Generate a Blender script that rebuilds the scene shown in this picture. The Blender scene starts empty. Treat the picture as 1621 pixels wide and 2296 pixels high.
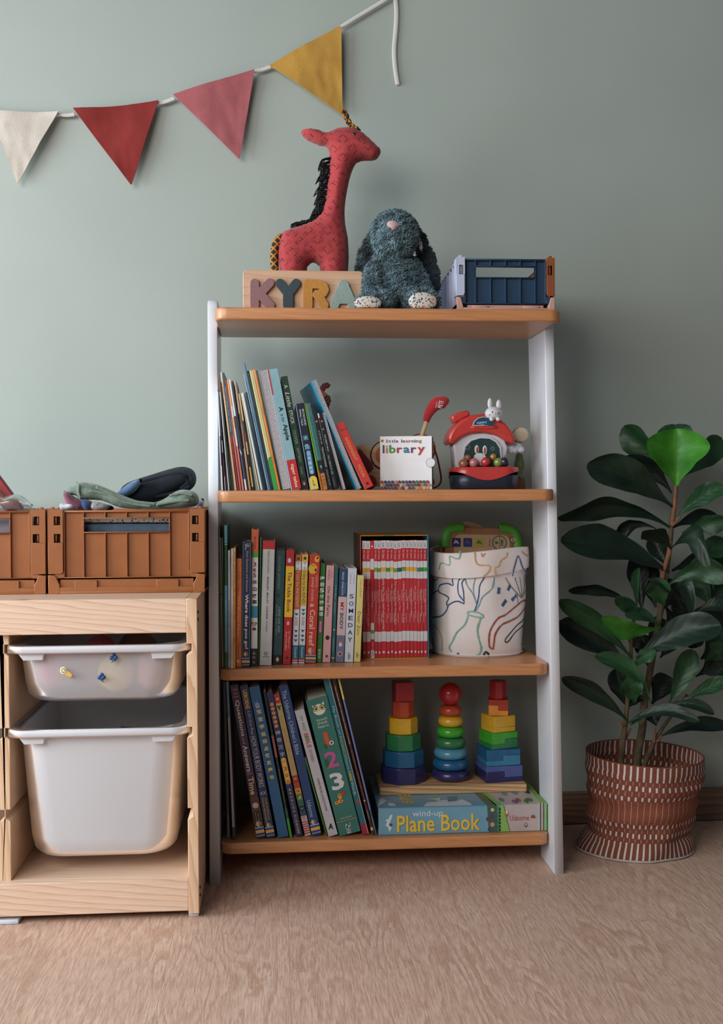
import bpy, bmesh, math, random
import numpy as np
from mathutils import Vector, Matrix, noise

# ------------------------------------------------------------------ camera, light, exposure
SC = bpy.context.scene
COL = SC.collection
PI = math.pi
CAM = Vector((0.0, -2.286, 0.693)); YAW, PITCH, ROLL = .0767, .0153, -.0052
FPX, CXP, CYP = 2486.0, 810.5, 1148.0
_f = Vector((math.sin(YAW)*math.cos(PITCH), math.cos(YAW)*math.cos(PITCH), -math.sin(PITCH)))
_r = Vector((math.cos(YAW), -math.sin(YAW), 0)); _u = _r.cross(_f)
_R = _r*math.cos(ROLL)+_u*math.sin(ROLL); _U = -_r*math.sin(ROLL)+_u*math.cos(ROLL)
cd = bpy.data.cameras.new('camera'); cam = bpy.data.objects.new('camera', cd); COL.objects.link(cam)
cd.sensor_fit = 'VERTICAL'; cd.sensor_height = 36; cd.lens = FPX/2296*36; cd.clip_start = .05
cam.matrix_world = Matrix(((_R.x, _U.x, -_f.x, CAM.x), (_R.y, _U.y, -_f.y, CAM.y), (_R.z, _U.z, -_f.z, CAM.z), (0, 0, 0, 1)))
SC.camera = cam
vs = SC.view_settings; vs.view_transform = 'Standard'; vs.look = 'None'; vs.gamma = 1; vs.use_curve_mapping = False
vs.exposure = 0.30
SC.cycles.max_bounces = 8
w = bpy.data.worlds.new('world'); SC.world = w; w.use_nodes = True
w.node_tree.nodes['Background'].inputs[0].default_value = (.80, .90, 1.0, 1)
w.node_tree.nodes['Background'].inputs[1].default_value = .085
def area(name, loc, target, sx, sy, power, col):
    l = bpy.data.lights.new(name, 'AREA'); l.shape = 'RECTANGLE'; l.size = sx; l.size_y = sy; l.energy = power; l.color = col
    o = bpy.data.objects.new(name, l); COL.objects.link(o); o.location = loc
    o.rotation_euler = (Vector(target)-Vector(loc)).to_track_quat('-Z', 'Y').to_euler(); return o
area('window_light', (-2.25, -1.05, 1.15), (0.1, -.45, .8), 1.4, 1.4, 56, (.84, .93, 1.0))
area('room_window_light', (-1.45, -2.75, 1.7), (0.1, -.3, .5), 1.7, 1.3, 40, (1.0, .97, .93))

# ------------------------------------------------------------------ helpers
def at(px, py, d):
    """point seen at photo pixel (px, py), at distance d in front of the back wall"""
    v = _R*((px-CXP)/FPX) + _U*((CYP-py)/FPX) + _f
    return CAM + v*((-d-CAM.y)/v.y)
def lin(h, a=1.0):
    if isinstance(h, str):
        h = h.lstrip('#'); c = [int(h[i:i+2], 16)/255 for i in (0, 2, 4)]
    else: c = [x/255 for x in h]
    return tuple(x/12.92 if x <= .04045 else ((x+.055)/1.055)**2.4 for x in c)+(a,)
class NT:
    def __init__(s, m):
        m.use_nodes = True; s.t = m.node_tree; s.t.nodes.clear()
        s.out = s.t.nodes.new('ShaderNodeOutputMaterial')
    def n(s, typ, **kw):
        nd = s.t.nodes.new('ShaderNode'+typ)
        for k, v in kw.items():
            if k.startswith('_'): setattr(nd, k[1:], v)
            else:
                key = int(k[1:]) if k[0] == 'i' and k[1:].isdigit() else k.replace('__', ' ')
                if hasattr(v, 'is_output'): s.t.links.new(v, nd.inputs[key])
                else: nd.inputs[key].default_value = v
        return nd
    def ramp(s, fac, stops):
        nd = s.t.nodes.new('ShaderNodeValToRGB'); s.t.links.new(fac, nd.inputs[0])
        e = nd.color_ramp.elements
        while len(e) < len(stops): e.new(.5)
        for i, (p, c) in enumerate(stops): e[i].position = p; e[i].color = c if len(c) == 4 else c+(1,)
        return nd.outputs[0]
    def mix(s, f, a, b, mode='MIX'):
        nd = s.t.nodes.new('ShaderNodeMix'); nd.data_type = 'RGBA'; nd.blend_type = mode
        for k, v in ((0, f), (6, a), (7, b)):
            if hasattr(v, 'is_output'): s.t.links.new(v, nd.inputs[k])
            else: nd.inputs[k].default_value = v
        return nd.outputs[2]
    def bsdf(s, col, rough, bump=None, strength=.2, dist=.001, **kw):
        b = s.n('BsdfPrincipled')
        for k, v in (('Base Color', col), ('Roughness', rough))+tuple((k.replace('__', ' '), v) for k, v in kw.items()):
            if hasattr(v, 'is_output'): s.t.links.new(v, b.inputs[k])
            else: b.inputs[k].default_value = v
        if bump is not None:
            bp = s.n('Bump', Strength=strength, Distance=dist, Height=bump); s.t.links.new(bp.outputs[0], b.inputs['Normal'])
        s.t.links.new(b.outputs[0], s.out.inputs[0]); return b
    def coord(s, scale=(1, 1, 1), rot=(0, 0, 0), which='Object'):
        tc = s.n('TexCoord'); mp = s.n('Mapping', Vector=tc.outputs[which], Scale=scale, Rotation=rot); return mp.outputs[0]
_M = {}
def plain(h, rough=.55, var=.06, bump=.0, nscale=40, **kw):
    """coloured surface with a little procedural unevenness"""
    key = (str(h), rough, var, bump, nscale, str(kw))
    if key in _M: return _M[key]
    m = bpy.data.materials.new('paint_'+(h if isinstance(h, str) else '%02x%02x%02x' % tuple(h)).lstrip('#')); nt = NT(m); c = lin(h)
    v = nt.coord(); no = nt.n('TexNoise', Vector=v, Scale=nscale, Detail=3.0)
    dk = tuple(x*(1-var*2) for x in c[:3])+(1,); lt = tuple(min(1, x*(1+var)) for x in c[:3])+(1,)
    col = nt.ramp(no.outputs[0], [(.3, dk), (.7, lt)])
    nt.bsdf(col, rough, no.outputs[0] if bump else None, bump, .002, **kw)
    _M[key] = m; return m
def fabric(h, h2=None, rough=.95, weave=900, wr=.5, folds=20, sheen=.3):
    key = ('fab', str(h), str(h2), weave, folds)
    if key in _M: return _M[key]
    m = bpy.data.materials.new('cloth'); nt = NT(m); c = lin(h); c2 = lin(h2) if h2 else tuple(x*.82 for x in c[:3])+(1,)
    v = nt.coord(); a = nt.n('TexNoise', Vector=v, Scale=weave, Detail=2.0); b = nt.n('TexNoise', Vector=v, Scale=folds, Detail=4.0)
    f = nt.n('Math', _operation='ADD', i0=nt.n('Math', _operation='MULTIPLY', i0=a.outputs[0], i1=.55).outputs[0], i1=nt.n('Math', _operation='MULTIPLY', i0=b.outputs[0], i1=.45).outputs[0])
    col = nt.ramp(f.outputs[0], [(.35, c2), (.62, c)])
    nt.bsdf(col, rough, f.outputs[0], wr, .0015, Sheen__Weight=sheen)
    _M[key] = m; return m
def wood(name, c1, c2, c3, axis='X', rough=.5, ring=14, warp=.25, fine=1.0, lines=.5, bump=.08, knots=None, coat=0.0, warpscale=2.2, sharp=(.25, .55, .9)):
    key = ('wood', name)
    if key in _M: return _M[key]
    m = bpy.data.materials.new(name); nt = NT(m)
    st = {'X': (.10, 1, 1), 'Y': (1, .10, 1), 'Z': (1, 1, .10)}[axis]
    tc = nt.n('TexCoord'); info = nt.n('ObjectInfo')
    off = nt.n('VectorMath', _operation='SCALE', i0=(17.3, 9.1, 5.7), Scale=info.outputs['Random'])
    base = nt.n('VectorMath', _operation='ADD', i0=tc.outputs['Object'], i1=off.outputs[0])
    v = nt.n('Mapping', Vector=base.outputs[0], Scale=st).outputs[0]
    wn = nt.n('TexNoise', Vector=v, Scale=warpscale*3, Detail=2.0)
    wv = nt.n('VectorMath', _operation='SCALE', i0=wn.outputs['Color'], Scale=warp)
    v2 = nt.n('VectorMath', _operation='ADD', i0=v, i1=wv.outputs[0]).outputs[0]
    rg = nt.n('TexWave', _wave_type='BANDS', _bands_direction='DIAGONAL', _wave_profile='SAW', Vector=v2, Scale=ring, Distortion=2.0, Detail=2.0, Detail__Scale=1.5)
    col = nt.ramp(rg.outputs[0], [(sharp[0], lin(c1)), (sharp[1], lin(c2)), (sharp[2], lin(c3))])
    col = nt.mix(1-lines, col, lin(c1))
    st2 = {'X': (.03, 1, 1), 'Y': (1, .03, 1), 'Z': (1, 1, .03)}[axis]
    v3 = nt.n('Mapping', Vector=base.outputs[0], Scale=st2).outputs[0]
    fn = nt.n('TexNoise', Vector=v3, Scale=420.0, Detail=3.0)
    ff = nt.ramp(fn.outputs[0], [(.35, (1-.22*fine,)*3), (.6, (1, 1, 1))])
    col = nt.mix(1.0, col, ff, 'MULTIPLY')
    if knots:
        for (kx, ky, kz, kr, sq) in knots:
            dv = nt.n('VectorMath', _operation='SUBTRACT', i0=tc.outputs['Object'], i1=(kx, ky, kz))
            sc = {'X': (1/sq, 1, 1), 'Y': (1, 1/sq, 1), 'Z': (1, 1, 1/sq)}[axis]
            dl = nt.n('VectorMath', _operation='LENGTH', i0=nt.n('VectorMath', _operation='MULTIPLY', i0=dv.outputs[0], i1=sc).outputs[0])
            k = nt.ramp(nt.n('Math', _operation='DIVIDE', i0=dl.outputs['Value'], i1=kr).outputs[0], [(.3, (1, 1, 1, 1)), (.55, (.5, .5, .5, 1)), (1, (0, 0, 0, 1))])
            col = nt.mix(k, col, lin('6b3f2c'))
    nt.bsdf(col, rough, fn.outputs[0], bump, .001, Coat__Weight=coat, Coat__Roughness=.25)
    _M[key] = m; return m

def setp(o, label=None, cat=None, group=None, kind=None):
    if label: o['label'] = label
    if cat: o['category'] = cat
    if group: o['group'] = group
    if kind: o['kind'] = kind
    return o
def empty(name, loc, label, cat, group=None, rot=(0, 0, 0)):
    o = bpy.data.objects.new(name, None); COL.objects.link(o); o.location = loc; o.rotation_euler = rot; o.empty_display_size = .02
    return setp(o, label, cat, group)
def link(name, me, parent=None, loc=(0, 0, 0), rot=(0, 0, 0)):
    o = bpy.data.objects.new(name, me); COL.objects.link(o); o.location = loc; o.rotation_euler = rot
    if parent is not None: o.parent = parent
    return o
class MB:
    """collects geometry for one mesh"""
    def __init__(s): s.v = []; s.f = []; s.m = []; s.mats = []; s.sm = []
    def mi(s, mat):
        if mat not in s.mats: s.mats.append(mat)
        return s.mats.index(mat)
    def add(s, vs, fs, mat, smooth=False, T=None):
        b = len(s.v); k = s.mi(mat)
        s.v += [tuple(T @ Vector(p)) if T is not None else tuple(p) for p in vs]
        s.f += [tuple(i+b for i in f) for f in fs]; s.m += [k]*len(fs); s.sm += [smooth]*len(fs)
        return s
    def box(s, x0, x1, y0, y1, z0, z1, mat, r=0, seg=2, T=None, smooth=None):
        x0, x1 = sorted((x0, x1)); y0, y1 = sorted((y0, y1)); z0, z1 = sorted((z0, z1))
        if r <= 0:
            vs = [(x, y, z) for x in (x0, x1) for y in (y0, y1) for z in (z0, z1)]
            return s.add(vs, [(0, 1, 3, 2), (4, 6, 7, 5), (0, 4, 5, 1), (2, 3, 7, 6), (0, 2, 6, 4), (1, 5, 7, 3)], mat, False, T)
        bm = bmesh.new(); bmesh.ops.create_cube(bm, size=1)
        for v in bm.verts: v.co = Vector(((x0+x1)/2+v.co.x*(x1-x0), (y0+y1)/2+v.co.y*(y1-y0), (z0+z1)/2+v.co.z*(z1-z0)))
        r = min(r, .49*min(x1-x0, y1-y0, z1-z0))
        bmesh.ops.bevel(bm, geom=bm.edges[:], offset=r, segments=seg, affect='EDGES', profile=.5)
        return s.bm(bm, mat, True if smooth is None else smooth, T)
    def bm(s, bm, mat, smooth=False, T=None):
        bm.verts.index_update(); bm.normal_update(); k = len(s.sm)
        s.add([v.co.copy() for v in bm.verts], [[v.index for v in f.verts] for f in bm.faces], mat, smooth, T)
        if smooth:      # large flat faces stay flat, bevels and curved outlines stay smooth
            big = [len(f.verts) > 4 or min(e.calc_length() for e in f.edges) > .0036 for f in bm.faces]; bm.faces.index_update()
            for i, f in enumerate(bm.faces):
                if len(f.verts) > 4: s.sm[k+i] = False
                elif big[i]: s.sm[k+i] = any(math.radians(1) < f.normal.angle(g.normal, 0) < math.radians(38) and big[g.index] and len(g.verts) <= 4 for e in f.edges for g in e.link_faces if g is not f)
        bm.free(); return s
    def prism(s, pts, a0, a1, mat, axis='Y', r=0, seg=2, T=None, smooth=False):
        """polygon pts extruded along axis from a0 to a1 (axis Y: pts are x,z; X: y,z; Z: x,y)"""
        def P(p, a): return {'Y': (p[0], a, p[1]), 'X': (a, p[0], p[1]), 'Z': (p[0], p[1], a)}[axis]
        bm = bmesh.new(); A = [bm.verts.new(P(p, a0)) for p in pts]; B = [bm.verts.new(P(p, a1)) for p in pts]; n = len(pts)
        f1 = bm.faces.new(A); f2 = bm.faces.new(B[::-1])
        for i in range(n): bm.faces.new((A[i], B[i], B[(i+1) % n], A[(i+1) % n]))
        bmesh.ops.recalc_face_normals(bm, faces=bm.faces[:])
        if r > 0:
            bmesh.ops.bevel(bm, geom=list(set(f1.edges[:]+f2.edges[:])), offset=r, segments=seg, affect='EDGES', profile=.5); smooth = True
        return s.bm(bm, mat, smooth, T)
    def surf(s, nu, nv, fn, mat, cu=False, cv=False, smooth=True, T=None, flip=False):
        vs = [fn(i/(nu if cu else nu-1), j/(nv if cv else nv-1)) for i in range(nu) for j in range(nv)]
        fs = []
        for i in range(nu if cu else nu-1):
            for j in range(nv if cv else nv-1):
                a, b, c, d = i*nv+j, ((i+1) % nu)*nv+j, ((i+1) % nu)*nv+(j+1) % nv, i*nv+(j+1) % nv
                fs.append((a, d, c, b) if flip else (a, b, c, d))
        return s.add(vs, fs, mat, smooth, T)
    def lathe(s, prof, mat, n=24, T=None, smooth=True, phase=0):
        """prof: (r, z) list, revolved about Z; closed at ends when r=0"""
        vs = []; fs = []
        for r, z in prof:
            vs += [(r*math.cos(2*PI*i/n+phase), r*math.sin(2*PI*i/n+phase), z) for i in range(n)]
        for k in range(len(prof)-1):
            for i in range(n): fs.append((k*n+i, k*n+(i+1) % n, (k+1)*n+(i+1) % n, (k+1)*n+i))
        fs.append(tuple(range(n))[::-1]); fs.append(tuple((len(prof)-1)*n+i for i in range(n)))
        return s.add(vs, fs, mat, smooth, T)
    def tube(s, path, rad, mat, n=8, T=None, flat=1.0, smooth=True, cap=True):
        path = [Vector(p) for p in path]; N = len(path)
        rr = rad if isinstance(rad, (list, tuple)) else [rad]*N
        t0 = (path[1]-path[0]).normalized(); a = Vector((0, 1, 0)) if abs(t0.y) < .9 else Vector((1, 0, 0))
        u = t0.cross(a).normalized(); vs = []; fs = []
        for i, p in enumerate(path):
            t = (path[min(i+1, N-1)]-path[max(i-1, 0)]).normalized(); u = (u-t*u.dot(t)).normalized(); w_ = t.cross(u)
            vs += [p+(u*math.cos(2*PI*k/n)+w_*math.sin(2*PI*k/n)*flat)*rr[i] for k in range(n)]
        for i in range(N-1):
            for k in range(n): fs.append((i*n+k, i*n+(k+1) % n, (i+1)*n+(k+1) % n, (i+1)*n+k))
        if cap: fs += [tuple(range(n))[::-1], tuple((N-1)*n+k for k in range(n))]
        return s.add(vs, fs, mat, smooth, T)
    def ball(s, c, r, mat, n=16, m=10, T=None):
        c = Vector(c); r = Vector((r, r, r)) if not hasattr(r, '__len__') else Vector(r)
        vs = [c+Vector((0, 0, -r.z))]; fs = []
        for j in range(1, m):
            th = -PI/2+PI*j/m
            vs += [c+Vector((r.x*math.cos(th)*math.cos(2*PI*i/n), r.y*math.cos(th)*math.sin(2*PI*i/n), r.z*math.sin(th))) for i in range(n)]
        vs.append(c+Vector((0, 0, r.z))); e = len(vs)-1
        for i in range(n):
            fs.append((0, 1+(i+1) % n, 1+i)); fs.append((e, 1+(m-2)*n+i, 1+(m-2)*n+(i+1) % n))
            for j in range(m-2): fs.append((1+j*n+i, 1+j*n+(i+1) % n, 1+(j+1)*n+(i+1) % n, 1+(j+1)*n+i))
        return s.add(vs, fs, mat, True, T)
    def mesh(s, name):
        me = bpy.data.meshes.new(name); me.from_pydata(s.v, [], s.f)
        for m in s.mats: me.materials.append(m)
        me.polygons.foreach_set('material_index', s.m); me.polygons.foreach_set('use_smooth', s.sm); me.update(); return me
    def obj(s, name, parent=None, loc=(0, 0, 0), rot=(0, 0, 0), label=None, cat=None, group=None, kind=None):
        o = link(name, s.mesh(name), parent, loc, rot); setp(o, label, cat, group, kind); return o
def catmull(pts, n=8, closed=False):
    pts = [Vector(p) for p in pts]; N = len(pts); out = []
    for i in range(N if closed else N-1):
        g = (lambda k: pts[k % N]) if closed else (lambda k: pts[max(0, min(N-1, k))])
        p0, p1, p2, p3 = g(i-1), g(i), g(i+1), g(i+2)
        for k in range(n):
            t = k/n; out.append(.5*((2*p1)+(p2-p0)*t+(2*p0-5*p1+4*p2-p3)*t*t+(3*p1-p0-3*p2+p3)*t**3))
    if not closed: out.append(pts[-1])
    return out
_T = {}
def textpoly(s, bold=0.0, shear=0.0, res=2, extrude=0.0, bevel=0.0):
    """flat glyph mesh of a string, normalised: height of a capital = 1, origin centred"""
    k = (s, bold, shear, res, extrude, bevel)
    if k in _T: return _T[k]
    c = bpy.data.curves.new('t', 'FONT'); c.body = s; c.size = 1; c.resolution_u = res; c.offset = bold; c.shear = shear
    c.extrude = extrude; c.bevel_depth = bevel
    o = bpy.data.objects.new('t', c); COL.objects.link(o); bpy.context.view_layer.update()
    me = bpy.data.meshes.new_from_object(o.evaluated_get(bpy.context.evaluated_depsgraph_get()))
    vs = [v.co.copy() for v in me.vertices]; fs = [tuple(p.vertices) for p in me.polygons]
    bpy.data.objects.remove(o); bpy.data.curves.remove(c); bpy.data.meshes.remove(me)
    if vs:
        x0 = min(v.x for v in vs); x1 = max(v.x for v in vs); y0 = min(v.y for v in vs); y1 = max(v.y for v in vs)
        vs = [Vector((v.x-(x0+x1)/2, v.y-(y0+y1)/2, v.z)) for v in vs]
    else: x0 = x1 = y0 = y1 = 0
    _T[k] = (vs, fs, x1-x0, y1-y0); return _T[k]
def put_text(mb, s, mat, cx, cz, length, height, y, ang=0, bold=0.0, shear=0.0):
    """text in the XZ plane facing -Y, centred at cx, cz, stretched to length x height, turned by ang (-90 = reads downwards)"""
    vs, fs, w_, h_ = textpoly(s, bold, shear)
    if not vs: return
    ca, sa = math.cos(math.radians(ang)), math.sin(math.radians(ang)); sx = length/w_; sy = height/h_
    mb.add([(cx+v.x*sx*ca-v.y*sy*sa, y, cz+v.x*sx*sa+v.y*sy*ca) for v in vs], fs, mat)

# ------------------------------------------------------------------ room
def wall_mat():
    m = bpy.data.materials.new('sage_wall_paint'); nt = NT(m); v = nt.coord()
    a = nt.n('TexNoise', Vector=v, Scale=3.0, Detail=3.0); b = nt.n('TexNoise', Vector=v, Scale=260.0, Detail=3.0)
    col = nt.ramp(a.outputs[0], [(.3, lin('a0a9a2')), (.7, lin('a6afa8'))])
    nt.bsdf(col, .62, b.outputs[0], .10, .0015); return m
WALL = wall_mat()
MB().box(-3, 3, 0, .1, -.06, 2.7, WALL).obj('wall_back', kind='structure')
oak_dark = wood('baseboard_oak', '8d6f59', '80634f', '6a5040', 'X', .5, ring=30, warp=.3, fine=1.0, lines=.8)
MB().box(-3, 3, -.012, 0, 0, .067, oak_dark, r=.002).obj('baseboard_back', kind='structure')
def floor_mat():
    m = bpy.data.materials.new('oak_laminate'); nt = NT(m)
    tc = nt.n('TexCoord'); info = nt.n('ObjectInfo')
    off = nt.n('VectorMath', _operation='SCALE', i0=(7.3, 19.1, 0), Scale=info.outputs['Random'])
    p = nt.n('VectorMath', _operation='ADD', i0=tc.outputs['Object'], i1=off.outputs[0]).outputs[0]
    wn = nt.n('TexNoise', Vector=nt.n('Mapping', Vector=p, Scale=(1, .16, 1)).outputs[0], Scale=10.0, Detail=2.0, Roughness=.45)
    wob = nt.n('TexNoise', Vector=nt.n('Mapping', Vector=p, Scale=(1, .5, 1)).outputs[0], Scale=85.0, Detail=3.0)
    ph = nt.n('Math', _operation='ADD', i0=nt.n('Math', _operation='MULTIPLY', i0=wn.outputs[0], i1=17.0).outputs[0], i1=nt.n('Math', _operation='MULTIPLY', i0=wob.outputs[0], i1=.75).outputs[0])
    rings = nt.n('Math', _operation='FRACT', i0=ph.outputs[0])
    ringc = nt.ramp(rings.outputs[0], [(.0, (.2, .2, .2, 1)), (.12, (.0, .0, .0, 1)), (.5, (.7, .7, .7, 1)), (.9, (1, 1, 1, 1)), (1.0, (.2, .2, .2, 1))])
    fib = nt.n('TexNoise', Vector=nt.n('Mapping', Vector=p, Scale=(1, .075, 1)).outputs[0], Scale=340.0, Detail=5.0, Roughness=.7)
    fc = nt.ramp(fib.outputs[0], [(.38, (0, 0, 0, 1)), (.56, (1, 1, 1, 1))])
    msk = nt.n('TexNoise', Vector=nt.n('Mapping', Vector=p, Scale=(1, .3, 1)).outputs[0], Scale=12.0, Detail=2.0)
    mk = nt.ramp(msk.outputs[0], [(.38, (.15, .15, .15, 1)), (.62, (.8, .8, .8, 1))])
    col = nt.mix(nt.mix(mk, (.6, .6, .6, 1), ringc), lin('c49b84'), lin('e3c4b1'))
    col = nt.mix(nt.ramp(fc, [(0, (.62, .62, .62, 1)), (1, (0, 0, 0, 1))]), col, lin('ab8670'))
    tn = nt.n('MapRange', Value=info.outputs['Random'], To__Min=.93, To__Max=1.0); col = nt.mix(1.0, col, nt.n('CombineColor', Red=tn.outputs[0], Green=tn.outputs[0], Blue=tn.outputs[0]).outputs[0], 'MULTIPLY')
    hg = nt.mix(.5, fc, ringc)
    nt.bsdf(col, .48, hg, .35, .0012); return m
FLOORM = floor_mat()
MB().box(-3, 3, -5.0, .0, -.05, -.009, plain('3a2c24', .9)).obj('floor', kind='structure')
FLOOR = bpy.data.objects['floor']
xj0 = at(650, 2179, 0); # plank joint seen at the front
def floor_pt(px, py):
    v = _R*((px-CXP)/FPX)+_U*((CYP-py)/FPX)+_f; return CAM+v*(-CAM.z/v.z)
jl, jr = floor_pt(650, 2181), floor_pt(930, 2175); PW = jr.x-jl.x; random.seed(4)
plank_me = {}
def plank(x, y0, y1, xo=None):
    g = .00012
    mb = MB(); L = y1-y0; mb.box(-PW/2+g, PW/2-g, -L/2+g, L/2-g, -.009, 0, FLOORM)
    mb.obj('plank', FLOOR, loc=(x, (y0+y1)/2, 0))
for i in range(-9, 9):
    x = jl.x+PW*(i+.5); L = 1.22
    if abs(x) > 1.75: continue
    y = jl.y if i == 0 else jl.y+[.61, .31, .85, .15][i % 4]
    while y > -3.3: y -= L
    while y < -.012:
        a, b = max(y, -3.3), min(y+L, -.013)
        if b-a > .02: plank(x, a, b)
        y += L

# ------------------------------------------------------------------ white bookcase with stained beech shelves
beech = wood('stained_beech', 'cb8c5c', 'c28353', 'b07448', 'X', .38, ring=60, warp=.12, fine=.7, lines=.28, coat=.35)
white_lacquer = plain('dcdfe6', .35, .01, Coat__Weight=.3)
BX0, BX1, PT = -.1226, .5189, .0179       # outer faces, panel thickness
ZS = [1.0200, .7022, .3811, .0655]; DS = [.3491, .3089, .2830, .2795]; DB = [.125, .06, .06, .06]; ST = .0213
case = empty('bookcase', ((BX0+BX1)/2, -.2, 0), 'tall white bookcase with four rounded brown wooden shelves standing before the wall', 'bookcase')
cxm = (BX0+BX1)/2
def dfront(z): return .3078+(.2411-.3078)*z/1.07
def dback(z): return .205-.095*z/1.0
def panel(x0):
    mb = MB(); pts = []
    zt = 1.052 if x0 < 0 else 1.052
    pts = [(-dfront(0), 0), (-dfront(zt-.012), zt-.012), (-dfront(zt)+.006, zt-.003), (-dfront(zt)+.014, zt), (-dback(zt)-.03, zt), (-dback(zt)-.004, zt-.02), (-dback(1.0), 1.0), (-dback(0), 0)]
    mb.prism([(p[0]+.2, p[1]) for p in pts], x0, x0+PT, white_lacquer, axis='X', r=.0015, seg=2)
    o = mb.obj('side_panel', case, loc=(-cxm, 0, 0)); return o
panel(BX0); panel(BX1-PT)
XL = [-.1047, -.1047, -.1040, -.1040]; XR = [.5085, .5055, .5010, .5008]
for k in range(4):
    d0, d1 = DB[k], DS[k]; r = .022; x0, x1 = XL[k], XR[k]
    if k >= 2: x0, x1 = BX0+PT+.0004, BX1-PT-.0004
    pts = []
    for (cx_, cy_, a0) in ((x0+r, -d1+r, 180), (x1-r, -d1+r, 270)):
        pts += [(cx_+r*math.cos(math.radians(a0+a)), cy_+r*math.sin(math.radians(a0+a))) for a in range(0, 91, 10)]
    if k < 2:   # wider nose in front of the side panels, narrower between them
        nb = -dfront(ZS[k])-.0006
        xi0, xi1 = BX0+PT+.0004, BX1-PT-.0004
        pts += [(x1, min(nb, -d1+r+.002)), (xi1, min(nb, -d1+r+.002)), (xi1, -d0), (xi0, -d0), (xi0, min(nb, -d1+r+.002)), (x0, min(nb, -d1+r+.002))]
    else: pts += [(x1, -d0), (x0, -d0)]
    mb = MB(); mb.prism([(p[0]-cxm, p[1]+.2) for p in pts], ZS[k]-ST, ZS[k], beech, axis='Z', r=.0032, seg=3)
    mb.obj('shelf', case)
for sx in (BX0+.0035, BX1-PT+.0035):
    MB().box(sx-cxm, sx-cxm+.011, -.09, -.06, -.0, .0012, plain('a8643c', .8)).obj('felt_pad', case)

# ------------------------------------------------------------------ pine storage frame with grooved uprights
pine_k = dict(rough=.5, ring=62, warp=.06, fine=.35, lines=.6, coat=.12)
pineX = wood('pine_rail', 'e8cab2', 'deb99e', 'bd8c6e', 'X', knots=[(.098, -.0, -.0135, .006, 1.3)], sharp=(.3, .8, .98), **pine_k)
pineX2 = wood('pine_top_rail', 'e8cab2', 'deb99e', 'bd8c6e', 'X', knots=[(.035, .0, .028, .007, 2.6)], sharp=(.3, .8, .98), **pine_k)
pineZ = wood('pine_upright', 'e4c3a2', 'd6aa84', 'b98560', 'Z', knots=[(0, -.205, .36, .007, 3.0)], sharp=(.3, .75, .98), **pine_k)
TX1 = -.1301; TT = .0175; TF = .4627; TBK = .022; TXM = TX1-TT-.288
tro = empty('storage_unit', (-.30, -.25, 0), 'open pine storage unit on the floor holding two frosted pull-out bins', 'storage unit')
def ty(d): return -d+.25
GZ = [.452, .3155, .182]          # tops of the grooves
def upright(x0, faces, dfr):
    mb = MB(); f = ty(dfr); b = ty(TBK); z0, z1 = .008, .5256
    prof = [(0, z0), (0, z1)]      # x profile: groove sides cut into the face that looks at the bins
    L, Rr = x0, x0+TT; gd = .0082
    right = [(Rr, z0), (Rr, z1)]; left = [(L, z1)]
    if 'R' in faces:
        right = [(Rr, z0)]
        for g in GZ[::-1]: right += [(Rr, g-.019), (Rr-gd*.35, g-.0165), (Rr-gd, g-.0135), (Rr-gd, g), (Rr, g)]
        right += [(Rr, z1)]
    if 'L' in faces:
        left = [(L, z1)]
        for g in GZ: left += [(L, g), (L+gd, g), (L+gd, g-.0135), (L+gd*.35, g-.0165), (L, g-.019)]
    pts = right+left+[(L, z0)]
    mb.prism([(p[0]+.30, p[1]) for p in pts], f, b, pineZ, axis='Y', r=.0012, seg=2)
    return mb.obj('upright', tro)
upright(TX1-TT, 'L', TF); upright(TXM-TT, 'LR', TF-.018)
upright(TXM-TT-.288-TT, 'R', TF)
xa, xb = TXM-TT-.288+.30, TX1-TT+.30
def rail(z0, z1, name, mat, x0=xa, x1=xb): 
    xc, zc = (x0+x1)/2, (z0+z1)/2
    return MB().box(x0-xc, x1-xc, -.009, .009, z0-zc, z1-zc, mat, r=.0014).obj(name, tro, loc=(xc, ty(TF)+.0105, zc))
rail(.4695, .5260, 'top_rail', pineX2); rail(.0125, .0660, 'bottom_rail', pineX)
xc = (xa+xb)/2
MB().box(xa-xc, xb-xc, -.211, .209, -.009, .009, pineX2, r=.001).obj('top_board', tro, loc=(xc, .0175, .5168))
for (p0, p1) in ((xa, TXM-TT+.30-.0004), (TXM+.3004, xb)):
    c = (p0+p1)/2
    MB().box(p0-c, p1-c, -.211, .209, -.008, .008, wood('pine_board', 'e6c8b0', 'dab496', 'bb8868', 'X', sharp=(.3, .8, .98), **pine_k), r=.001).obj('bottom_board', tro, loc=(c, .0175, .0577))
MB().box(-.02, .02, -.02, .02, 0, .0075, plain('cfd6e2', .4), r=.002).obj('foot_pad', tro, loc=(TXM+.30-.005, ty(TF)+.021, 0))
for x in (xa-.008, xb+.008):
    for y in (ty(TF)+.03, ty(.05)): MB().box(-.008, .008, -.02, .02, 0, .0075, plain('cfd6e2', .4), r=.001).obj('foot_pad', tro, loc=(x, y, 0))
for z in (.0475, .0345, .49, .502): MB().lathe([(.0028, 0), (.0028, .0012), (.001, .0016)], plain('3a3431', .4, Metallic=.6), 12).obj('screw_head', tro, loc=(TX1+.3003, ty(TF)+.012, z), rot=(0, PI/2, 0))

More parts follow.
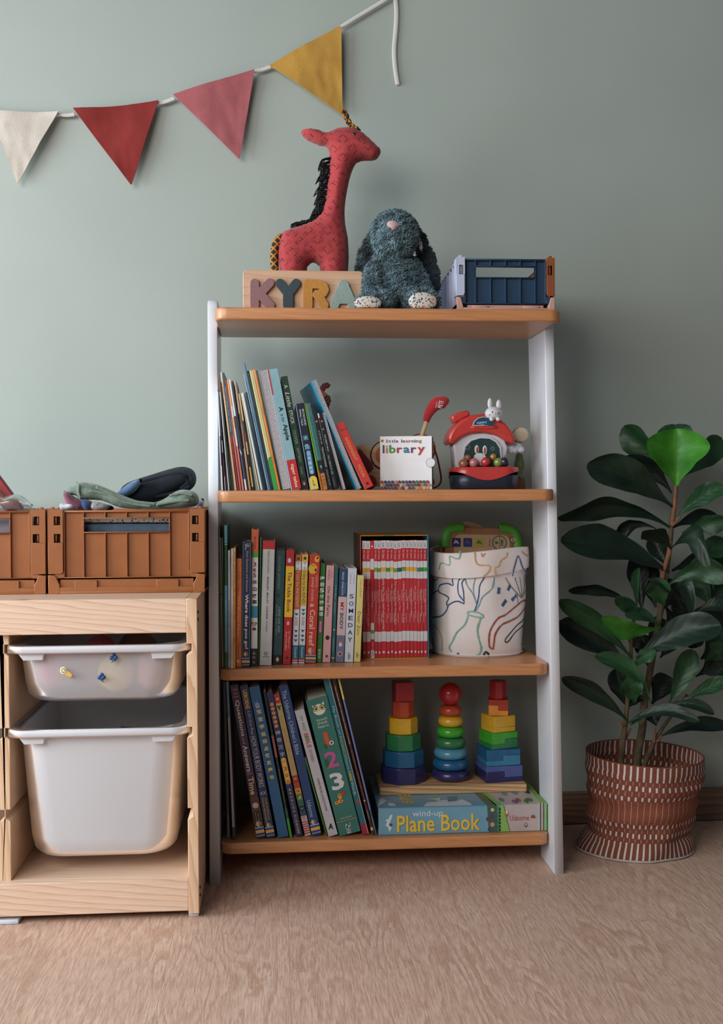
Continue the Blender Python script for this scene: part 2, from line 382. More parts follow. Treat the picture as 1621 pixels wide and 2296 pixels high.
def pp(name, refr=.2):
    m = bpy.data.materials.new(name); nt = NT(m)
    d = nt.n('BsdfDiffuse', Color=lin('f0f2f8')); t = nt.n('BsdfTranslucent', Color=lin('eef0f6'))
    g = nt.n('BsdfGlossy', Color=(1, 1, 1, 1), Roughness=.35); rf = nt.n('BsdfRefraction', Color=lin('e8ebf2'), Roughness=.6, IOR=1.04)
    a = nt.n('MixShader', i0=.32, i1=d.outputs[0], i2=t.outputs[0]); b = nt.n('MixShader', i0=refr, i1=a.outputs[0], i2=rf.outputs[0])
    fr = nt.n('Fresnel', IOR=1.4); c = nt.n('MixShader', i0=fr.outputs[0], i1=b.outputs[0], i2=g.outputs[0])
    nt.t.links.new(c.outputs[0], nt.out.inputs[0]); return m
PPa = pp('frosted_plastic', .42); PPb = pp('frosted_plastic_deep', .07); PPR = pp('frosted_plastic_rim', .06)
def rrect(wx, wy, r, n=6):
    out = []
    for (sx, sy, a0) in ((1, -1, -90), (1, 1, 0), (-1, 1, 90), (-1, -1, 180)):
        for k in range(n+1):
            a = math.radians(a0+90*k/n); out.append((sx*(wx/2-r)+r*math.cos(a), sy*(wy/2-r)+r*math.sin(a)))
    return out
def bin_(name, h, ztop, label, group, dfr=.4600, PP=None):
    W, L = .2985, .410
    xc = (TXM+TX1-TT)/2
    t = empty(name, (xc, -(dfr-L/2), ztop-h), label, 'storage bin', group)
    mb = MB(); n = 6
    wB = .266-.105*h; lB = .392-.13*h
    lv = [(h-.004, .266, .392, .045), (h-.02, .265, .390, .045), (.034, wB+.002, lB, .05), (.012, wB-.006, lB-.008, .052), (.003, wB-.022, lB-.022, .05), (0, wB-.045, lB-.045, .045)]
    rings = [[(x, y+.004, z) for x, y in rrect(a, b, r, n)] for z, a, b, r in lv]
    N = len(rings[0]); vs = [p for rg in rings for p in rg]; fs = []
    for k in range(len(rings)-1):
        for i in range(N): fs.append((k*N+i, k*N+(i+1) % N, (k+1)*N+(i+1) % N, (k+1)*N+i))
    fs.append(tuple((len(rings)-1)*N+i for i in range(N)))
    mb.add(vs, fs, PP, True); mb.obj('body', t)
    mb = MB()
    prof = [(h-.0005, .268, .396, .045), (h, .264, .392, .05), (h, .2958, .4065, .03), (h-.002, .3006, .411, .032), (h-.0125, .3012, .412, .033), (h-.0125, .2965, .407, .031), (h-.003, .2965, .407, .031), (h-.003, .266, .394, .047)]
    rings = [[(x*(1 if abs(y) < .1 else 1)*1.0, y-(.006*math.cos(x/.30*PI) if y < -.12 else 0), z) for x, y in rrect(a, b, r, 8)] for z, a, b, r in prof]
    # subdivide the long front edge so that it bows forward
    N = len(rings[0]); vs = [p for rg in rings for p in rg]; fs = []
    K = len(rings)
    for k in range(K):
        for i in range(N): fs.append((k*N+i, k*N+(i+1) % N, ((k+1) % K)*N+(i+1) % N, ((k+1) % K)*N+i))
    mb.add(vs, fs, PPR, True); mb.obj('rim', t)
    for sx in (-1, 1):
        mb = MB(); mb.prism([(sx*.127, h-.0128), (sx*.119, h-.024), (sx*.088, h-.024), (sx*.086, h-.0128)], -.2015, -.188, PPR, axis='Y', r=.001); mb.obj('corner_tab', t)
    return t
b1 = bin_('storage_bin', .098, GZ[0]-.0006, 'shallow frosted bin with three fruit stickers in the top groove', 'frosted bins in the pine frame', PP=PPa)
b2 = bin_('storage_bin', .222, GZ[1]-.0006, 'deep frosted white bin hanging below the shallow one', 'frosted bins in the pine frame', PP=PPb)
# what the bins hold
def blob(name, c, r, mat, label, cat, group=None, seed=0, amp=.12, rot=(0, 0, 0), n=22, m=14, squish=1):
    mb = MB(); mb.ball((0, 0, 0), r, mat, n, m)
    out = []
    for p in mb.v:
        v = Vector(p); q = noise.noise(v*28+Vector((seed*7.1, seed*3.3, seed)))*amp; out.append(tuple(v*(1+q)))
    mb.v = out; return mb.obj(name, None, c, rot, label, cat, group)
xc = b1.location.x; yf = b1.location.y-.19
bz = GZ[0]-.098
blob('soft_toy', (xc-.080, yf+.052, bz+.050), (.034, .045, .034), fabric('c84a62'), 'pink soft ball showing through the left of the shallow bin', 'toy', None, 1)
blob('soft_toy', (xc-.015, yf+.10, bz+.052), (.036, .045, .046), fabric('8e2448'), 'dark crimson soft toy inside the shallow bin', 'toy', None, 2)
blob('soft_toy', (xc+.022, yf+.040, bz+.044), (.030, .034, .032), fabric('e9c860'), 'yellow soft toy glowing through the shallow bin front', 'toy', None, 3)
blob('soft_toy', (xc+.078, yf+.054, bz+.045), (.024, .045, .032), fabric('d98a86'), 'rose soft toy at the right of the shallow bin', 'toy', None, 4)
blob('soft_toy', (xc+.045, yf+.15, bz+.058), (.040, .035, .042), fabric('6b5440'), 'brown soft toy at the back of the shallow bin', 'toy', None, 5)
bz2 = GZ[1]-.222
MB().box(-.05, .05, -.03, .03, -.004, .004, plain('7c3c2a', .7), r=.002).obj('wooden_board', None, (xc+.058, yf+.18, bz2+.17), (0, .12, .1), 'reddish brown wooden board inside the deep bin', 'board')
blob('soft_toy', (xc-.01, yf+.16, bz2+.083), (.07, .09, .07), fabric('56504e'), 'dark grey bundle in the deep bin', 'toy', None, 6)
# stickers on the shallow bin
def sticker_at(px, py, d, build, label):
    p = at(px, py, d); mb = MB(); build(mb); mb.v = [(x*1.6, y*1.6, z*1.6) for x, y, z in mb.v]; mb.obj('sticker', None, p, (-.09, 0, 0), label, 'sticker', 'fruit stickers on the shallow bin')
def berries(mb, flip=1):
    blu = plain('27407e', .3); grn = plain('3d7a3a', .4)
    for (x, z) in ((0, .0022), (-.0022, -.0006), (.0020, -.0004), (.0002, -.0020)): mb.ball((x, 0, z), (.0022, .0008, .0022), blu, 10, 6)
    mb.prism([(flip*-.001, -.002), (flip*-.0025, -.006), (flip*.0015, -.0035)], -.0006, .0002, grn)
def stump(mb):
    c1 = plain('d9b264', .4); c2 = plain('f1e6c0', .4); c3 = plain('3a2a20', .5)
    mb.prism([(-.003, .004), (.005, -.0015), (.0055, -.0045), (.002, -.0055), (-.005, .0)], -.0007, .0002, c1, r=.0003)
    mb.ball((-.0035, -.0008, .0018), (.0034, .0005, .0038), c2, 12, 6)
    for a in range(6): mb.ball((-.0035+.0018*math.cos(a), -.0014, .0018+.002*math.sin(a)), (.0005, .0003, .0006), c3, 6, 4)
sticker_at(255, 1474, .4525, lambda m: berries(m), 'upper blueberry sticker on the shallow frosted bin')
sticker_at(228, 1518, .4485, lambda m: berries(m, -1), 'lower blueberry sticker on the shallow frosted bin')
sticker_at(150, 1507, .4495, stump, 'cut wooden log sticker on the shallow frosted bin')

# ------------------------------------------------------------------ folding crates
def crate(name, loc, W, H, L, cp, cl, cr, cb, label, group, slots=5, big=True, mid='crate'):
    """folding crate: origin at bottom centre; cp end panel, cl left side, cr right side, cb base colours"""
    t = empty(name, loc, label, 'crate', group); x, y = W/2, L/2
    pw = .0265 if big else .0155; zb = .026 if big else .0115; e = .0016
    # base
    mb = MB(); mb.box(-x, x, -y, y, 0, .004, cb, r=.001)
    for s in (-1, 1):
        mb.box(-x, x, s*y-s*.006, s*y, .003, zb*.42, cb, r=.001)
        mb.box(-x+.02, x-.02, s*(y-.004), s*(y-.009), .003, zb-.002, cb)
        for q in (-.26, .26): mb.box(q*W-.019*(1 if big else .7), q*W+.019*(1 if big else .7), s*y-s*.006, s*y+s*.0002, .004, zb-.003, cb, r=.0008)
        for u in (-1, 1):
            ww = pw*.75
            mb.prism([(u*x, .0), (u*x, zb+(.006 if big else .012)), (u*(x-ww*.6), zb+(.006 if big else .012)), (u*(x-ww), zb*.6), (u*(x-ww), 0)], s*(y-.016), s*(y+.0004), cb, r=.0012)
            mb.box(u*(x-.006), u*x, -y, y, .003, zb, cb, r=.001)
    mb.obj('base', t)
    # end panels
    for s in (-1, 1):
        mb = MB(); X = x-pw; z0, z1 = zb+.0005, H-.004; yo = s*(y-.009); yi = s*(y-.011); yr = s*(y-.0025); rb = .0017 if big else .0014
        sx, sz0, sz1 = (.0725, H-.0395, H-.0165) if big else (.0530, H-.0350, H-.0165)
        for (a, b, c, d_) in ((-X, -sx, z0, z1), (sx, X, z0, z1), (-sx, sx, z0, sz0), (-sx, sx, sz1, z1)): mb.box(a, b, yo, yi, c, d_, cp)
        for (a, b, c, d_) in ((-X, X, z1-rb, z1+.0015), (-X-.004, X+.004, z0, z0+rb), (-X, -X+rb, z0, z1), (X-rb, X, z0, z1), (-sx-rb, sx+rb, sz1, sz1+rb), (-sx-rb, sx+rb, sz0-rb, sz0), (-sx-rb, -sx, sz0, sz1), (sx, sx+rb, sz0, sz1)):
            mb.box(a, b, yr, yo, c, d_, cp, r=.0005, seg=1)
        for k in range(slots):
            xx = -sx-rb*.5+(2*sx+rb)*k/(slots-1)
            mb.box(xx-.0007, xx+.0007, yr+s*-.0006, yo, z0, sz0 if 0 < k < slots-1 else z1, cp)
            if 0 < k < slots-1: mb.box(xx-.0007, xx+.0007, yr+s*-.0006, yo, sz1, z1, cp)
        for u in (-1, 1): mb.prism([(u*X, z0), (u*(X+pw*.55), z0-.0+.0), (u*(X+pw*.55), z0+.012), (u*X, z0+.012)], yr, yo, cp, r=.0006)
        mb.obj('end_panel', t)
    # side panels with ribs and wrapped corner posts
    for u, cs in ((-1, cl), (1, cr)):
        mb = MB(); z0 = zb+.001; ph = H-.0005; zp = zb+(.008 if big else .0145)
        mb.box(u*(x-.009), u*(x-.011), -y+.006, y-.006, z0, H-.003, cs)
        mb.box(u*(x-.002), u*(x-.011), -y+.006, y-.006, H-.006, H-.003, cs, r=.0008); mb.box(u*(x-.002), u*(x-.011), -y+.006, y-.006, z0, z0+.002, cs)
        nr = int(L/.030)
        for k in range(1, nr): mb.box(u*(x-.002), u*(x-.009), -y+L*k/nr-.0008, -y+L*k/nr+.0008, z0, H-.004, cs)
        for s in (-1, 1):
            X0, X1 = u*(x-pw+.0008), u*x; ya, yb = s*y, s*(y-.0025)
            holes = [(H-.0275, H-.0125), (H-.0575, H-.0425)] if big else [(H-.031, H-.0145)]
            zc_ = ph; hx0, hx1 = (x-.0215, x-.0105) if big else (x-.0125, x-.0045)
            for (h0, h1) in holes:
                mb.box(X0, X1, ya, yb, h1, zc_, cs); mb.box(u*hx1, X1, ya, yb, h0, h1, cs); mb.box(X0, u*hx0, ya, yb, h0, h1, cs)
                mb.box(u*(hx1-.0015), u*(hx1-.0045), s*(y-.004), s*(y-.010), h0+.001, h1-.001, cs, r=.0012)
                mb.box(u*hx0, u*hx1, s*(y-.010), s*(y-.0105), h0, h1, plain('2a1a12', .8)); zc_ = h0
            mb.prism([(X0, zc_), (X1, zc_), (X1, zp), (X0+u*.003, zp), (X0, zp+.004)] if u*X0 < u*X1 else [(X0, zc_), (X1, zc_), (X1, zp), (X0, zp)], ya, yb, cs, r=.0008)
            mb.box(X1-u*.0022, X1, s*y, s*(y-.03), zp, ph, cs, r=.001)
            mb.box(u*(x-.0105), u*(x-.0045), s*(y-.003), s*(y-.009), H-.004, H+.0035, cs, r=.0008)
        mb.obj('side_panel', t)
    return t
oc = plain('985a2d', .45, .04, Coat__Weight=.1)
zt = .5260
CD = .351; CH = .1455; cl_ = at(107, 1240, CD).x; cr_ = at(459, 1240, CD).x
CW = cr_-cl_; CC = (cl_+cr_)/2
crate('folding_crate', (CC, -CD+.171, zt), CW, CH, .342, oc, oc, oc, oc, 'orange-brown folding crate heaped with folded clothes', 'folding crates on the pine frame')
crate('folding_crate', (CC-CW-.0035, -CD+.171, zt), CW, CH, .342, oc, oc, oc, oc, 'orange-brown folding crate cut by the left picture edge', 'folding crates on the pine frame')
navy = plain('24405c', .5, .04); lil = plain('b9bfd6', .45, .02); brn = plain('8a4c28', .5, .04); pnk = plain('c99a8c', .5, .03)
sl, sr = at(1024, 640, .333).x, at(1244, 640, .333).x
crate('folding_crate', ((sl+sr)/2, -.333+.1325, ZS[0]+.0004), sr-sl, .0945, .265, navy, lil, brn, pnk, 'small folding crate with navy ends and lilac side on bookcase top', None, 5, False)

# ------------------------------------------------------------------ books
PAGE = plain('cfc6b4', .85, .08, nscale=300); PAGEG = plain('a9a3a6', .85, .10, nscale=300)
def project(P):
    v = Vector(P)-CAM; z = v.dot(_f); return CXP+FPX*v.dot(_R)/z, CYP-FPX*v.dot(_U)/z
def at_z(px, d, z):
    """point at height z and wall distance d that is seen in photo column px"""
    py = 1100.0
    for _ in range(4):
        P = at(px, py, d); py += (P.z-z)*FPX/(-d-CAM.y)
    return at(px, py, d)
def spine_print(t, h, items, name='spine_print', y0=0.0):
    """flat print on a spine t wide and h high (x right, z up, facing -Y); u, v run 0..1 from the top left corner"""
    mb = MB(); k = 0
    for it in items:
        k += 1; y = y0-.00012-.00005*k; c = it[0]
        if c == 'r':
            _, u0, u1, v0, v1, col = it; mb.add([(t*u0, y, h*(1-v0)), (t*u0, y, h*(1-v1)), (t*u1, y, h*(1-v1)), (t*u1, y, h*(1-v0))], [(0, 1, 2, 3)], plain(col, .5, .03))
        elif c == 't':      # text running down the spine
            _, s, u, v0, v1, hf, col = it[:7]; o = it[7] if len(it) > 7 else {}
            put_text(mb, s, plain(col, .5, .02), t*u, h*(1-(v0+v1)/2), h*(v1-v0), t*hf, y, o.get('a', -90), o.get('b', .0), o.get('s', 0))
        elif c == 'h':      # level text
            _, s, v, hf, wf, col = it[:6]; o = it[6] if len(it) > 6 else {}
            put_text(mb, s, plain(col, .5, .02), t*o.get('u', .5), h*(1-v), t*wf, t*hf, y, o.get('a', 0), o.get('b', 0), 0)
        elif c == 'c':      # disc: u, v, radius in spine widths, colour, x stretch, z stretch
            _, u, v, r, col = it[:5]; sx, sz = it[5:7] if len(it) > 6 else (1, 1); n = 20
            mb.add([(t*u+t*r*sx*math.cos(2*PI*i/n), y, h*(1-v)+t*r*sz*math.sin(2*PI*i/n)) for i in range(n)], [tuple(range(n))], plain(col, .5, .02))
        elif c == 'p':      # polygon in (u of width, v of height)
            _, pts, col = it; mb.add([(t*a, y, h*(1-b)) for a, b in pts], [tuple(range(len(pts)))], plain(col, .5, .02))
    return mb
def balloon(v, u=.5, r=.26):
    return [('c', u, v, r, 'd9b76a', 1, 1.1), ('c', u+.09, v, r*.75, '6a6fa0', .75, 1.35), ('c', u+.02, v, r*.62, 'b5392f', .5, 1.6), ('c', u, v+.0, r*.2, 'd9c9a0', .6, 4), ('r', u-.06, u+.06, v+.030, v+.036, 'd8d8d8')]
def ustripes(c0='3b5b84'):
    return [('r', 0, 1, .925, .932, '8fb4cc'), ('r', 0, 1, .932, .944, '223f68'), ('r', 0, 1, .944, .964, 'dba35c'), ('r', 0, 1, .964, .978, '223f68'), ('r', 0, 1, .978, .983, '8fb4cc')]
BOOKS = {}
def book(k, d, xl, xr, tx, tyy, col, label, cat='book', prints=(), W=.155, fore=False, group=None, name='picture_book', hard=None, edge=None, side=None, yaw=0.0):
    z0 = ZS[k]+.0003; P0 = at_z(xl, d, z0); P1 = at(tx, tyy, d); P0.x = max(P0.x, -.1038); P1.x = max(P1.x, -.1040); Pr = at_z(xr, d, z0)
    ang = math.atan2(P1.x-P0.x, P1.z-P0.z); h = math.hypot(P1.x-P0.x, P1.z-P0.z); t = (Pr.x-P0.x)*math.cos(ang)-.00025
    key = (k,); L_ = BOOKS.setdefault(k, [])
    for (x_, z_, a_, h_, t_) in L_[-4:]:
        top = min(z_+h_*math.cos(a_), z0+h*math.cos(ang)); dl = max((x_+t_/math.cos(a_)+zz*math.tan(a_))-(P0.x+zz*math.tan(ang)) for zz in (0, top-z0))+.0002
        if dl > 0: P0.x += dl; t = max(t-dl*math.cos(ang), .0016)
    L_.append((P0.x, z0, ang, h, t))
    if ang > 0: P0.z += t*math.sin(ang)
    if hard is None: hard = t > .008
    c = plain(col, .42, .04, Coat__Weight=.15); cs = plain(side, .42, .04) if side else c
    root = empty(name, (P0.x, -d, P0.z), label, cat, group, (0, ang, yaw))
    b = .0017 if hard else .0006; iz = .003 if hard else .0005; b = min(b, t*.28)
    mb = MB(); ya, yb = 0, W
    if fore: mb.box(0, t, W-b, W, 0, h, c, r=.0004, seg=1)
    else: mb.box(0, t, 0, b, 0, h, c, r=min(.0009, t*.2), seg=2)
    for (a, e) in ((0, b), (t-b, t)): mb.box(a, e, 0 if fore else b*.8, W, 0, h, cs if not fore else c, r=.0003, seg=1)
    mb.obj('cover', root)
    MB().box(b, t-b, iz if fore else b, (W-b) if fore else W-iz, iz, h-iz, PAGEG if fore else PAGE).obj('pages', root)
    if prints:
        m2 = spine_print(t, h, prints); m2.obj('spine_print', root)
    return root
g1 = 'books leaning on the second shelf'
S2 = [
 (496.8, 500.6, 482.6, 878, 'd9dde2', 'thin white paperback, first at the left end of second shelf', [('r', .5, 1, .45, .75, '2c3350')]),
 (500.8, 503.6, 486.6, 876, '2a2530', 'thin dark paperback with maroon patches beside the first white one', [('r', 0, .7, .5, .62, 'c8ccd2'), ('r', 0, .8, .68, .85, '6a2a3c'), ('r', .2, 1, .86, 1, 'b9a2b4')]),
 (508.6, 514.6, 486.5, 857, 'd3dadf', 'pale paperback with a red top at the left end', [('r', 0, 1, 0, .09, 'c0525a'), ('r', .5, 1, .68, .78, '6f93a2')]),
 (515.2, 519.4, 492.5, 856, '1d1b1c', 'black paperback with a thin brown line near the left end', [('r', .5, .65, .6, .95, '7b5443')]),
 (526.4, 531.4, 493.6, 835, 'c9ae80', 'tall beige paperback with a cream top near the left end', [('r', 0, .6, 0, .09, 'ece4d2'), ('t', 'Picture Stories', .5, .12, .19, .5, '8b5a42')]),
 (531.6, 536.9, 497.4, 835.5, 'a32b2a', 'thin paperback, teal lettered above and red below', [('r', 0, 1, 0, .54, '2c5b66'), ('t', 'FIRST STORIES', .5, .12, .3, .6, '9fc3c6'), ('t', 'BOOK OF STORIES', .5, .31, .5, .6, '9fc3c6'), ('t', 'STORY TREASURY', .5, .6, .9, .5, '6d1b1c')]),
 (537.2, 541.8, 504.2, 852, 'b76b78', 'thin speckled pink paperback between red and coral ones', [('r', 0, 1, 0, .35, 'a8434e'), ('r', 0, .3, .2, .5, '5a5a8c')]),
 (542.4, 547.6, 508.0, 852, 'dcae5c', 'thin paperback, yellow over white over coral', [('r', 0, 1, .24, .34, 'd9d3d6'), ('r', 0, 1, .44, .6, 'dfd0b8'), ('r', 0, 1, .6, 1, 'c8705c')]),
 (549.0, 554.6, 511.8, 851, 'd8dde6', 'white paperback with a navy lower half and white foot', [('r', 0, 1, .33, .9, '3a4666'), ('p', [(.1, .62), (.9, .66), (.9, .69), (.3, .66)], 'cfdbe8')]),
 (554.8, 558.2, 519.2, 854, '201c1b', 'thin black paperback right of the white and navy one', []),
 (558.4, 563.0, 525.4, 854, 'a98a70', 'thin brown-beige paperback beside the thin black one', [('r', 0, .5, .3, .62, '4c3a34'), ('r', .5, 1, .4, .8, 'b98d78')]),
 (563.2, 571.0, 531.6, 883, '24201c', 'short paperback with cream, red, black and yellow bands', [('r', .2, .75, 0, .28, 'd7b377'), ('r', .2, .75, .40, .50, '8c2b2c'), ('r', .2, .75, .50, .63, 'cda67e'), ('r', .15, .65, .76, .965, 'e0ab3c')]),
 (577.8, 581.2, 537.0, 883, 'dccf94', 'thin pale yellow booklet before the white one', []),
 (584.6, 589.8, 541.0, 881, 'd7dbe2', 'white paperback leaning against a thin teal one', []),
 (590.2, 593.8, 545.6, 883, '22525f', 'thin teal paperback beside the white one', []),
 (594.2, 599.4, 549.2, 880, '172138', 'thin navy paperback between two teal ones', []),
 (599.6, 604.2, 543.6, 839, '86acb6', 'tall light blue paperback with small lettering', [('t', 'STORIES', .5, .33, .42, .6, '35505a'), ('t', 'OF OLD', .5, .62, .70, .6, '35505a')]),
 (604.4, 608.0, 546.0, 814.5, '2f6f9e', 'tallest blue paperback, sticking up above the others', []),
 (608.2, 614.2, 553.0, 832, '15171c', 'black paperback with a dotted cream line', [('r', .4, .5, .02, .3, '8c8574'), ('r', .55, .65, .32, .97, '6e6a5c')]),
 (614.8, 623.6, 559.0, 831, 'cdbd80', 'pale yellow book with a green foot', [('r', 0, .35, 0, .73, 'd9dfa4'), ('p', [(0, .76), (.4, .735), (1, .73), (1, 1), (0, 1)], '2f9a34'), ('p', [(0, .757), (.4, .73), (1, .725), (1, .731), (.4, .737), (0, .764)], '1b2a1c')]),
 (624.6, 629.6, 568.2, 828.5, 'df8a35', 'slim orange book beside the pale yellow one', [('t', 'TALES', .5, .3, .38, .5, '7a4a1c'), ('t', 'stories', .5, .71, .78, .5, '7a4a1c')]),
 (630.0, 633.4, 573.6, 831, '241f22', 'thin black book left of a thick grey page block', []),
]
for (xl, xr, tx, tyy, c, lab, pr) in S2:
    book(1, .300, xl, xr, tx, tyy, c, lab, 'book', pr, W=.15, group=g1)
book(1, .300, 633.8, 652.4, 581.6, 831, 'c9c4d2', 'thick book with its pale grey page edges facing out', fore=True, W=.17, group=g1, hard=False)
book(1, .302, 652.9, 676.4, 600.4, 829, '86adb6', 'light blue book lettered Apple in black with red foot', group=g1, W=.2, prints=[
 ('r', 0, .08, 0, 1, 'a9cfe0'), ('r', 0, .1, .0, .21, 'c0333a'), ('t', 'A', .54, .315, .355, .42, '10181c', {'b': .03}), ('t', 'is for', .54, .375, .445, .33, '27343a'), ('t', 'Apple', .58, .46, .595, .50, '10181c', {'b': .03}),  # pale left strip: spine-edge highlight put into the print colour
 ('r', 0.08, 1, .755, 1, 'b5242c'), ('t', 'tiger tales', .56, .79, .985, .40, 'efd9b0', {'b': .01})])
book(1, .298, 677.2, 692.6, 629.4, 845, '1f3a2e', 'dark green book with white handwritten lettering, worn edges', group=g1, W=.2, prints=[
 ('t', 'A', .5, .075, .105, .5, 'd3dcd0'), ('t', 'Little', .5, .14, .27, .6, 'd3dcd0', {'s': .3}), ('t', 'STUCK', .5, .30, .42, .5, 'd3dcd0'), ('t', 'OLIVER', .5, .475, .60, .42, '7d9a7c'), ('t', 'JEFFERS', .5, .63, .76, .42, '7d9a7c'),
 ('t', 'Picturebook', .5, .80, .865, .3, '9aa89a'), ('r', 0, 1, .895, 1, '111515'), ('c', .5, .945, .27, 'b06a5a', .9, 1.4), ('c', .5, .945, .22, '111515', .9, 1.4), ('c', .5, .948, .10, 'd8d8d8', .8, 1.8)])
book(1, .302, 695.4, 715.2, 662.4, 906, '141b2e', 'dark navy book with light blue Chinese characters and yellow foot', group=g1, W=.19, prints=[
 ('r', 0, .06, 0, 1, '9fb8dc'), ('t', 'BIG MACHINES', .75, .07, .26, .2, 'd8dce0'), ('t', 'SMALL TALK', .4, .07, .26, .2, 'd8dce0'), ('h', '米', .40, .62, .62, '6fb4c6', {'b': .02}), ('h', '鱼', .50, .62, .62, '6fb4c6', {'b': .02}),
 ('r', .3, .8, .57, .80, '4f93b4'), ('c', .55, .57, .25, '4f93b4'), ('c', .55, .80, .25, '4f93b4'), ('h', '汉', .585, .36, .4, 'cfe6ee'), ('h', '字', .64, .36, .4, 'cfe6ee'), ('h', '画', .695, .36, .4, 'cfe6ee'), ('h', '真', .75, .36, .4, 'cfe6ee'), ('h', '理', .80, .36, .4, 'cfe6ee'),
 ('r', .08, 1, .885, 1, 'd9bf4e'), ('c', .54, .89, .46, 'd9bf4e'), ('t', 'reader', .5, .90, .915, .9, '4a4a2a', {'a': 0}), ('c', .6, .95, .12, '3c8a86')])
book(1, .300, 715.8, 724.2, 677.8, 905, '5d9228', 'lime green book with orange foot beside the navy one', group=g1, W=.17, prints=[('r', 0, .25, 0, .78, '9fdc4a'), ('r', 0, 1, .78, 1, 'b8741f'), ('r', 0, .25, .78, 1, 'e0a040'), ('t', 'story', .6, .85, .95, .4, '5a3410')])
book(1, .300, 724.6, 735.2, 685.6, 905, '356f70', 'teal book with black band and orange foot', group=g1, W=.12, prints=[('r', 0, .12, 0, .7, '7fc0b8'), ('r', .3, .75, .04, .075, 'a8323a'), ('t', 'The Little Story', .5, .15, .62, .35, '254c4c'), ('r', 0, 1, .66, .81, '16191c'), ('r', .35, .7, .72, .75, '6ea29a'), ('r', 0, 1, .81, 1, 'bd6f3c'), ('r', 0, 1, .885, .892, '5a2e1c'), ('t', '文', .5, .83, .87, .5, '4a2412', {'a': 0}), ('t', '四五', .5, .91, .96, .5, '4a2412')])
book(1, .300, 735.8, 747.6, 700.2, 929, '101417', 'black book with a small red dot and white lettering, left one', group=g1, W=.09, prints=[('c', .5, .10, .24, 'c45f55'), ('t', 'A STORY OF', .6, .22, .40, .28, 'b9bcbc'), ('t', 'THE LITTLE ENGINE', .55, .44, .70, .32, 'c9cccc'), ('t', 'picture book', .5, .74, .95, .3, 'a9acac')])
book(1, .301, 748.0, 759.6, 710.6, 927, '15161a', 'black book with a small red dot and white lettering, right one', group=g1, W=.05, prints=[('r', .0, .3, 0, .06, 'c9d4da'), ('c', .6, .11, .22, 'c45f55'), ('h', 'AC', .21, .3, .5, 'd8cfc0'), ('t', 'THE GREAT RACE', .6, .28, .5, .3, 'c9cccc'), ('t', 'ALL ABOUT ME', .4, .55, .8, .3, 'b9bcbc'), ('t', 'reader', .4, .84, .96, .25, '8a8c8e')])
book(1, .298, 763.4, 776.0, 716.0, 926, 'b6b7ba', 'slim book with pale grey page edges beside the black ones', group=g1, W=.03, fore=True, hard=False)
book(1, .300, 789.2, 812.4, 686.4, 855, '3d9ac0', 'large leaning hardback with teal cover and grey page edges', group=g1, W=.20, fore=True, yaw=.09)
book(1, .300, 817.6, 842.0, 750.2, 953, 'c53a34', 'small red book with gold lettering leaning at the right end', group=g1, W=.11, prints=[
 ('r', 0, .07, 0, 1, 'dc6058'), ('t', 'Brown', .68, .06, .15, .22, '6a1c1c', {'a': 0}), ('t', 'GOODNIGHT', .5, .22, .58, .32, 'd9a35c', {'s': .15}), ('t', 'MOON', .5, .645, .83, .32, 'd9a35c', {'s': .15}), ('h', '♣', .93, .3, .3, '3a1414')])

g2 = 'books standing upright on the third shelf'
T1, T2 = '255a7a', '3d3f46'
def tri(v): return [('p', [(.18, v), (.82, v), (.5, v+.024)], '274f6c')]
def bx(title, tc, bg, v0, v1):
    return [('r', .1, .9, .085, .115, 'dfe3e6'), ('t', 'Big Steps', .5, .07, .15, .3, 'a0485a'), ('r', 0, 1, v0, v1, bg), ('t', title, .5, v0+.015, v1-.02, .5, tc), ]+tri(.535)+(tri(.50) if bg == 'c9a83a' else [])+[
      ('t', 'THE CAMPAIGN', .62, .57, .65, .18, '55606a'), ('t', 'AND TALKING', .38, .57, .65, .18, 'a0485a')]+tri(.69)+tri(.735)+tri(.775)+[('r', 0, 1, .83, .955, '1f5f74'), ('t', 'Campbell', .5, .845, .945, .5, 'b8d0d4'), ('r', 0, 1, .955, .965, 'b8323a'), ('r', 0, 1, .973, .983, 'b8323a')]
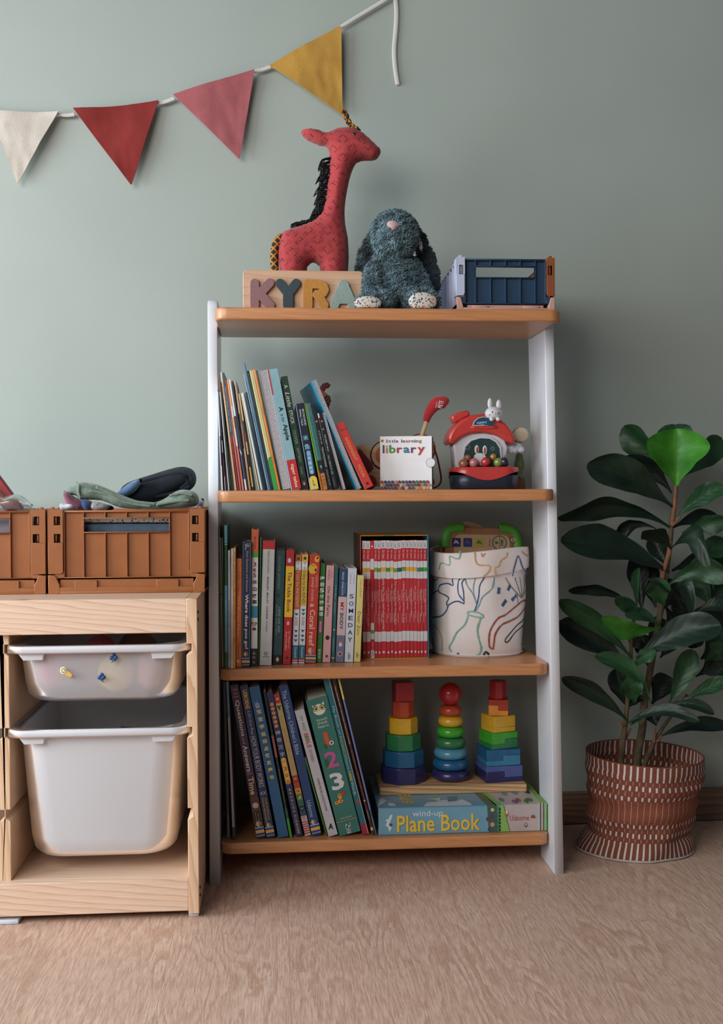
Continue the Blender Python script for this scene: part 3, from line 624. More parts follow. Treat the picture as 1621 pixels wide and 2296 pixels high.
S3 = [  # d, xl, xr, tx, ty, col, label, prints
 (.270, 491.2, 495.8, 484.4, 1180.5, '3a5f64', 'slim grey-teal paperback at the far left of third shelf', [('t', 'once upon', .5, .05, .2, .4, '86a8a8'), ('t', 'stories', .5, .7, .9, .4, '86a8a8')]),
 (.270, 496.0, 499.3, 491.8, 1205.5, 'c3a240', 'thin yellow paperback with black lettering at the left end', [('t', 'THE LITTLE YELLOW ONE', .5, .03, .2, .5, '2a2618'), ('r', 0, 1, .43, .44, '2a2618')]),
 (.270, 499.5, 504.0, 496.6, 1205.5, '1f3a2a', 'thin dark green paperback beside the yellow one', [('t', 'what can you see', .5, .02, .16, .4, '9ab09a'), ('t', 'stories', .5, .86, .98, .5, '7aa07a')]),
 (.280, 504.4, 510.9, 503.0, 1178, '1f5a34', 'tall paperback, green with pale blue bands', [('r', 0, 1, 0, .125, '5aa4b4'), ('r', 0, 1, .13, .136, 'a9d0d8'), ('r', 0, 1, .42, .885, '5fa3b0'), ('t', 'ZOG', .5, .45, .52, .5, '2c5a66')]),
 (.276, 511.6, 517.2, 510.8, 1234, 'cfc8cb', 'white paperback with black lettering, left of the pair', [('t', 'Tiny Country', .5, .07, .18, .45, '2a282a'), ('t', 'WE ARE GOING ON A PICNIC', .5, .42, .66, .45, '2a282a'), ('t', 'TALES', .5, .87, .93, .4, '2a282a')]),
 (.280, 517.5, 522.8, 518.2, 1230, 'd3ccd0', 'white paperback with faint lettering, right of the pair', [('t', 'THE VERY SLEEPY BEAR', .5, .06, .32, .35, '77767c'), ('t', 'stories', .5, .47, .58, .3, 'a09aa0'), ('t', 'ROD CAMP', .5, .78, .92, .35, '55565c')]),
 (.279, 523.0, 528.0, 523.8, 1228, 'd39b3a', 'slim yellow-orange paperback with orange stripes', [('t', 'BIGGER', .5, .04, .12, .5, '5a3414')]+[('r', .1, .9, v, v+.006, 'c8602c') for v in (.14, .155, .17, .33, .345, .36, .55, .565, .58, .75, .765, .78)]+[('t', 'ALWAYS ROOM', .5, .19, .31, .4, '9a5a1c'), ('t', 'NEVER ALONE', .5, .4, .53, .4, '9a5a1c')]),
 (.270, 528.4, 541.4, 529.6, 1252, 'c8693a', 'orange book lettered Forest Fable in pale letters', [('t', '~ Gelyn Ong', .5, .08, .30, .4, '7d3a20', {'s': .2}), ('t', 'The Forest Fable', .45, .345, .71, .42, 'e0a878'), ('t', 'Marshall', .5, .78, .92, .22, '5a2c18'), ('r', .25, .6, .93, .955, 'dcc0a8')]),
 (.268, 542.0, 560.2, 544.6, 1214, '232442', 'navy book asking Where does poo go in white letters', [('r', 0, .06, 0, 1, '5f83a0'), ('r', .93, 1, 0, .92, '5a7a94'), ('t', 'Lift', .62, .02, .045, .5, 'c8ccd4', {'a': -90}), ('t', 'the flap', .34, .02, .07, .2, 'c8ccd4'), ('t', 'First Questions and Answers', .55, .08, .40, .3, 'aeb6c8'), ('t', 'Where does poo go?', .5, .42, .855, .52, 'd9dbe2', {'b': .02})]+balloon(.895)+ustripes()),
 (.258, 561.5, 577.2, 564.2, 1187, 'd5d3d6', 'tall white book with red numerals 365 and black characters', [('r', 0, 1, 0, .165, 'c65c34'), ('t', '最好的', .5, .05, .14, .34, '4a2c24'), ('r', 0, 1, .165, .205, '4f9a2e'), ('h', '3', .255, .62, .45, '7a1f2c', {'b': .02}), ('h', '6', .295, .62, .45, '7a1f2c', {'b': .02}), ('h', '5', .335, .62, .45, '7a1f2c', {'b': .02}),
    ('h', '床', .385, .62, .72, '1c1c1e', {'b': .015}), ('h', '边', .435, .62, .72, '1c1c1e', {'b': .015}), ('h', '故', .485, .62, .72, '1c1c1e', {'b': .015}), ('h', '事', .53, .62, .72, '1c1c1e', {'b': .015}), ('r', 0, 1, .56, .645, '2f7f98'),
    ('c', .5, .69, .28, '5c2e20'), ('c', .5, .69, .2, 'd9a888'), ('c', .2, .685, .1, '5c2e20'), ('c', .8, .685, .1, '5c2e20'), ('c', .5, .727, .28, '6b3424', 1, .8), ('r', 0, 1, .87, 1, '141416'), ('h', '喜', .905, .42, .42, 'b8a8a8'), ('h', '悦', .935, .42, .42, 'b8a8a8'), ('h', '坊', .97, .42, .42, 'b8a8a8')]),
 (.250, 578.2, 581.0, 584.0, 1204, '4a8a40', 'very thin green booklet behind the tall white one', []),
 (.252, 581.6, 609.2, 589.4, 1213, 'bcbcbd', 'thick white book of Malay Chinese words with red top', [('r', 0, .05, 0, 1, '6d8a6a'), ('r', 0, 1, 0, .068, 'b1272f'), ('t', 'PRESS·AND·LEARN', .5, .08, .26, .13, '3a3a3c'), ('t', 'ENGLISH  MALAY  CHINESE', .5, .29, .63, .13, '1c1c1e', {'b': .02}), ('t', 'WORDS', .5, .64, .73, .13, '3a3a3c'), ('c', .5, .905, .15, '3a6a70'), ('c', .5, .905, .08, 'bcbcbd'), ('r', .25, .75, .928, .933, '3a6a70')]),
 (.243, 611.4, 632.4, 619.2, 1234, '23464a', 'dark teal book with handwritten grey lettering', [('t', 'OLIVER JEFFERS', .35, .05, .34, .34, '5f8078', {'s': .2}), ('c', .35, .395, .2, '182c30'), ('t', 'HERE WE ARE', .55, .50, .72, .26, '86a098'), ('t', 'Notes for living on Earth', .25, .48, .74, .2, '86a098'), ('r', 0, 1, .915, 1, '131618'), ('c', .5, .955, .2, 'c08a6c', .8, 1.3), ('c', .5, .955, .1, 'e0dcd0', .7, 1.5)]),
 (.243, 633.8, 652.2, 642.4, 1234, 'b3242c', 'red and yellow book lettered Tickle in dark red', [('c', .4, .09, .2, 'c9c0cc', 1, 1.5), ('r', 0, 1, .14, .585, 'e2b92e'), ('t', 'The Tickle Book', .5, .19, .545, .48, '5e2a30', {'b': .015}), ('c', .5, .64, .16, 'd9b0a8', 1, 1.6), ('t', 'Ian Whybrow', .66, .71, .86, .22, 'e8c8c0'), ('t', 'Axel Scheffler', .34, .71, .88, .22, 'e8c8c0'), ('h', '♣', .94, .4, .4, '5c1218')]),
 (.236, 653.9, 668.0, 662.4, 1244.5, 'cfd2d6', 'white book with orange panel and blue triangles', [('r', 0, 1, 0, .06, 'b56a2c'), ('c', .5, .035, .25, '4a2c18')]+bx('I can be PATIENT', 'c9b0a0', 'b85f28', .14, .50)),
 (.236, 669.2, 683.2, 677.4, 1243.5, 'cfd2d6', 'white book with yellow KIND panel and blue triangles', [('r', 0, 1, 0, .065, 'dba833'), ('c', .5, .035, .25, '3a3020')]+bx('I like to be KIND', '4a3a3c', 'c9a83a', .14, .47)),
 (.234, 684.2, 708.0, 694.6, 1244.5, 'bb3a2c', 'orange-red book lettered a coral reef with yellow fish', [('c', .7, .04, .28, 'dba02e', .8, 1.1), ('c', .35, .13, .42, 'd9a42e', 1, 1.2), ('c', .62, .14, .12, '3a2018', .8, 1.3), ('c', .75, .03, .1, '3a2018'), ('p', [(.1, .09), (.5, .1), (.5, .106), (.1, .097)], '8a5a1c'), ('t', 'usborne', .78, .19, .30, .2, 'dca890'), ('t', 'peep inside', .4, .21, .43, .34, 'e0b4a0'), ('t', 'a Coral reef', .5, .45, .84, .5, 'e2c0b0', {'b': .01})]+balloon(.885)+ustripes()),
 (.228, 708.8, 721.6, 717.8, 1262.5, '2c6e30', 'green book with white Chinese characters', [('h', c, v, .74, .80, 'dfe4da', {'b': .02}) for c, v in zip('睡前5分钟童话', (.155, .215, .275, .335, .395, .455, .51))]+[('r', .25, .75, .59, .69, 'a8468a'), ('c', .5, .59, .25, 'a8468a'), ('c', .5, .69, .25, 'a8468a'), ('t', '助人为乐', .5, .59, .69, .3, 'e6c0d8'), ('t', '爱悦坊', .5, .86, .96, .5, 'b8ccb0')]),
 (.228, 723.0, 741.0, 732.2, 1268, 'cb9c9e', 'pale pink book lettered On the Farm with a hen', [('t', 'Little', .68, .06, .13, .16, '8a5058'), ('t', 'WORLD', .35, .04, .15, .22, '7a2c3c'), ('t', 'On the Farm', .42, .215, .525, .36, '3c4434', {'b': .01}), ('c', .5, .745, .26, '1c1a1c', 1, 1.1), ('c', .74, .75, .09, 'b0323a'), ('c', .5, .935, .27, 'e6e0e0'), ('c', .5, .935, .22, '1c1a1c'), ('c', .5, .935, .15, 'b5313a')]),
 (.228, 742.6, 750.4, 751.2, 1270, '285a5c', 'thin teal book right of the pink one', [('t', 'Under water', .5, .2, .5, .4, '7fb0ac'), ('c', .5, .66, .25, 'a8b4ac'), ('t', 'Usborne', .5, .74, .88, .4, '86b4b0'), ('r', 0, 1, .945, .96, 'b88a50')]),
 (.228, 752.0, 771.2, 761.4, 1277, '6b6e86', 'book lettered MY BODY with navy top and grey foot', [('r', 0, 1, 0, .295, '1f3f63'), ('t', 'MAGIC WINDOWS', .45, .03, .28, .26, 'c0ccd8'), ('t', 'little', .75, .15, .26, .14, '8aa0b8'), ('r', 0, 1, .295, .71, 'c9adae'), ('t', 'MY', .5, .355, .45, .42, 'b5312c', {'b': .03}), ('t', 'BODY', .5, .47, .65, .42, '3c4a78', {'b': .03}), ('t', 'O', .5, .515, .56, .42, '5a8a3c', {'b': .03}), ('c', .5, .78, .15, 'b8705c'), ('c', .5, .81, .2, 'd0c4c8', 1, 1.2), ('c', .5, .91, .27, 'e6e0e0'), ('c', .5, .91, .21, '1c1a1c'), ('c', .5, .91, .13, 'b5313a')]),
 (.229, 772.6, 792.2, 781.0, 1274.5, 'c9ced8', 'white book with SOMEDAY in tall navy letters', [('t', 'mcghee', .72, .07, .17, .15, '56606c'), ('t', 'reynolds', .3, .06, .17, .15, '56606c')]+[('h', c, .30+i*.0765, .50, .52, '1f3550', {'b': .01}) for i, c in enumerate('SOMEDAY')]+[('t', 'a&b', .5, .90, .97, .3, '3a6a78')]),
 (.229, 793.6, 808.4, 801.8, 1290, 'd6c87e', 'pale yellow book lettered Zoo, touching the box set', [('t', 'Campbell', .55, .05, .25, .42, 'a08c58'), ('t', 'Dear Zoo', .5, .42, .69, .45, '5a4a38'), ('t', 'a&b', .5, .89, .95, .4, '3a4a38')]),
]
for (d, xl, xr, tx, tyy, c, lab, pr) in S3: book(2, d, xl, xr, tx, tyy, c, lab, 'book', pr, W=.15, group=g2)

# boxed set with seventeen red books
dS = .196; z0 = ZS[2]+.0004
PL = at_z(809.0, dS, z0); PR = at_z(961.5, dS, z0); PTp = at(889, 1200, dS); SW = PR.x-PL.x; SH = PTp.z-z0
box_t = empty('slipcase', (PL.x, -dS, z0), 'open box set of slim red storybooks, yellow top edge and blue right edge', 'box set', None)
mb = MB(); br = plain('5c3226', .5); b_ = .0014; D_ = .178
mb.box(0, b_, 0, D_, 0, SH, br); mb.obj('side_board', box_t)
MB().box(SW-b_, SW, 0, D_, 0, SH, plain('3a86a4', .5)).obj('side_board', box_t)
MB().box(b_, SW-b_, D_-b_, D_, 0, SH, br).obj('back_board', box_t)
mb = MB(); mb.box(b_, SW-b_, 0, D_-b_, SH-b_, SH, plain('c9902c', .5)); mb.box(SW*.34, SW*.5, -.0002, .0, SH-b_, SH, plain('4f8a3c', .5)); mb.obj('top_board', box_t)
MB().box(b_, SW-b_, 0, D_-b_, 0, b_, plain('b8a23c', .5)).obj('bottom_board', box_t)
MB().box(0, b_, -.0003, 0, 0, SH, plain('b5503a', .5)).obj('edge_trim', box_t)
tts = ['Scrambled Eggs Super!', 'The Sneetches and other stories', 'Fox in Socks', 'Wacky Wednesday', 'I Can Read with My Eyes Shut!', 'Yertle the Turtle and other stories', 'Ten Apples up on Top', "Oh, the Places You'll Go!", 'The Cat in the Hat Comes Back', 'Hop on Pop', 'I Wish That I Had Duck Feet', 'The Lorax', 'Horton Hears a Who!', "Dr. Seuss' Sleep Book", "There's a Wocket in my Pocket", 'The Cat in the Hat', 'Green Eggs and Ham']
bc = ['d9a02e', 'd09a34', None, '7d9a34', '6d8a34', 'd9a02e', '2f8f2e', 'd9a82e', '6d9440', '1f5068', '6d8f2e', 'd9a02e', 'd9a02e', 'd9a02e', '2f7f94', '2f7f2e', '4f9a2e']
wd = [8, 8, 7.3, 6.8, 6.6, 10.4, 7.6, 6.9, 8, 8, 8.2, 7.4, 7.6, 7.4, 5.4, 6.9, 7.8]; tot = sum(wd); avail = SW-2*b_-.0030; x = b_+.0026
random.seed(11)
for i, (tt, c2, ww) in enumerate(zip(tts, bc, wd)):
    t_ = avail*ww/tot-.0005; h_ = SH-.0115-random.random()*.001; off = random.uniform(-.012, .012)
    root = empty('storybook', (PL.x+x, -dS+.0035, z0+b_+.0003), 'thin red storybook in the box set, %s from its left' % ['first', 'second', 'third', 'fourth', 'fifth', 'sixth', 'seventh', 'eighth', 'ninth', 'tenth', 'eleventh', 'twelfth', 'thirteenth', 'fourteenth', 'fifteenth', 'sixteenth', 'last'][i], 'book', 'red storybooks in the box set')
    rc = plain(['b8303a', 'bd3038', 'c02c36', 'b53038'][i % 4], .4, .03); m_ = MB(); m_.box(0, t_, 0, .0008, 0, h_, rc, r=.0003, seg=1); m_.box(0, .0008, .0008, .165, 0, h_, rc); m_.box(t_-.0008, t_, .0008, .165, 0, h_, rc); m_.obj('cover', root)
    MB().box(.0008, t_-.0008, .0008, .162, .002, h_-.002, PAGE).obj('pages', root)
    o = off*.3
    if c2: it = [('r', 0, 1, 0, .068+o, 'cfcfd2'), ('t', 'cat', .5, .02+o, .06+o, .5, '1c1c20'), ('t', 'Dr. Seuss', .5, .085+o, .155+o, .45, 'e6c8c4'), ('r', 0, 1, .175+o, .325+o, 'cfcfd2'), ('r', 0, 1, .23+o, .265+o, c2), ('t', tt, .5, .53-.0065*len(tt), .53+.0065*len(tt), .42, 'e3c3be'), ('r', 0, 1, .775+o, .86+o, 'cfcfd2'), ('r', .25, .7, .942+o, .960+o, 'e0d0cc'), ('r', .0, .12, .42, .52, 'd8b0ac'), ('r', .0, .12, .62, .70, 'd8b0ac')]
    else: it = [('r', .3, .7, .04, .055, 'e0d0cc'), ('r', 0, 1, .155, .245, 'cfcfd2'), ('t', tt, .5, .43, .56, .42, 'e3c3be', {'a': 90}), ('r', 0, 1, .70, .84, 'cfcfd2'), ('r', 0, 1, .76, .79, '4f9a4a'), ('t', 'Dr. Seuss', .5, .865, .93, .45, 'e6c8c4', {'a': 90}), ('r', 0, 1, .935, 1, 'cfcfd2'), ('t', 'cat', .5, .945, .985, .5, '1c1c20', {'a': 90})]
    spine_print(t_, h_, it).obj('spine_print', root)
    x += avail*ww/tot

g3 = 'books leaning on the lowest shelf'
S4 = [
 (.252, 509.6, 516.0, 500.2, 1530, '17181a', 'thin black book with a pale foot at the left end', [('t', 'LEMONY / JON KLASSEN', .5, .02, .30, .5, '55565a'), ('t', 'THE DARK', .5, .45, .53, .5, '4a4b50'), ('p', [(.5, .83), (1, .97), (1, 1), (0, 1), (0, .97)], '8a7f76'), ('t', 'tale', .5, .9, .97, .4, '2a2a2c')], .155, None),
 (.262, 521.8, 527.2, 507.2, 1529, 'b0aaae', 'thin white book with blue top at the left end', [('r', 0, 1, 0, .22, '5f93ad'), ('t', 'JOURNEY THE', .5, .05, .13, .5, '2c4858'), ('t', 'WATER', .5, .17, .22, .5, '2c4858'), ('r', 0, 1, .92, 1, '27303c')], .155, None),
 (.262, 576.2, 596.4, 514.8, 1537, '35213f', 'purple book of Questions and Answers about Time', [('h', 'Lift', .032, .24, .5, 'd99a84', {'u': .5}), ('h', 'the', .055, .24, .45, 'd99a84', {'u': .5}), ('h', 'flap', .078, .24, .55, 'd99a84', {'u': .5}), ('t', 'Questions', .5, .10, .335, .52, 'dccdd0', {'b': .015}), ('t', 'and', .5, .345, .385, .3, 'b89cac'), ('t', 'Answers', .5, .395, .565, .52, 'dccdd0', {'b': .015}), ('h', 'about', .575, .26, .6, 'd99a84'), ('t', 'Time', .5, .60, .715, .62, 'dfbd86', {'b': .02}),
    ('r', 0, 1, .745, .93, '5c352e'), ('c', .5, .75, .5, '5c352e'), ('c', .5, .785, .33, 'c9c4bc'), ('c', .5, .785, .2, '2c2826'), ('c', .5, .785, .17, 'c9c4bc'), ('r', .16, .84, .825, .925, '171415'), ('t', 'Katie Daynes', .62, .835, .90, .2, 'a8a0a0'), ('t', 'Marie-Eve Tremblay', .34, .83, .905, .2, 'a8a0a0')]+balloon(.905, .5, .3)+ustripes(), .19, None),
 (.262, 598.6, 618.0, 537.0, 1538, '232c52', 'navy lift-the-flap book titled How Your Body Works', [('t', 'USBORNE', .5, .03, .155, .5, 'dfb24c', {'b': .02}), ('t', 'Lift-the-flap', .5, .17, .325, .4, '9fb0d0'), ('t', 'HOW YOUR BODY WORKS', .5, .335, .665, .58, 'cfd8e6', {'b': -.01}), ('h', 'XX', .705, .4, .7, 'b9c8d8'), ('t', 'ROSIE DICKINS and', .68, .74, .88, .22, 'c2a95c'), ('t', 'OCEANE MEKLENBERG', .33, .73, .90, .22, 'c2a95c')]+balloon(.915, .5, .26)+ustripes(), .19, None),
 (.262, 624.2, 648.6, 557.8, 1541.5, '245c86', 'blue book with yellow Chinese characters, blank lower half', [('t', 'kuobu', .45, .105, .13, .75, 'cfd8dc', {'a': 8})]+[x_ for c, v in zip('宝宝学说话点读发声书', (.165, .215, .265, .315, .362, .410, .456, .503, .55, .60)) for x_ in (('h', c, v, .40, .44, 'e8e2c8', {'b': .04}), ('h', c, v, .36, .40, 'd9b13e', {'b': .02}))], .19, None),
 (.259, 650.0, 655.6, 590.4, 1551, '1f2220', 'thin black book with a green foot, beside the blue one', [('r', 0, 1, .30, .45, '9a5a4c'), ('t', 'Julia and Axel', .5, .53, .75, .4, 'a08f50'), ('r', 0, 1, .80, .87, '2f5a48'), ('r', 0, 1, .87, 1, '3f9a34')], .16, None),
 (.256, 659.4, 679.6, 591.6, 1553.5, '25305a', 'navy book with yellow badges and white Chinese characters', [('c', .5, v, .27, 'e0a45c') for v in (.085, .115, .145, .175, .205, .235)]+[('c', .5, v, .19, 'd07f3c') for v in (.085, .115, .145, .175, .205, .235)]+[('h', c, v, .66, .72, 'c9ced8') for c, v in zip('神奇汉字', (.28, .33, .38, .43))]+[('r', .12, .88, .47, .62, 'e2b24c'), ('c', .5, .47, .38, 'e2b24c'), ('c', .5, .62, .38, 'e2b24c'), ('h', '学识', .48, .3, .6, '8a5a2c'), ('h', '3', .53, .6, .5, 'a8482c', {'b': .02}), ('h', '0', .575, .6, .5, 'a8482c', {'b': .02}), ('h', '0', .62, .6, .5, 'a8482c', {'b': .02})]+
    [('h', c, v, .36, .38, 'cdb47c') for c, v in zip('趣味识得三百字', (.675, .70, .725, .75, .775, .80, .825))]+[('h', c, v, .36, .38, 'cdb47c') for c, v in zip('幼小衔接打基础', (.855, .875, .895, .915, .935, .952, .97))], .19, None),
 (.252, 683.4, 698.0, 612.2, 1557.5, 'b89c68', 'beige book with red, yellow, green and striped bands', [('r', 0, 1, 0, .065, 'a8342a'), ('c', .5, .035, .22, 'd9b070'), ('p', [(.1, .08), (.9, .085), (.5, .10), (.7, .11), (.4, .115)], '2a4434'), ('t', 'THE BOOK OF MYTHS', .5, .15, .55, .4, 'a8905c'), ('r', 0, 1, .575, .625, '9c3226'), ('c', .5, .598, .22, 'd9a46c'), ('c', .5, .598, .1, '3a1c14'), ('r', 0, 1, .625, .665, 'a8452c'), ('r', 0, 1, .665, .705, 'c98f34'), ('c', .5, .685, .3, '8a6424', 1, .6), ('r', 0, 1, .705, .75, '5f7a3c'), ('p', [(.2, .74), (.8, .715), (.6, .74)], 'c9c4b0'), ('r', 0, 1, .75, .79, '2c6450'), ('r', 0, 1, .79, .825, '1c2a3c'), ('c', .5, .808, .2, '7a8a3c', 1.3, .6), ('r', 0, 1, .825, .86, '3c4260'), ('r', 0, 1, .86, 1, 'c9a8a4')]+
    [('t', 'MOR', .5, .868, .888, .8, '5a4a4c', {'a': 0})]+[('r', 0, 1, .90+i*.0155, .907+i*.0155, 'a0302e') for i in range(6)], .18, None),
 (.256, 700.4, 722.0, 624.6, 1538.5, '1d3d6e', "navy hardback lettered Children's Bible in pale blue", [('t', "The Usborne Children's Bible", .45, .035, .46, .46, 'a9b8cc'), ('t', 'Usborne', .45, .765, .875, .42, 'a9b8cc')]+balloon(.91, .45, .24)+ustripes(), .19, None),
 (.255, 729.8, 735.0, 681.5, 1700, '3f6e2c', 'slim green book wedged left of the white bible stories', [], .15, None),
 (.262, 736.8, 759.6, 660.4, 1595, 'b9b6bd', 'white book lettered Bible Stories in coloured letters', [('t', 'MY FIRST', .5, .05, .17, .30, '3a6a78'), ('t', 'BIBLE', .52, .185, .30, .42, 'b0402c', {'b': .02}), ('t', 'I', .52, .208, .222, .42, '3a8a4c', {'b': .02}), ('t', 'STORIES', .5, .315, .41, .26, '8a3c3c'), ('t', 'DAWN MACHELL & HAYLEY DOWN', .5, .545, .80, .22, '2c2c30'), ('h', 'A', .925, .62, .5, '111113', {'b': .04, 'a': -12})], .19, None),
 (.262, 761.6, 812.0, 685.4, 1571, '2f6e66', 'thick teal counting book with large 1, 2 and 3', [('c', .5, .085, .27, 'd5d0c8', 1.05, .95), ('p', [(.22, .045), (.42, .062), (.58, .062), (.78, .035), (.76, .09), (.24, .09)], 'd5d0c8'), ('c', .34, .073, .13, '2f6e66'), ('c', .66, .073, .13, '2f6e66'), ('c', .35, .075, .095, 'd9b13a'), ('c', .65, .075, .095, 'd9b13a'), ('c', .36, .076, .05, '1c1c1c'), ('c', .64, .076, .05, '1c1c1c'), ('p', [(.46, .085), (.54, .085), (.5, .10)], 'e0b03a'),
    ('h', 'touch', .155, .13, .5, 'c9ccc4'), ('h', 'think', .18, .13, .48, 'c9ccc4'), ('h', 'learn', .205, .13, .48, 'c9ccc4'), ('h', '1', .30, .64, .20, 'c8502c', {'b': .03}), ('c', .68, .335, .1, 'd5d0c8'), ('c', .68, .335, .05, '1c1c1c'), ('c', .38, .35, .12, '1f5a3a', .7, 1), ('h', '2', .45, .76, .58, 'b8558a', {'b': .03}), ('c', .24, .47, .09, '1f5a34', 1, 2.2), ('h', '3', .61, .80, .60, 'cfcdd0', {'b': .03}),
    ('c', .62, .705, .1, 'b5302c', 1.3, .8), ('c', .45, .72, .1, 'd98a3c', .9, 1.4), ('c', .42, .755, .09, 'd98a3c', 1.6, .9), ('c', .25, .76, .09, 'd98a3c', 1.1, .9), ('c', .45, .71, .03, '1c1c1c'), ('c', .45, .755, .03, '1c1c1c'), ('c', .26, .758, .03, '1c1c1c'), ('h', 'Xavier Deneux', .875, .08, .55, 'b8c0b8'), ('r', 0, 1, .895, .899, 'c98a4c'), ('t', 'Gσ°', .5, .935, .975, .5, 'cfd4cc', {'a': 0})], .17, None),
 (.258, 812.6, 828.0, 723.0, 1521.5, '1f6470', 'tall teal book of phonics, patterns and 1000 words', [('t', 'My Book of', .45, .18, .36, .4, '9fc4c0'), ('t', 'PHONICS', .45, .37, .50, .42, 'b0a83a'), ('t', 'Patterns', .45, .505, .585, .36, '8fb8b4'), ('t', '1000', .45, .595, .655, .44, 'c9b43a', {'b': .02}), ('t', 'Words', .45, .66, .745, .40, 'b0c8c8'), ('c', .6, .79, .3, '8a4c3c', 1, 1.5), ('r', 0, 1, .93, 1, '9c1f3c'), ('r', .9, 1, 0, 1, 'a8b4bc')], .19, None),
 (.259, 834.6, 840.6, 743.6, 1521.5, '4a2520', 'maroon book of first thousand words in Chinese', [('t', 'THE USBORNE FIRST THOUSAND WORDS IN CHINESE', .5, .05, .42, .5, 'c8b0a0'), ('t', 'Heather Amery', .5, .46, .70, .4, 'c07a3c'), ('c', .5, .78, .35, 'd9b070'), ('t', 'USBORNE', .5, .84, .90, .4, 'b89c94'), ('r', 0, 1, .95, .97, 'd9a35c')], .19, None),
 (.259, 841.4, 845.8, 757.4, 1523, '6f78b4', 'slim periwinkle book with a yellow top', [('r', 0, 1, 0, .13, 'd9c45c'), ('t', 'star book', .5, .03, .1, .5, '3c3a3c'), ('t', 'The Cat in the book', .5, .2, .36, .5, '8fa0d4'), ('r', 0, 1, .84, 1, '2c5a64'), ('t', 'colour', .5, .88, .95, .4, 'b8ccd0')], .19, None),
]
for (d, xl, xr, tx, tyy, c, lab, pr, W_, g_) in S4: book(3, d, xl, xr, tx, tyy, c, lab, 'book', pr, W=W_, group=g3)

# ------------------------------------------------------------------ toys on the second shelf
ply = wood('toy_plywood', 'd9b98e', 'cfab7c', 'bd9666', 'X', .5, ring=60, warp=.1, fine=.6, lines=.5)
def arcpts(cx, cz, r, a0=0, a1=360, n=24, sx=1, sz=1):
    return [(cx+r*sx*math.cos(math.radians(a0+(a1-a0)*i/n)), cz+r*sz*math.sin(math.radians(a0+(a1-a0)*i/n))) for i in range(n if a1-a0 == 360 else n+1)]
def pix_poly(pts, d, o): return [((at(x, y, d)-o).x, (at(x, y, d)-o).z) for x, y in pts]
# little board-book box
dL = .262; pl = at_z(852.5, dL, ZS[1]+.0004); pr_ = at_z(965.5, dL, ZS[1]+.0004); bw = (pr_.x-pl.x)/math.cos(.2); bh = at(905, 979, dL).z-ZS[1]
lib = empty('board_book_box', (pl.x, -dL, ZS[1]+.0004), 'white box of little learning library board books with rows of dots', 'book box', None, (0, 0, -.19))
wb = plain('e9e8ec', .45, .02)
mb = MB(); mb.box(0, bw, 0, .0012, 0, bh, wb, r=.0004, seg=1); mb.box(0, bw, .0448, .046, 0, bh, wb); mb.box(0, .0012, .0012, .0448, 0, bh, wb); mb.box(.0012, bw, .0012, .0448, bh-.0012, bh, wb); mb.box(.0012, bw, .0012, .0448, 0, .0012, wb); mb.obj('box', lib)
for i, c in enumerate(('b5312c', '3a7a4a', 'd9a02e', '2c4a7a')):
    mb = MB(); y = .002+i*.0107; mb.box(.004, bw-.0008, y, y+.0101, .0016, bh-.0016, plain('bdb9b4', .6)); mb.box(.004, bw-.0004, y, y+.0008, .0015, bh-.0015, plain(c, .5)); mb.box(.004, bw-.0004, y+.0093, y+.0101, .0015, bh-.0015, plain(c, .5)); mb.obj('board_book', lib)
its = [('c', .045, .085, .03, 'c99a3c'), ('c', .045, .085, .016, '1c1c1c', .7, 1.2)]
cols = ['274a6e', 'b5483c', '8a3a54', '5a4a8a', '2f6a8a', '5c4a2e', '274a6e', '6a5a3a', 'b5712e', 'a03a3a', '6e5aa0', '3a7a3e', '9a4a7a', '8a8a34']
def word(s, v, cx0, cx1, hf, cc):
    out = []; ws = [textpoly(ch, .02)[2] if ch != ' ' else .3 for ch in s]; gap = .09; tw = sum(ws)+gap*(len(s)-1); sc = (cx1-cx0)/tw; x = cx0; 
    for ch, w_ in zip(s, ws):
        if ch != ' ':
            hh = textpoly(ch, .02)[3]; base = v+ (hf*.5) 
            top = hh*hf/.72; dz = .2*hf/.72 if ch in 'gypq' else 0
            out.append(('h', ch, base-top/2+dz, top*bh/bw, w_*sc, cc[len(out) % len(cc)], {'u': x+w_*sc/2, 'b': .02}))
        x += (w_+gap)*sc
    return out
its += word('little learning', .09, .12, .80, .062, cols) + word('library', .24, .05, .86, .15, ['2c4a70', 'c07a3c', '3f8a2e', 'a0304a', '2f6f86', '6a3a6a', 'b5382e'])
random.seed(5); dc = ['7a2c24', 'b5707a', 'd9a05c', '27305c', '2c3a6a', '2c4a7a', 'b56a3c', '8a3a4a', '3a6a3a', 'a04a3a', '1c2c4a', '5c3a6a', 'c98a3c', '2f5a4a', '6a2c3a']
for r_ in range(3):
    for i in range(14): its.append(('c', .035+(i+.5*(r_ % 2))*.0675, .858+r_*.056, .031, dc[random.randrange(15)]))
its.append(('c', .97, .5, .09, 'a9a8ac', 1, 1)); its.append(('c', .975, .5, .08, 'dddce0', 1, 1))
spine_print(bw, bh, its).obj('front_print', lib)

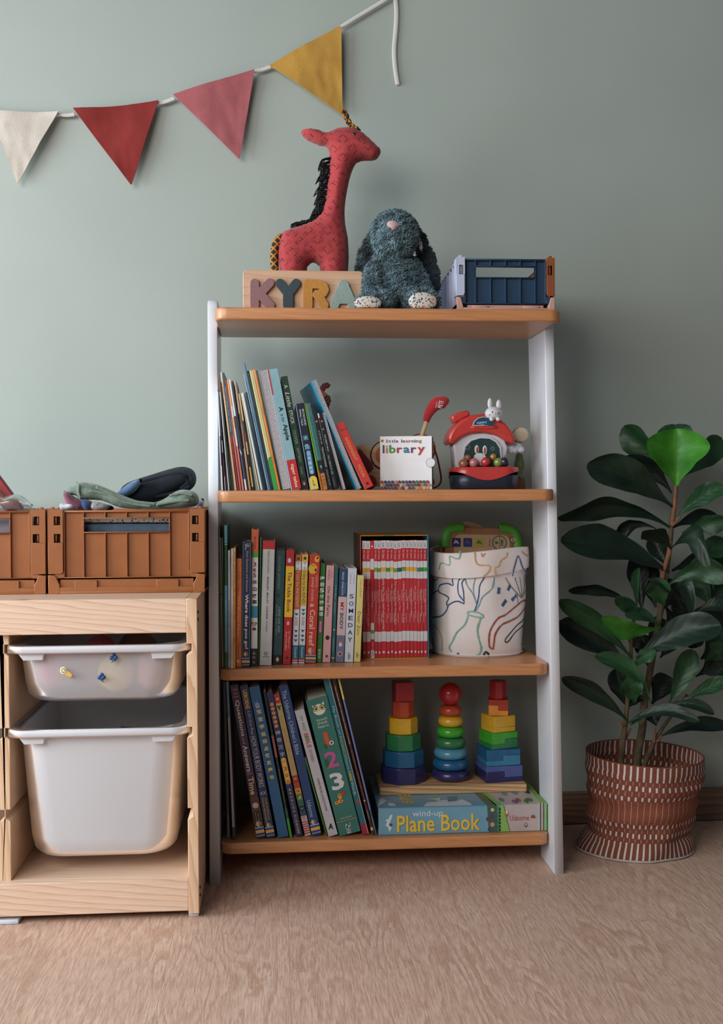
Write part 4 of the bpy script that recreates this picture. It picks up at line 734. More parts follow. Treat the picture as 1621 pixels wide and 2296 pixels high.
# pull-along wooden toy half hidden behind the red book and the box
o = at_z(905, .165, ZS[1])
pt = empty('pull_toy', (o.x, -.165, ZS[1]+.0004), 'plywood pull-along toy with dark red patches behind the white box', 'toy')
dk = plain('1c1a1a', .6); red = plain('a32c30', .45); pk = plain('b8604e', .5)
def P(pts): return pix_poly(pts, .165, Vector((o.x, -.165, ZS[1]+.0004)))
mb = MB(); mb.prism(P([(802, 1090), (799, 1030), (800, 1000), (812, 997), (833, 1002), (852, 1030), (905, 1040), (905, 1090)]), -.009, .009, ply, r=.001); mb.obj('body', pt)
mb = MB(); mb.prism(P([(802, 1010), (806, 1006), (834, 1040), (836, 1052), (825, 1062), (808, 1066), (802, 1058)]), -.0105, -.0092, plain('7a2430', .5), r=.0004); mb.obj('red_patch', pt)
for (cx_, cy_, r_, c_) in ((862, 1022, .0265, pk), (941, 1008, .0275, plain('9c3a30', .5))):
    q = at(cx_, cy_, .165); lx, lz = q.x-o.x, q.z-ZS[1]
    mb = MB(); mb.prism(arcpts(lx, lz, r_), -.016, -.0112, ply, r=.001); mb.obj('disc', pt)
    MB().prism(arcpts(lx, lz, r_*.72), -.0175, -.0162, c_, r=.0004).obj('disc_inlay', pt)
    MB().prism(arcpts(lx, lz, r_*1.08), -.0108, -.0095, dk if cx_ < 900 else plain('8a2024', .5), r=.0003).obj('disc_backing', pt)
for cx_ in (826, 955):
    q = at(cx_, 1084, .165); MB().prism(arcpts(q.x-o.x, .0145, .0142), -.017, -.011, red, r=.001).obj('wheel', pt)
cordp = [at(x, y, d) for x, y, d in ((962, 985, .178), (972, 1003, .19), (980, 1025, .2), (986, 1052, .205), (989, 1075, .21), (984, 1088, .215), (972, 1094, .22), (962, 1095.5, .22))]
mb = MB(); mb.tube([p-Vector((o.x, -.165, ZS[1]+.0004)) for p in catmull(cordp, 6)], .0017, plain('a02428', .8), 6); mb.obj('cord', pt)
# red padded paddle on a dowel
q0 = at(951, 962, .20); q1 = at(957, 942, .20)
pad = empty('toy_beater', (q0.x, q0.y, ZS[1]+.0004), 'red padded toy beater with white lettering, standing behind the box', 'toy')
L0 = Vector((q0.x, q0.y, ZS[1]+.0004)); pd = lambda x, y, dd=.20: at(x, y, dd)-L0
mb = MB(); mb.tube([pd(938, 1000)*1.0, pd(948, 970), pd(958, 940)], .0042, plain('d9b98e', .5), 10)
mb.tube([Vector((pd(938, 1000).x, 0, .004)), pd(938, 1000)], .0042, plain('d9b98e', .5), 10); mb.obj('dowel', pad)
pth = catmull([pd(955, 945), pd(960, 930), pd(968, 916), pd(979, 905), pd(992, 903), pd(1001, 909)], 5); rr = [.0055+.0075*min(1, (i+1)/len(pth)*1.6)*(1 if i < len(pth)-3 else (.8, .55, .25)[i-len(pth)+3]) for i in range(len(pth))]
mb = MB(); mb.tube(pth, rr, fabric('b3262c'), 14); mb.obj('pad', pad)
mb = MB(); c_ = pd(988, 909, .2145); put_text(mb, 'PETE', plain('d9d0d0', .5), c_.x, c_.z+.002, .014, .008, c_.y, 75, .02); put_text(mb, 'PUPPETTA', plain('d9d0d0', .5), c_.x-.0075, c_.z+.0015, .012, .0028, c_.y, 75); mb.obj('lettering', pad)
# striped orange figure peeking out behind the leaning hardback
q = at_z(745, .072, ZS[1]); tg = empty('wooden_figure', (q.x, -.072, ZS[1]+.0004), 'orange wooden animal with striped ear peeking behind leaning books', 'toy')
P2 = lambda pts: pix_poly(pts, .072, Vector((q.x, -.072, ZS[1]+.0004)))
org = plain('b5602a', .5, .1)
MB().prism(P2([(700, 1094), (712, 1040), (714, 950), (716, 878), (722, 876), (733, 884), (737, 900), (738, 917), (742, 960), (752, 1040), (760, 1094)]), -.010, .010, org, r=.002).obj('body', tg)
MB().prism(P2([(718, 882), (717, 868), (724, 860), (734, 858), (741, 863), (738, 869), (731, 871), (725, 882)]), -.006, .006, plain('6e2422', .5), r=.002).obj('horn', tg)
MB().prism(P2([(725, 893), (733, 887), (739, 889), (742, 900), (738, 910), (731, 914), (726, 904)]), -.013, -.0105, plain('3a1a18', .5), r=.0008).obj('ear', tg)
mb = MB()
for k_ in range(3): mb.tube([Vector((a, -.0136, b)) for a, b in P2([(727+k_*2.5, 900+k_*4.5), (735+k_*1.5, 893.5+k_*5), (740.5, 892+k_*5.5)])], .0006, plain('c9863c', .5), 5)
mb.obj('ear_stripes', tg)

# little house toy with rabbit
hc = at_z(1083, .215, ZS[1]); HO = Vector((hc.x, -.215, ZS[1]+.0004))
ho = empty('house_toy', HO, 'red and white toy house with rabbit on roof and fruit tray', 'toy')
pz = lambda pts, dd=.215: [((at(x, y, dd)-HO).x, (at(x, y, dd)-HO).z) for x, y in pts]
rdp = plain('c53f3a', .32, .02, Coat__Weight=.3); wtp = plain('cfcfd6', .35, .02, Coat__Weight=.2); nvp = plain('262c3c', .35, .02)
bxl, bxr = (at_z(1008, .215, ZS[1])-HO).x, (at_z(1158, .215, ZS[1])-HO).x; bz1 = (at(1083, 1048, .215)-HO).z
def rr_loft(mb, lv, mat, cy=0.0, n=6):
    rings = [[(x+cx_, y+cy, z) for x, y in rrect(a, b, r, n)] for z, a, b, r, cx_ in lv]; N = len(rings[0]); fs = []
    for k in range(len(rings)-1):
        for i in range(N): fs.append((k*N+i, k*N+(i+1) % N, (k+1)*N+(i+1) % N, (k+1)*N+i))
    fs += [tuple(range(N))[::-1], tuple((len(rings)-1)*N+i for i in range(N))]
    mb.add([p for rg in rings for p in rg], fs, mat, True)
bw2 = bxr-bxl; bc2 = (bxl+bxr)/2
mb = MB(); rr_loft(mb, [(.0, bw2-.012, .078, .028, bc2), (.003, bw2-.006, .083, .03, bc2), (bz1*.62, bw2, .088, .032, bc2), (bz1*.64, bw2-.004, .085, .03, bc2)], nvp); mb.obj('base', ho)
mb = MB()   # red tray with a wavy lower edge wrapped around the base
r0_ = rrect(bw2+.0016, .0896, .032, 14); ring = []
for i in range(len(r0_)):
    p_, q_ = Vector(r0_[i]), Vector(r0_[(i+1) % len(r0_)]); k_ = max(1, int((q_-p_).length/.004)); ring += [tuple(p_+(q_-p_)*j/k_) for j in range(k_)]
N = len(ring); vs = []; fs = []
for x, y in ring:
    zl = bz1*(.60-.20*math.cos(x/(bw2/2)*PI*.95) if y < 0 else .55); vs += [(x+bc2, y, zl), (x+bc2, y, bz1*.97), (bc2+x*.97, y*.97, bz1), (bc2+x*.93, y*.93, bz1*.93)]
for i in range(N):
    j = (i+1) % N
    for k in range(3): fs.append((i*4+k, j*4+k, j*4+k+1, i*4+k+1))
fs.append(tuple(i*4+3 for i in range(N))); mb.add(vs, fs, rdp, True); mb.obj('tray', ho)
body = pz([(1017, 1052), (1015, 1020), (1012, 1000), (1018, 985), (1032, 975), (1058, 971), (1085, 971), (1112, 977), (1128, 988), (1135, 1004), (1130, 1026), (1126, 1052)])
MB().prism(body, -.018, .030, wtp, r=.004, seg=3).obj('house_body', ho)
win = pz([(1038, 1052), (1036, 1020), (1040, 1003), (1052, 990), (1072, 984), (1092, 985), (1106, 993), (1114, 1006), (1116, 1024), (1113, 1052)])
MB().prism([(a*1.0, b) for a, b in pz([(1034, 1053), (1032, 1018), (1037, 999), (1050, 986), (1072, 980), (1094, 981), (1110, 990), (1119, 1004), (1121, 1024), (1118, 1053)])], -.0215, -.0185, wtp, r=.001).obj('window_frame', ho)
MB().prism(win, -.0225, -.0216, plain('2c4444', .3), r=.0003).obj('window', ho)
mb = MB(); wh = plain('d9dadc', .5)
cc = lambda px, py, dd=.2375: at(px, py, dd)-HO
for (px_, py_, rx, rz, m_) in ((1076, 1030, .0135, .012, wh), (1069, 1008, .0042, .0085, wh), (1087, 1009, .0042, .0085, wh), (1069.5, 1009, .0022, .006, plain('b5483f', .5)), (1086.5, 1010, .0022, .006, plain('b5483f', .5))):
    p = cc(px_, py_); mb.ball((p.x, -.0228-(.0006 if m_ is not wh else 0), p.z), (rx, .0009, rz), m_, 16, 8)
for (px_, py_, r_) in ((1048, 1003, .006), (1104, 1006, .0045)):
    p = cc(px_, py_)
    for a in range(8): mb.box(-.0003, .0003, -.0001, .0001, r_*.4, r_, plain('9ab0b0', .5), T=Matrix.Translation((p.x, -.0229, p.z)) @ Matrix.Rotation(a*PI/4, 4, 'Y'))
mb.obj('window_print', ho)
roof = pz([(999, 992), (1002, 975), (1012, 958), (1028, 944), (1050, 933), (1078, 930), (1105, 935), (1128, 950), (1142, 968), (1149, 986), (1146, 996), (1138, 997), (1120, 984), (1098, 974), (1072, 971), (1048, 974), (1028, 984), (1014, 996), (1004, 998)])
MB().prism(roof, -.027, .036, rdp, r=.006, seg=4).obj('roof', ho)
MB().prism(pz([(1011, 942), (1009, 936), (1014, 930), (1030, 924), (1046, 921), (1051, 925), (1051, 933), (1035, 941), (1018, 949), (1013, 948)]), -.014, .014, rdp, r=.004, seg=3).obj('chimney', ho)
MB().tube([Vector((a, -.027, b)) for a, b in pz([(1050, 959.5), (1060, 961), (1080, 962), (1100, 961), (1107, 959.5)])], .0024, rdp, 8).obj('roof_sill', ho)
sg = pz([(1054, 956), (1058, 947), (1066, 940), (1078, 937.5), (1090, 939), (1098, 946), (1103, 956)])
mb = MB(); mb.prism([(a, b) for a, b in sg], -.0292, -.027, plain('1f4a66', .4), r=.0005); p = cc(1079, 948.5); put_text(mb, 'HAPPY', plain('c9d9e0', .5), p.x, p.z, .019, .0045, -.0298, 2, .01); p = cc(1079, 953.8); put_text(mb, 'TIME', plain('c9d9e0', .5), p.x, p.z, .009, .0026, -.0298, 2)
mb.tube([Vector((a, -.0285, b)) for a, b in sg+[sg[0]]], .0007, plain('cdd3da', .5), 6); mb.obj('name_sign', ho)
mb = MB(); fp = [(1039, 1040, 'a0644a'), (1049, 1026, '8a5a44'), (1062, 1038, 'c07a78'), (1089, 1036, 'b83a3a'), (1106, 1024, 'a0763a'), (1117, 1037, '7a8a4a'), (1131, 1036, '23283a')]
for (px_, py_, c_) in fp:
    p = at(px_, py_, .245)-HO; r_ = .0092 if py_ > 1030 else .0062
    MB().ball((0, 0, 0), (r_, r_, r_*1.02), plain(c_, .15, .04, Coat__Weight=.6), 16, 10).obj('fruit', ho, loc=(p.x, -.030, p.z))
    MB().tube([(0, 0, r_*.9), (.0008, 0, r_*1.35)], .0006, plain('4a3a24', .6), 5).obj('fruit_stem', ho, loc=(p.x, -.030, p.z))
mb = MB(); rb = plain('cfd0d4', .5, .02, Coat__Weight=.1); p = cc(1106, 927); c0 = Vector((p.x, -.026, p.z))
mb.ball(c0, (.0165, .013, .0125), rb, 20, 12); mb.ball(c0+Vector((-.0068, 0, .018)), (.0048, .0035, .0105), rb); mb.ball(c0+Vector((.0098, 0, .0155)), (.0052, .0035, .0100), rb)
for sx in (-.0055, .0065): mb.ball(c0+Vector((sx, -.009, -.0115)), (.0042, .004, .004), rb)
mb.obj('rabbit', ho); mb = MB(); bk = plain('1b1b1d', .3)
for (sx, sz, rx, rz, m_) in ((-.005, .0012, .0012, .0017, bk), (.0068, -.0008, .0012, .0017, bk), (.0012, -.0018, .0009, .0008, bk), (-.0095, -.0035, .0017, .0014, plain('c97a7c', .5)), (.0112, -.0055, .0015, .0013, plain('c97a7c', .5))):
    v_ = Vector((sx/.0165, 0, sz/.0125)); yy = -.013*math.sqrt(max(0, 1-v_.x**2-v_.z**2)); mb.ball(c0+Vector((sx, yy, sz)), (rx, .0008, rz), m_, 8, 6)
mb.obj('rabbit_face', ho)
mb = MB(); cl3 = plain('c3c5d2', .5, .02)
for (px_, py_, r_) in ((1139, 1007, .0085), (1148, 1005, .0085), (1158, 1003, .0105), (1167, 1008, .0075), (1153, 1009, .0075), (1144, 1010, .007), (1133, 1009, .006)):
    p = cc(px_, py_, .215); mb.ball((p.x, -.0, p.z), (r_, .007, r_*.9), cl3, 14, 8)
mb.obj('cloud', ho)
# peg figure with pale ball head beside the house
pg = at_z(1164, .15, ZS[1]); GO = Vector((pg.x, -.15, ZS[1]+.0004)); gp = lambda x, y: (at(x, y, .15)-GO)
peg = empty('peg_toy', GO, 'green turned wooden peg toy with pale ball head by the white panel', 'toy')
z1 = gp(1164, 1072).z; z2 = gp(1164, 1018).z; z3 = gp(1166, 976).z
MB().box(-.0085, .0095, -.012, .012, 0, z1-.0008, plain('7a5238', .5, .08), r=.0012).obj('block', peg)
MB().lathe([(.004, z1-.0006), (.0105, z1), (.0105, z1+.001), (.006, z1+.004), (.0065, z1+.012), (.0095, z1+.02), (.0100, z1+.028), (.0075, z2-.008), (.0068, z2-.002), (.0045, z2), (.0022, z2+.003), (.0022, z3-.008)], plain('5f7348', .4, .05), 20).obj('body', peg)
T_ = Matrix.Translation((gp(1166.5, 976).x, -.004, z3)) @ Matrix.Rotation(PI/2, 4, 'X')
mb = MB(); mb.lathe([(.010, -.010), (.0135, -.009), (.0146, -.006), (.0146, .006), (.0135, .009), (.010, .010)], plain('dccbb0', .45, .03), 28, T=T_); mb.obj('head', peg)
mb = MB(); mb.lathe([(.010, -.015), (.0148, -.0148), (.0152, -.0125), (.0148, -.0105), (.010, -.0102)], plain('1f211c', .6), 28, T=T_); mb.obj('rim', peg)

# ------------------------------------------------------------------ canvas basket and toy tablet on the third shelf
bl, brr = at_z(969, .115, ZS[2]), at_z(1185, .115, ZS[2]); BR = (brr.x-bl.x)/2; BC = Vector(((bl.x+brr.x)/2, -.118, ZS[2]+.0004))
BR = (.4915-at_z(966, .115, ZS[2]).x)/2; BC.x = .4915-BR; Hb = at(1085, 1236, .21).z-BC.z
canvas = fabric('dcd3d0', 'cfc3be', weave=1600, wr=.25, folds=14, sheen=.1)
def bprof(a, z, off=0.0):
    """surface of the soft basket: a = angle from the camera side (0) to the right, z height fraction"""
    r = BR*(.955+.05*z-.05*math.exp(-z*18))
    r += .0022*noise.noise(Vector((math.sin(a)*2.2, math.cos(a)*2.2, z*3+4)))*2 + .0016*math.sin(a*3+z*4)
    r -= .004*math.exp(-((z-.72)/.10)**2)*(1 if off < .002 else 0)
    zz = Hb*(z+ (.010*math.cos(a)*-1 + .012*math.sin(a+.9))*z) + .004*z*math.sin(2*a)
    return Vector(((r+off)*math.sin(a), -(r+off)*.93*math.cos(a), zz))
bas = empty('canvas_basket', BC, 'white canvas basket printed with coloured line drawings, cuff folded over', 'basket')
mb = MB(); mb.surf(56, 26, lambda u, v: bprof(u*2*PI, v), canvas, cu=True, flip=True)
mb.surf(56, 20, lambda u, v: bprof(u*2*PI, 1-v*.93, -.0016), canvas, cu=True, flip=True)
mb.add([bprof(i/56*2*PI, .0) for i in range(56)], [tuple(range(56))], canvas); mb.add([bprof(i/56*2*PI, .06, -.002) for i in range(56)], [tuple(range(56))], canvas); mb.obj('body', bas)
cz = lambda a: .80-.035*math.cos(a)*1.0+.02*math.sin(a)
mb = MB(); mb.surf(56, 8, lambda u, v: bprof(u*2*PI, 1.0*(1-v)+cz(u*2*PI-0)*v, .0028+.0014*math.sin(v*PI)), canvas, cu=True, flip=True)
mb.surf(56, 3, lambda u, v: bprof(u*2*PI, 1.0+.006*math.sin(v*PI), -.0016+.0044*v), canvas, cu=True); mb.surf(56, 2, lambda u, v: bprof(u*2*PI, cz(u*2*PI), .0004+.0024*v), canvas, cu=True); mb.obj('cuff', bas)
mb = MB(); mb.tube([bprof(i/60*2*PI, .014, .0010)+Vector((0, 0, .0008)) for i in range(61)], .0013, canvas, 6, cap=False); mb.obj('base_seam', bas)
def on_basket(px, py, cuff):
    a = 0.0; d = .21
    for _ in range(8):
        p = at(px, py, d)-BC; R_ = BR*1.0; a = math.asin(max(-.995, min(.995, p.x/R_))); d = -BC.y+R_*.93*math.cos(a)
    p = at(px, py, d)-BC; z = p.z/Hb; z = (z)/(1+(-.010*math.cos(a)+.012*math.sin(a+.9)))
    for _ in range(4):
        q_ = bprof(a, z, 0); z += (p.z-q_.z)/Hb; a = a+(p.x-q_.x)/max(.3, math.cos(a))/BR*.8; a = max(-1.5, min(1.5, a))
    return a, z
def stroke(pts, col, wpx=3.0, cuff=False, closed=False, tap=False):
    m_ = plain(col, .8, .15); pts2 = catmull([(x, y, 0) for x, y in pts], 6, closed); pts2 = pts2+[pts2[0]] if closed else pts2
    q_ = [on_basket(p.x, p.y, cuff) for p in pts2]; w_ = wpx/1190/2; off = .0048 if cuff else .0006
    mb = MB(); vs = []; P3 = [bprof(a, z, off) for a, z in q_]; n = len(P3)
    for i, p in enumerate(P3):
        t = (P3[min(i+1, n-1)]-P3[max(i-1, 0)]).normalized(); nr = Vector((math.sin(q_[i][0]), -math.cos(q_[i][0]), 0)); s_ = t.cross(nr).normalized()*w_*(.65+.5*noise.noise(Vector((i*.35, px_seed[0], 0)))+.3)
        vs += [p-s_, p+s_]
    mb.add(vs, [(2*i, 2*i+1, 2*i+3, 2*i+2) for i in range(n-1)], m_); px_seed[0] += 1
    return mb.obj('drawn_line', bas)
px_seed = [1.0]
F = lambda pts: [(790+x/3.524, 1160+y/3.524) for x, y in pts]
grn, org_, blu, teal_, olv, rst, blk = '7fa89a', 'c99a5c', '3a5580', '6f97a0', '7a7a5a', 'a04e3c', '2c3230'
stroke(F([(855, 265), (850, 320), (815, 322), (775, 305), (775, 375), (712, 358), (703, 410)]), grn, 3, True)
stroke(F([(645, 245), (658, 300), (662, 370)]), '9a9aa0', 2, True)
stroke(F([(968, 275), (975, 340), (1000, 375), (1078, 382), (1072, 425), (1030, 468)]), org_, 3, True)
stroke(F([(1018, 280), (1024, 310), (1045, 282)]), 'c97a6a', 2.4, True)
stroke(F([(1215, 278), (1210, 310), (1170, 340), (1150, 385), (1120, 400), (1128, 470)]), org_, 3, True)
stroke(F([(1245, 465), (1270, 380), (1297, 305), (1330, 400), (1355, 450), (1385, 455)]), blu, 4, True)
stroke(F([(1325, 270), (1365, 302), (1385, 262)]), org_, 3, True)
stroke(F([(1400, 262), (1425, 290), (1405, 320), (1410, 350), (1430, 370), (1430, 400), (1418, 430)]), 'b87a6c', 3.4, True)
stroke(F([(800, 462), (795, 500), (800, 540), (760, 525), (700, 540), (690, 590), (740, 618), (765, 640), (748, 680), (760, 695), (800, 672), (840, 665), (885, 685)]), blu, 3.4)
stroke(F([(885, 685), (880, 590), (868, 520), (888, 485), (860, 480), (840, 510), (840, 600), (880, 660)]), blu, 3)
stroke(F([(690, 575), (640, 605), (612, 625)]), blu, 3); stroke(F([(760, 695), (745, 740), (700, 785), (620, 798)]), '4a6580', 4)
stroke(F([(640, 432), (675, 455), (680, 490), (650, 500)]), 'b06a4a', 2.6)
stroke(F([(890, 460), (905, 530), (950, 600), (985, 690)]), '6f8296', 2.4); stroke(F([(978, 470), (960, 545), (962, 610), (985, 690)]), teal_, 2.6)
stroke(F([(1045, 478), (1010, 540), (1000, 620), (985, 690), (965, 745)]), blu, 3); stroke(F([(1125, 475), (1105, 560), (1030, 630), (1005, 690), (975, 745)]), teal_, 3)
stroke(F([(915, 752), (950, 745), (1000, 755), (1034, 778), (1030, 792), (990, 790), (930, 775), (915, 765)]), grn, 4, closed=True)
stroke(F([(918, 775), (890, 850), (830, 910), (795, 980), (770, 1030), (790, 1065)]), grn, 4.5); stroke(F([(1018, 795), (990, 880), (1000, 960), (1020, 1030), (1010, 1080), (985, 1095)]), grn, 4.5)
stroke(F([(620, 850), (670, 870), (705, 930), (715, 1000), (715, 1060)]), org_, 3.4); stroke(F([(620, 965), (645, 1010), (650, 1040)]), org_, 3)
for (a_, b_2) in (((1162, 555), (1155, 605)), ((1250, 540), (1232, 580)), ((1298, 618), (1262, 658)), ((1218, 655), (1185, 702))): stroke(F([a_, ((a_[0]+b_2[0])/2, (a_[1]+b_2[1])/2), b_2]), blu, 8)
for a_ in ((1215, 480), (1290, 478), (1330, 475), (1362, 472), (1385, 470)): stroke(F([a_, ((a_[0]+1345)/2+(a_[0]-1300)*.15, 560), (1342, 640)]), olv, 2.8)
stroke(F([(1250, 540), (1300, 600), (1312, 680)]), olv, 2.2)
stroke(F([(1355, 660), (1385, 680), (1320, 780), (1250, 820), (1180, 850), (1130, 920), (1118, 1000), (1110, 1040), (1085, 1020), (1080, 950), (1095, 880), (1150, 800), (1215, 770), (1290, 710)]), rst, 4.5, closed=True)
stroke(F([(1440, 650), (1390, 720), (1370, 800), (1300, 860), (1210, 960), (1225, 985), (1290, 910), (1390, 840), (1440, 770)]), blk, 3)
stroke(F([(1440, 790), (1400, 830), (1380, 900), (1350, 1000), (1365, 1008), (1400, 930), (1420, 850)]), blk, 2.6)
stroke(F([(1042, 1100), (1048, 1075), (1065, 1068), (1082, 1090), (1085, 1105)]), blk, 5); stroke(F([(835, 1078), (850, 1090)]), blu, 6); stroke(F([(1385, 930), (1405, 965), (1412, 1000)]), rst, 3)
# wooden toy tablet with green bumpers standing in the basket
tb0 = at(1076, 1215, .10); tz = BC.z+.026; TH_ = at(1076, 1178, .085).z-tz
tb = empty('toy_tablet', (tb0.x, -.107, tz), 'wooden toy tablet with green corners standing in canvas basket', 'toy', None, (-.07, .02, 0))
tw = (at(1169, 1215, .09).x-at(983, 1215, .09).x)/2*.935
def rrp(w0, z0_, z1_, r, n=6):
    return [(x, y+(z0_+z1_)/2) for x, y in rrect(2*w0, z1_-z0_, r, n)]
MB().prism(rrp(tw-.004, .004, TH_-.004, .03), -.008, .008, plain('9c6a4a', .5, .08), r=.002).obj('frame', tb)
MB().prism(rrp(tw-.022, .018, TH_-.018, .014), -.0095, -.0081, plain('c3a47f', .5, .06), r=.0006).obj('face', tb)
for sx in (-1, 1):
    for (zc_, sz) in ((0, 1), (TH_, -1)):
        path = [Vector((sx*(tw-.042), 0, zc_+sz*.006)), Vector((sx*(tw-.030), 0, zc_+sz*.006)), Vector((sx*(tw-.013), 0, zc_+sz*.012)), Vector((sx*(tw-.006), 0, zc_+sz*.030)), Vector((sx*(tw-.006), 0, zc_+sz*.044))]
        mb = MB(); mb.tube(catmull(path, 5), .0115, plain('4f9a34', .5, .03), 12, flat=1.05); mb.obj('bumper', tb)
mb = MB(); zt_ = TH_-.034
for (x_, c_) in ((-.052, '2c2f6a'), (-.029, '27407a'), (-.006, 'b8a83c')): mb.prism(rrp(.0088, -.0088, .0088, .002, 2), -.0102, -.0096, plain(c_, .4), T=Matrix.Translation((x_, 0, zt_)))
for (x_, c_) in ((-.052, 'c9b8d0'), (-.029, '7a4a6a'), (-.006, '3f7a34')): mb.prism([(x_-.006, zt_-.003), (x_-.002, zt_+.005), (x_+.003, zt_+.002), (x_+.006, zt_-.004), (x_, zt_-.001)], -.0107, -.0103, plain(c_, .4))
put_text(mb, 'Games', plain('2c2420', .5), .0155, zt_, .014, .003, -.0104, -90)
tg_ = plain('2f5a44', .5); mb.prism(arcpts(.035, zt_, .0145), -.0102, -.0096, tg_); mb.prism(arcpts(.035, zt_, .0128), -.0107, -.0103, plain('c3a47f', .5)); mb.box(.0346, .0354, -.0111, -.0108, zt_-.0128, zt_+.0128, tg_)
put_text(mb, 'a', tg_, .029, zt_, .006, .006, -.0112, -90, .03); put_text(mb, 'abc', tg_, .0405, zt_, .013, .006, -.0112, -90, .03)
mb.prism(arcpts(.062, zt_+.006, .0062), -.0102, -.0096, plain('1c1c1c', .5)); mb.prism(arcpts(.062, zt_+.006, .0050), -.0107, -.0103, plain('c3a47f', .5)); put_text(mb, 'Kids', plain('1c1c1c', .5), .062, zt_+.006, .006, .004, -.0112, -90)
put_text(mb, 'Games', plain('1c1c1c', .5), .0615, zt_-.008, .012, .003, -.0104, -90); mb.obj('face_print', tb)
q = at(1046, 1190, .065)
MB().prism(arcpts(0, .092, .056, n=40), -.005, .005, ply, r=.0012).obj('wooden_disc', None, (q.x, -.070, at(1046, 1170, .065).z-.148), (-.04, 0, 0), 'round plywood disc behind the toy tablet in the basket', 'toy')

# ------------------------------------------------------------------ plane book box and stacking toy on the lowest shelf
pb0, pb1 = at_z(848.8, .262, ZS[3]+.0004), at_z(1226, .262, ZS[3]+.0004); PW_ = pb1.x-pb0.x; PH = at(1000, 1808.5, .262).z-ZS[3]-.0004; PD = .235
PBK = empty('book_box', (pb0.x, -.262, ZS[3]+.0004), 'blue boxed wind-up Plane Book lying flat under the stacking toy', 'book')
sky = plain('6d9db4', .4, .03, Coat__Weight=.2)
mb = MB(); mb.box(0, PW_, 0, PD, PH-.0022, PH, sky, r=.0009); mb.box(0, PW_, 0, PD, 0, .0022, sky, r=.0009); mb.box(0, PW_, 0, .0024, 0, PH, sky, r=.001); mb.obj('cover', PBK)
MB().box(.004, PW_-.004, .003, PD-.004, .0024, PH-.0024, PAGE).obj('pages', PBK)
def fx(px): return (at_z(px, .262, ZS[3]+.02).x-pb0.x)
mb = MB(); Y = -.0003
def fpoly(pts, col, y=Y, top=False):   # pts in photo pixels on the front; for the top: (px along the front, depth in m)
    if top: mb.add([(fx(x), dd, PH+.0003-y*.0-(.00012 if y < Y else 0)*-1) for x, dd in pts], [tuple(range(len(pts)))], plain(col, .45, .04))
    else: mb.add([(fx(x), y, (1867-yy)/58.6*PH) for x, yy in pts], [tuple(range(len(pts)))][::1], plain(col, .45, .04))
G_ = lambda pts: [(820+x/3.684, 1500+(y-20*(x-105)/1395*-1)/3.684) for x, y in pts]
fpoly([(1092, 1808), (1114, 1808), (1118, 1866), (1096, 1866)], '3c5c50'); 
for i in range(9): fpoly([(1114+2*(i % 2), 1812+i*6), (1120+2*(i % 2), 1812+i*6), (1121+2*(i % 2), 1816+i*6), (1115+2*(i % 2), 1817+i*6)], '3f8a4a', Y-.0001)
for i in range(7): fpoly([(1118, 1815+i*7.5), (1122, 1814+i*7.5), (1123, 1819+i*7.5), (1119, 1820+i*7.5)], '1c2c28', Y-.0002)
fpoly([(1122, 1808), (1130, 1808), (1136, 1835), (1144, 1866), (1121, 1866)], '86b35c')
fpoly([(1129, 1808), (1208, 1808), (1208, 1866), (1143, 1866), (1134, 1832)], 'b5a8a6')
fpoly([(1208, 1806), (1226, 1806), (1226, 1866), (1208, 1866)], 'b9cdd0', Y-.0001); fpoly([(1210, 1806), (1213, 1806), (1213, 1866), (1210, 1866)], '24486c', Y-.0002); fpoly([(1213.5, 1806), (1217, 1806), (1217, 1866), (1213.5, 1866)], 'cf9a58', Y-.0002); fpoly([(1217.5, 1806), (1220.5, 1806), (1220.5, 1866), (1217.5, 1866)], '24486c', Y-.0002); fpoly([(1221.5, 1806), (1226, 1806), (1226, 1866), (1221.5, 1866)], '7ab04c', Y-.0002)
def ftxt(s, x0, x1, y0, y1, col, y=Y-.0003, b=0.0, ang=0):
    put_text(mb, s, plain(col, .45, .02), (fx(x0)+fx(x1))/2, (1867-(y0+y1)/2)/58.6*PH, fx(x1)-fx(x0), (y1-y0)/58.6*PH, y, ang, b)
ftxt('wind-up', 925, 993, 1815, 1832, 'd5dbe2', b=.0); ftxt('Plane Book', 891, 1077, 1826, 1862, '9a7a2a', Y-.00025, .02); ftxt('Plane Book', 890, 1076, 1825, 1861, 'e3c04a', Y-.0004, .012)
ftxt('Usborne', 1143, 1186, 1831, 1843, '9c3a44'); 
for (x_, y_, rx, rz, c_, o_) in ((1195, 1837, 5.5, 5.5, 'c9a86c', 3), (1195, 1834.5, 5, 3, '5a5a90', 4), (1195, 1837, 5, 1.8, 'a82c34', 5), (1201, 1837, .8, 1.5, '9c3a44', 4), (1136, 1828, 4, 7, 'a8683c', 3), (1136, 1824, 2.5, 4, 'cfd3d6', 4), (1179, 1853, 3.5, 5, '3c4248', 3), (1179, 1852, 1.8, 3, 'c0c8cc', 4), (1093, 1838, 3, 5, '6a3a4c', 3), (1104, 1818, 4, 4, 'c9c07a', 3), (1102, 1832, 4, 6, '5c3a6a', 3), (1104, 1850, 5, 5, 'c98a6c', 3), (1097, 1860, 4, 4, '3a4a5a', 3)):
    mb.prism([((fx(x_+rx*math.cos(t*PI/8))), (1867-(y_-rz*math.sin(t*PI/8)))/58.6*PH) for t in range(16)], Y-.00009*o_-.00002, Y-.00009*o_, plain(c_, .45, .03))
fpoly([(864, 1846), (868, 1838), (875, 1823), (880, 1822), (879, 1828), (874, 1840), (878, 1852), (873, 1860), (869, 1848)], 'cdd6da', Y-.0002); fpoly([(864, 1834), (869, 1832), (873, 1836), (868, 1838)], 'cdd6da', Y-.0003); fpoly([(873, 1841), (880, 1843), (877, 1848), (872, 1846)], '3c4a58', Y-.0003)
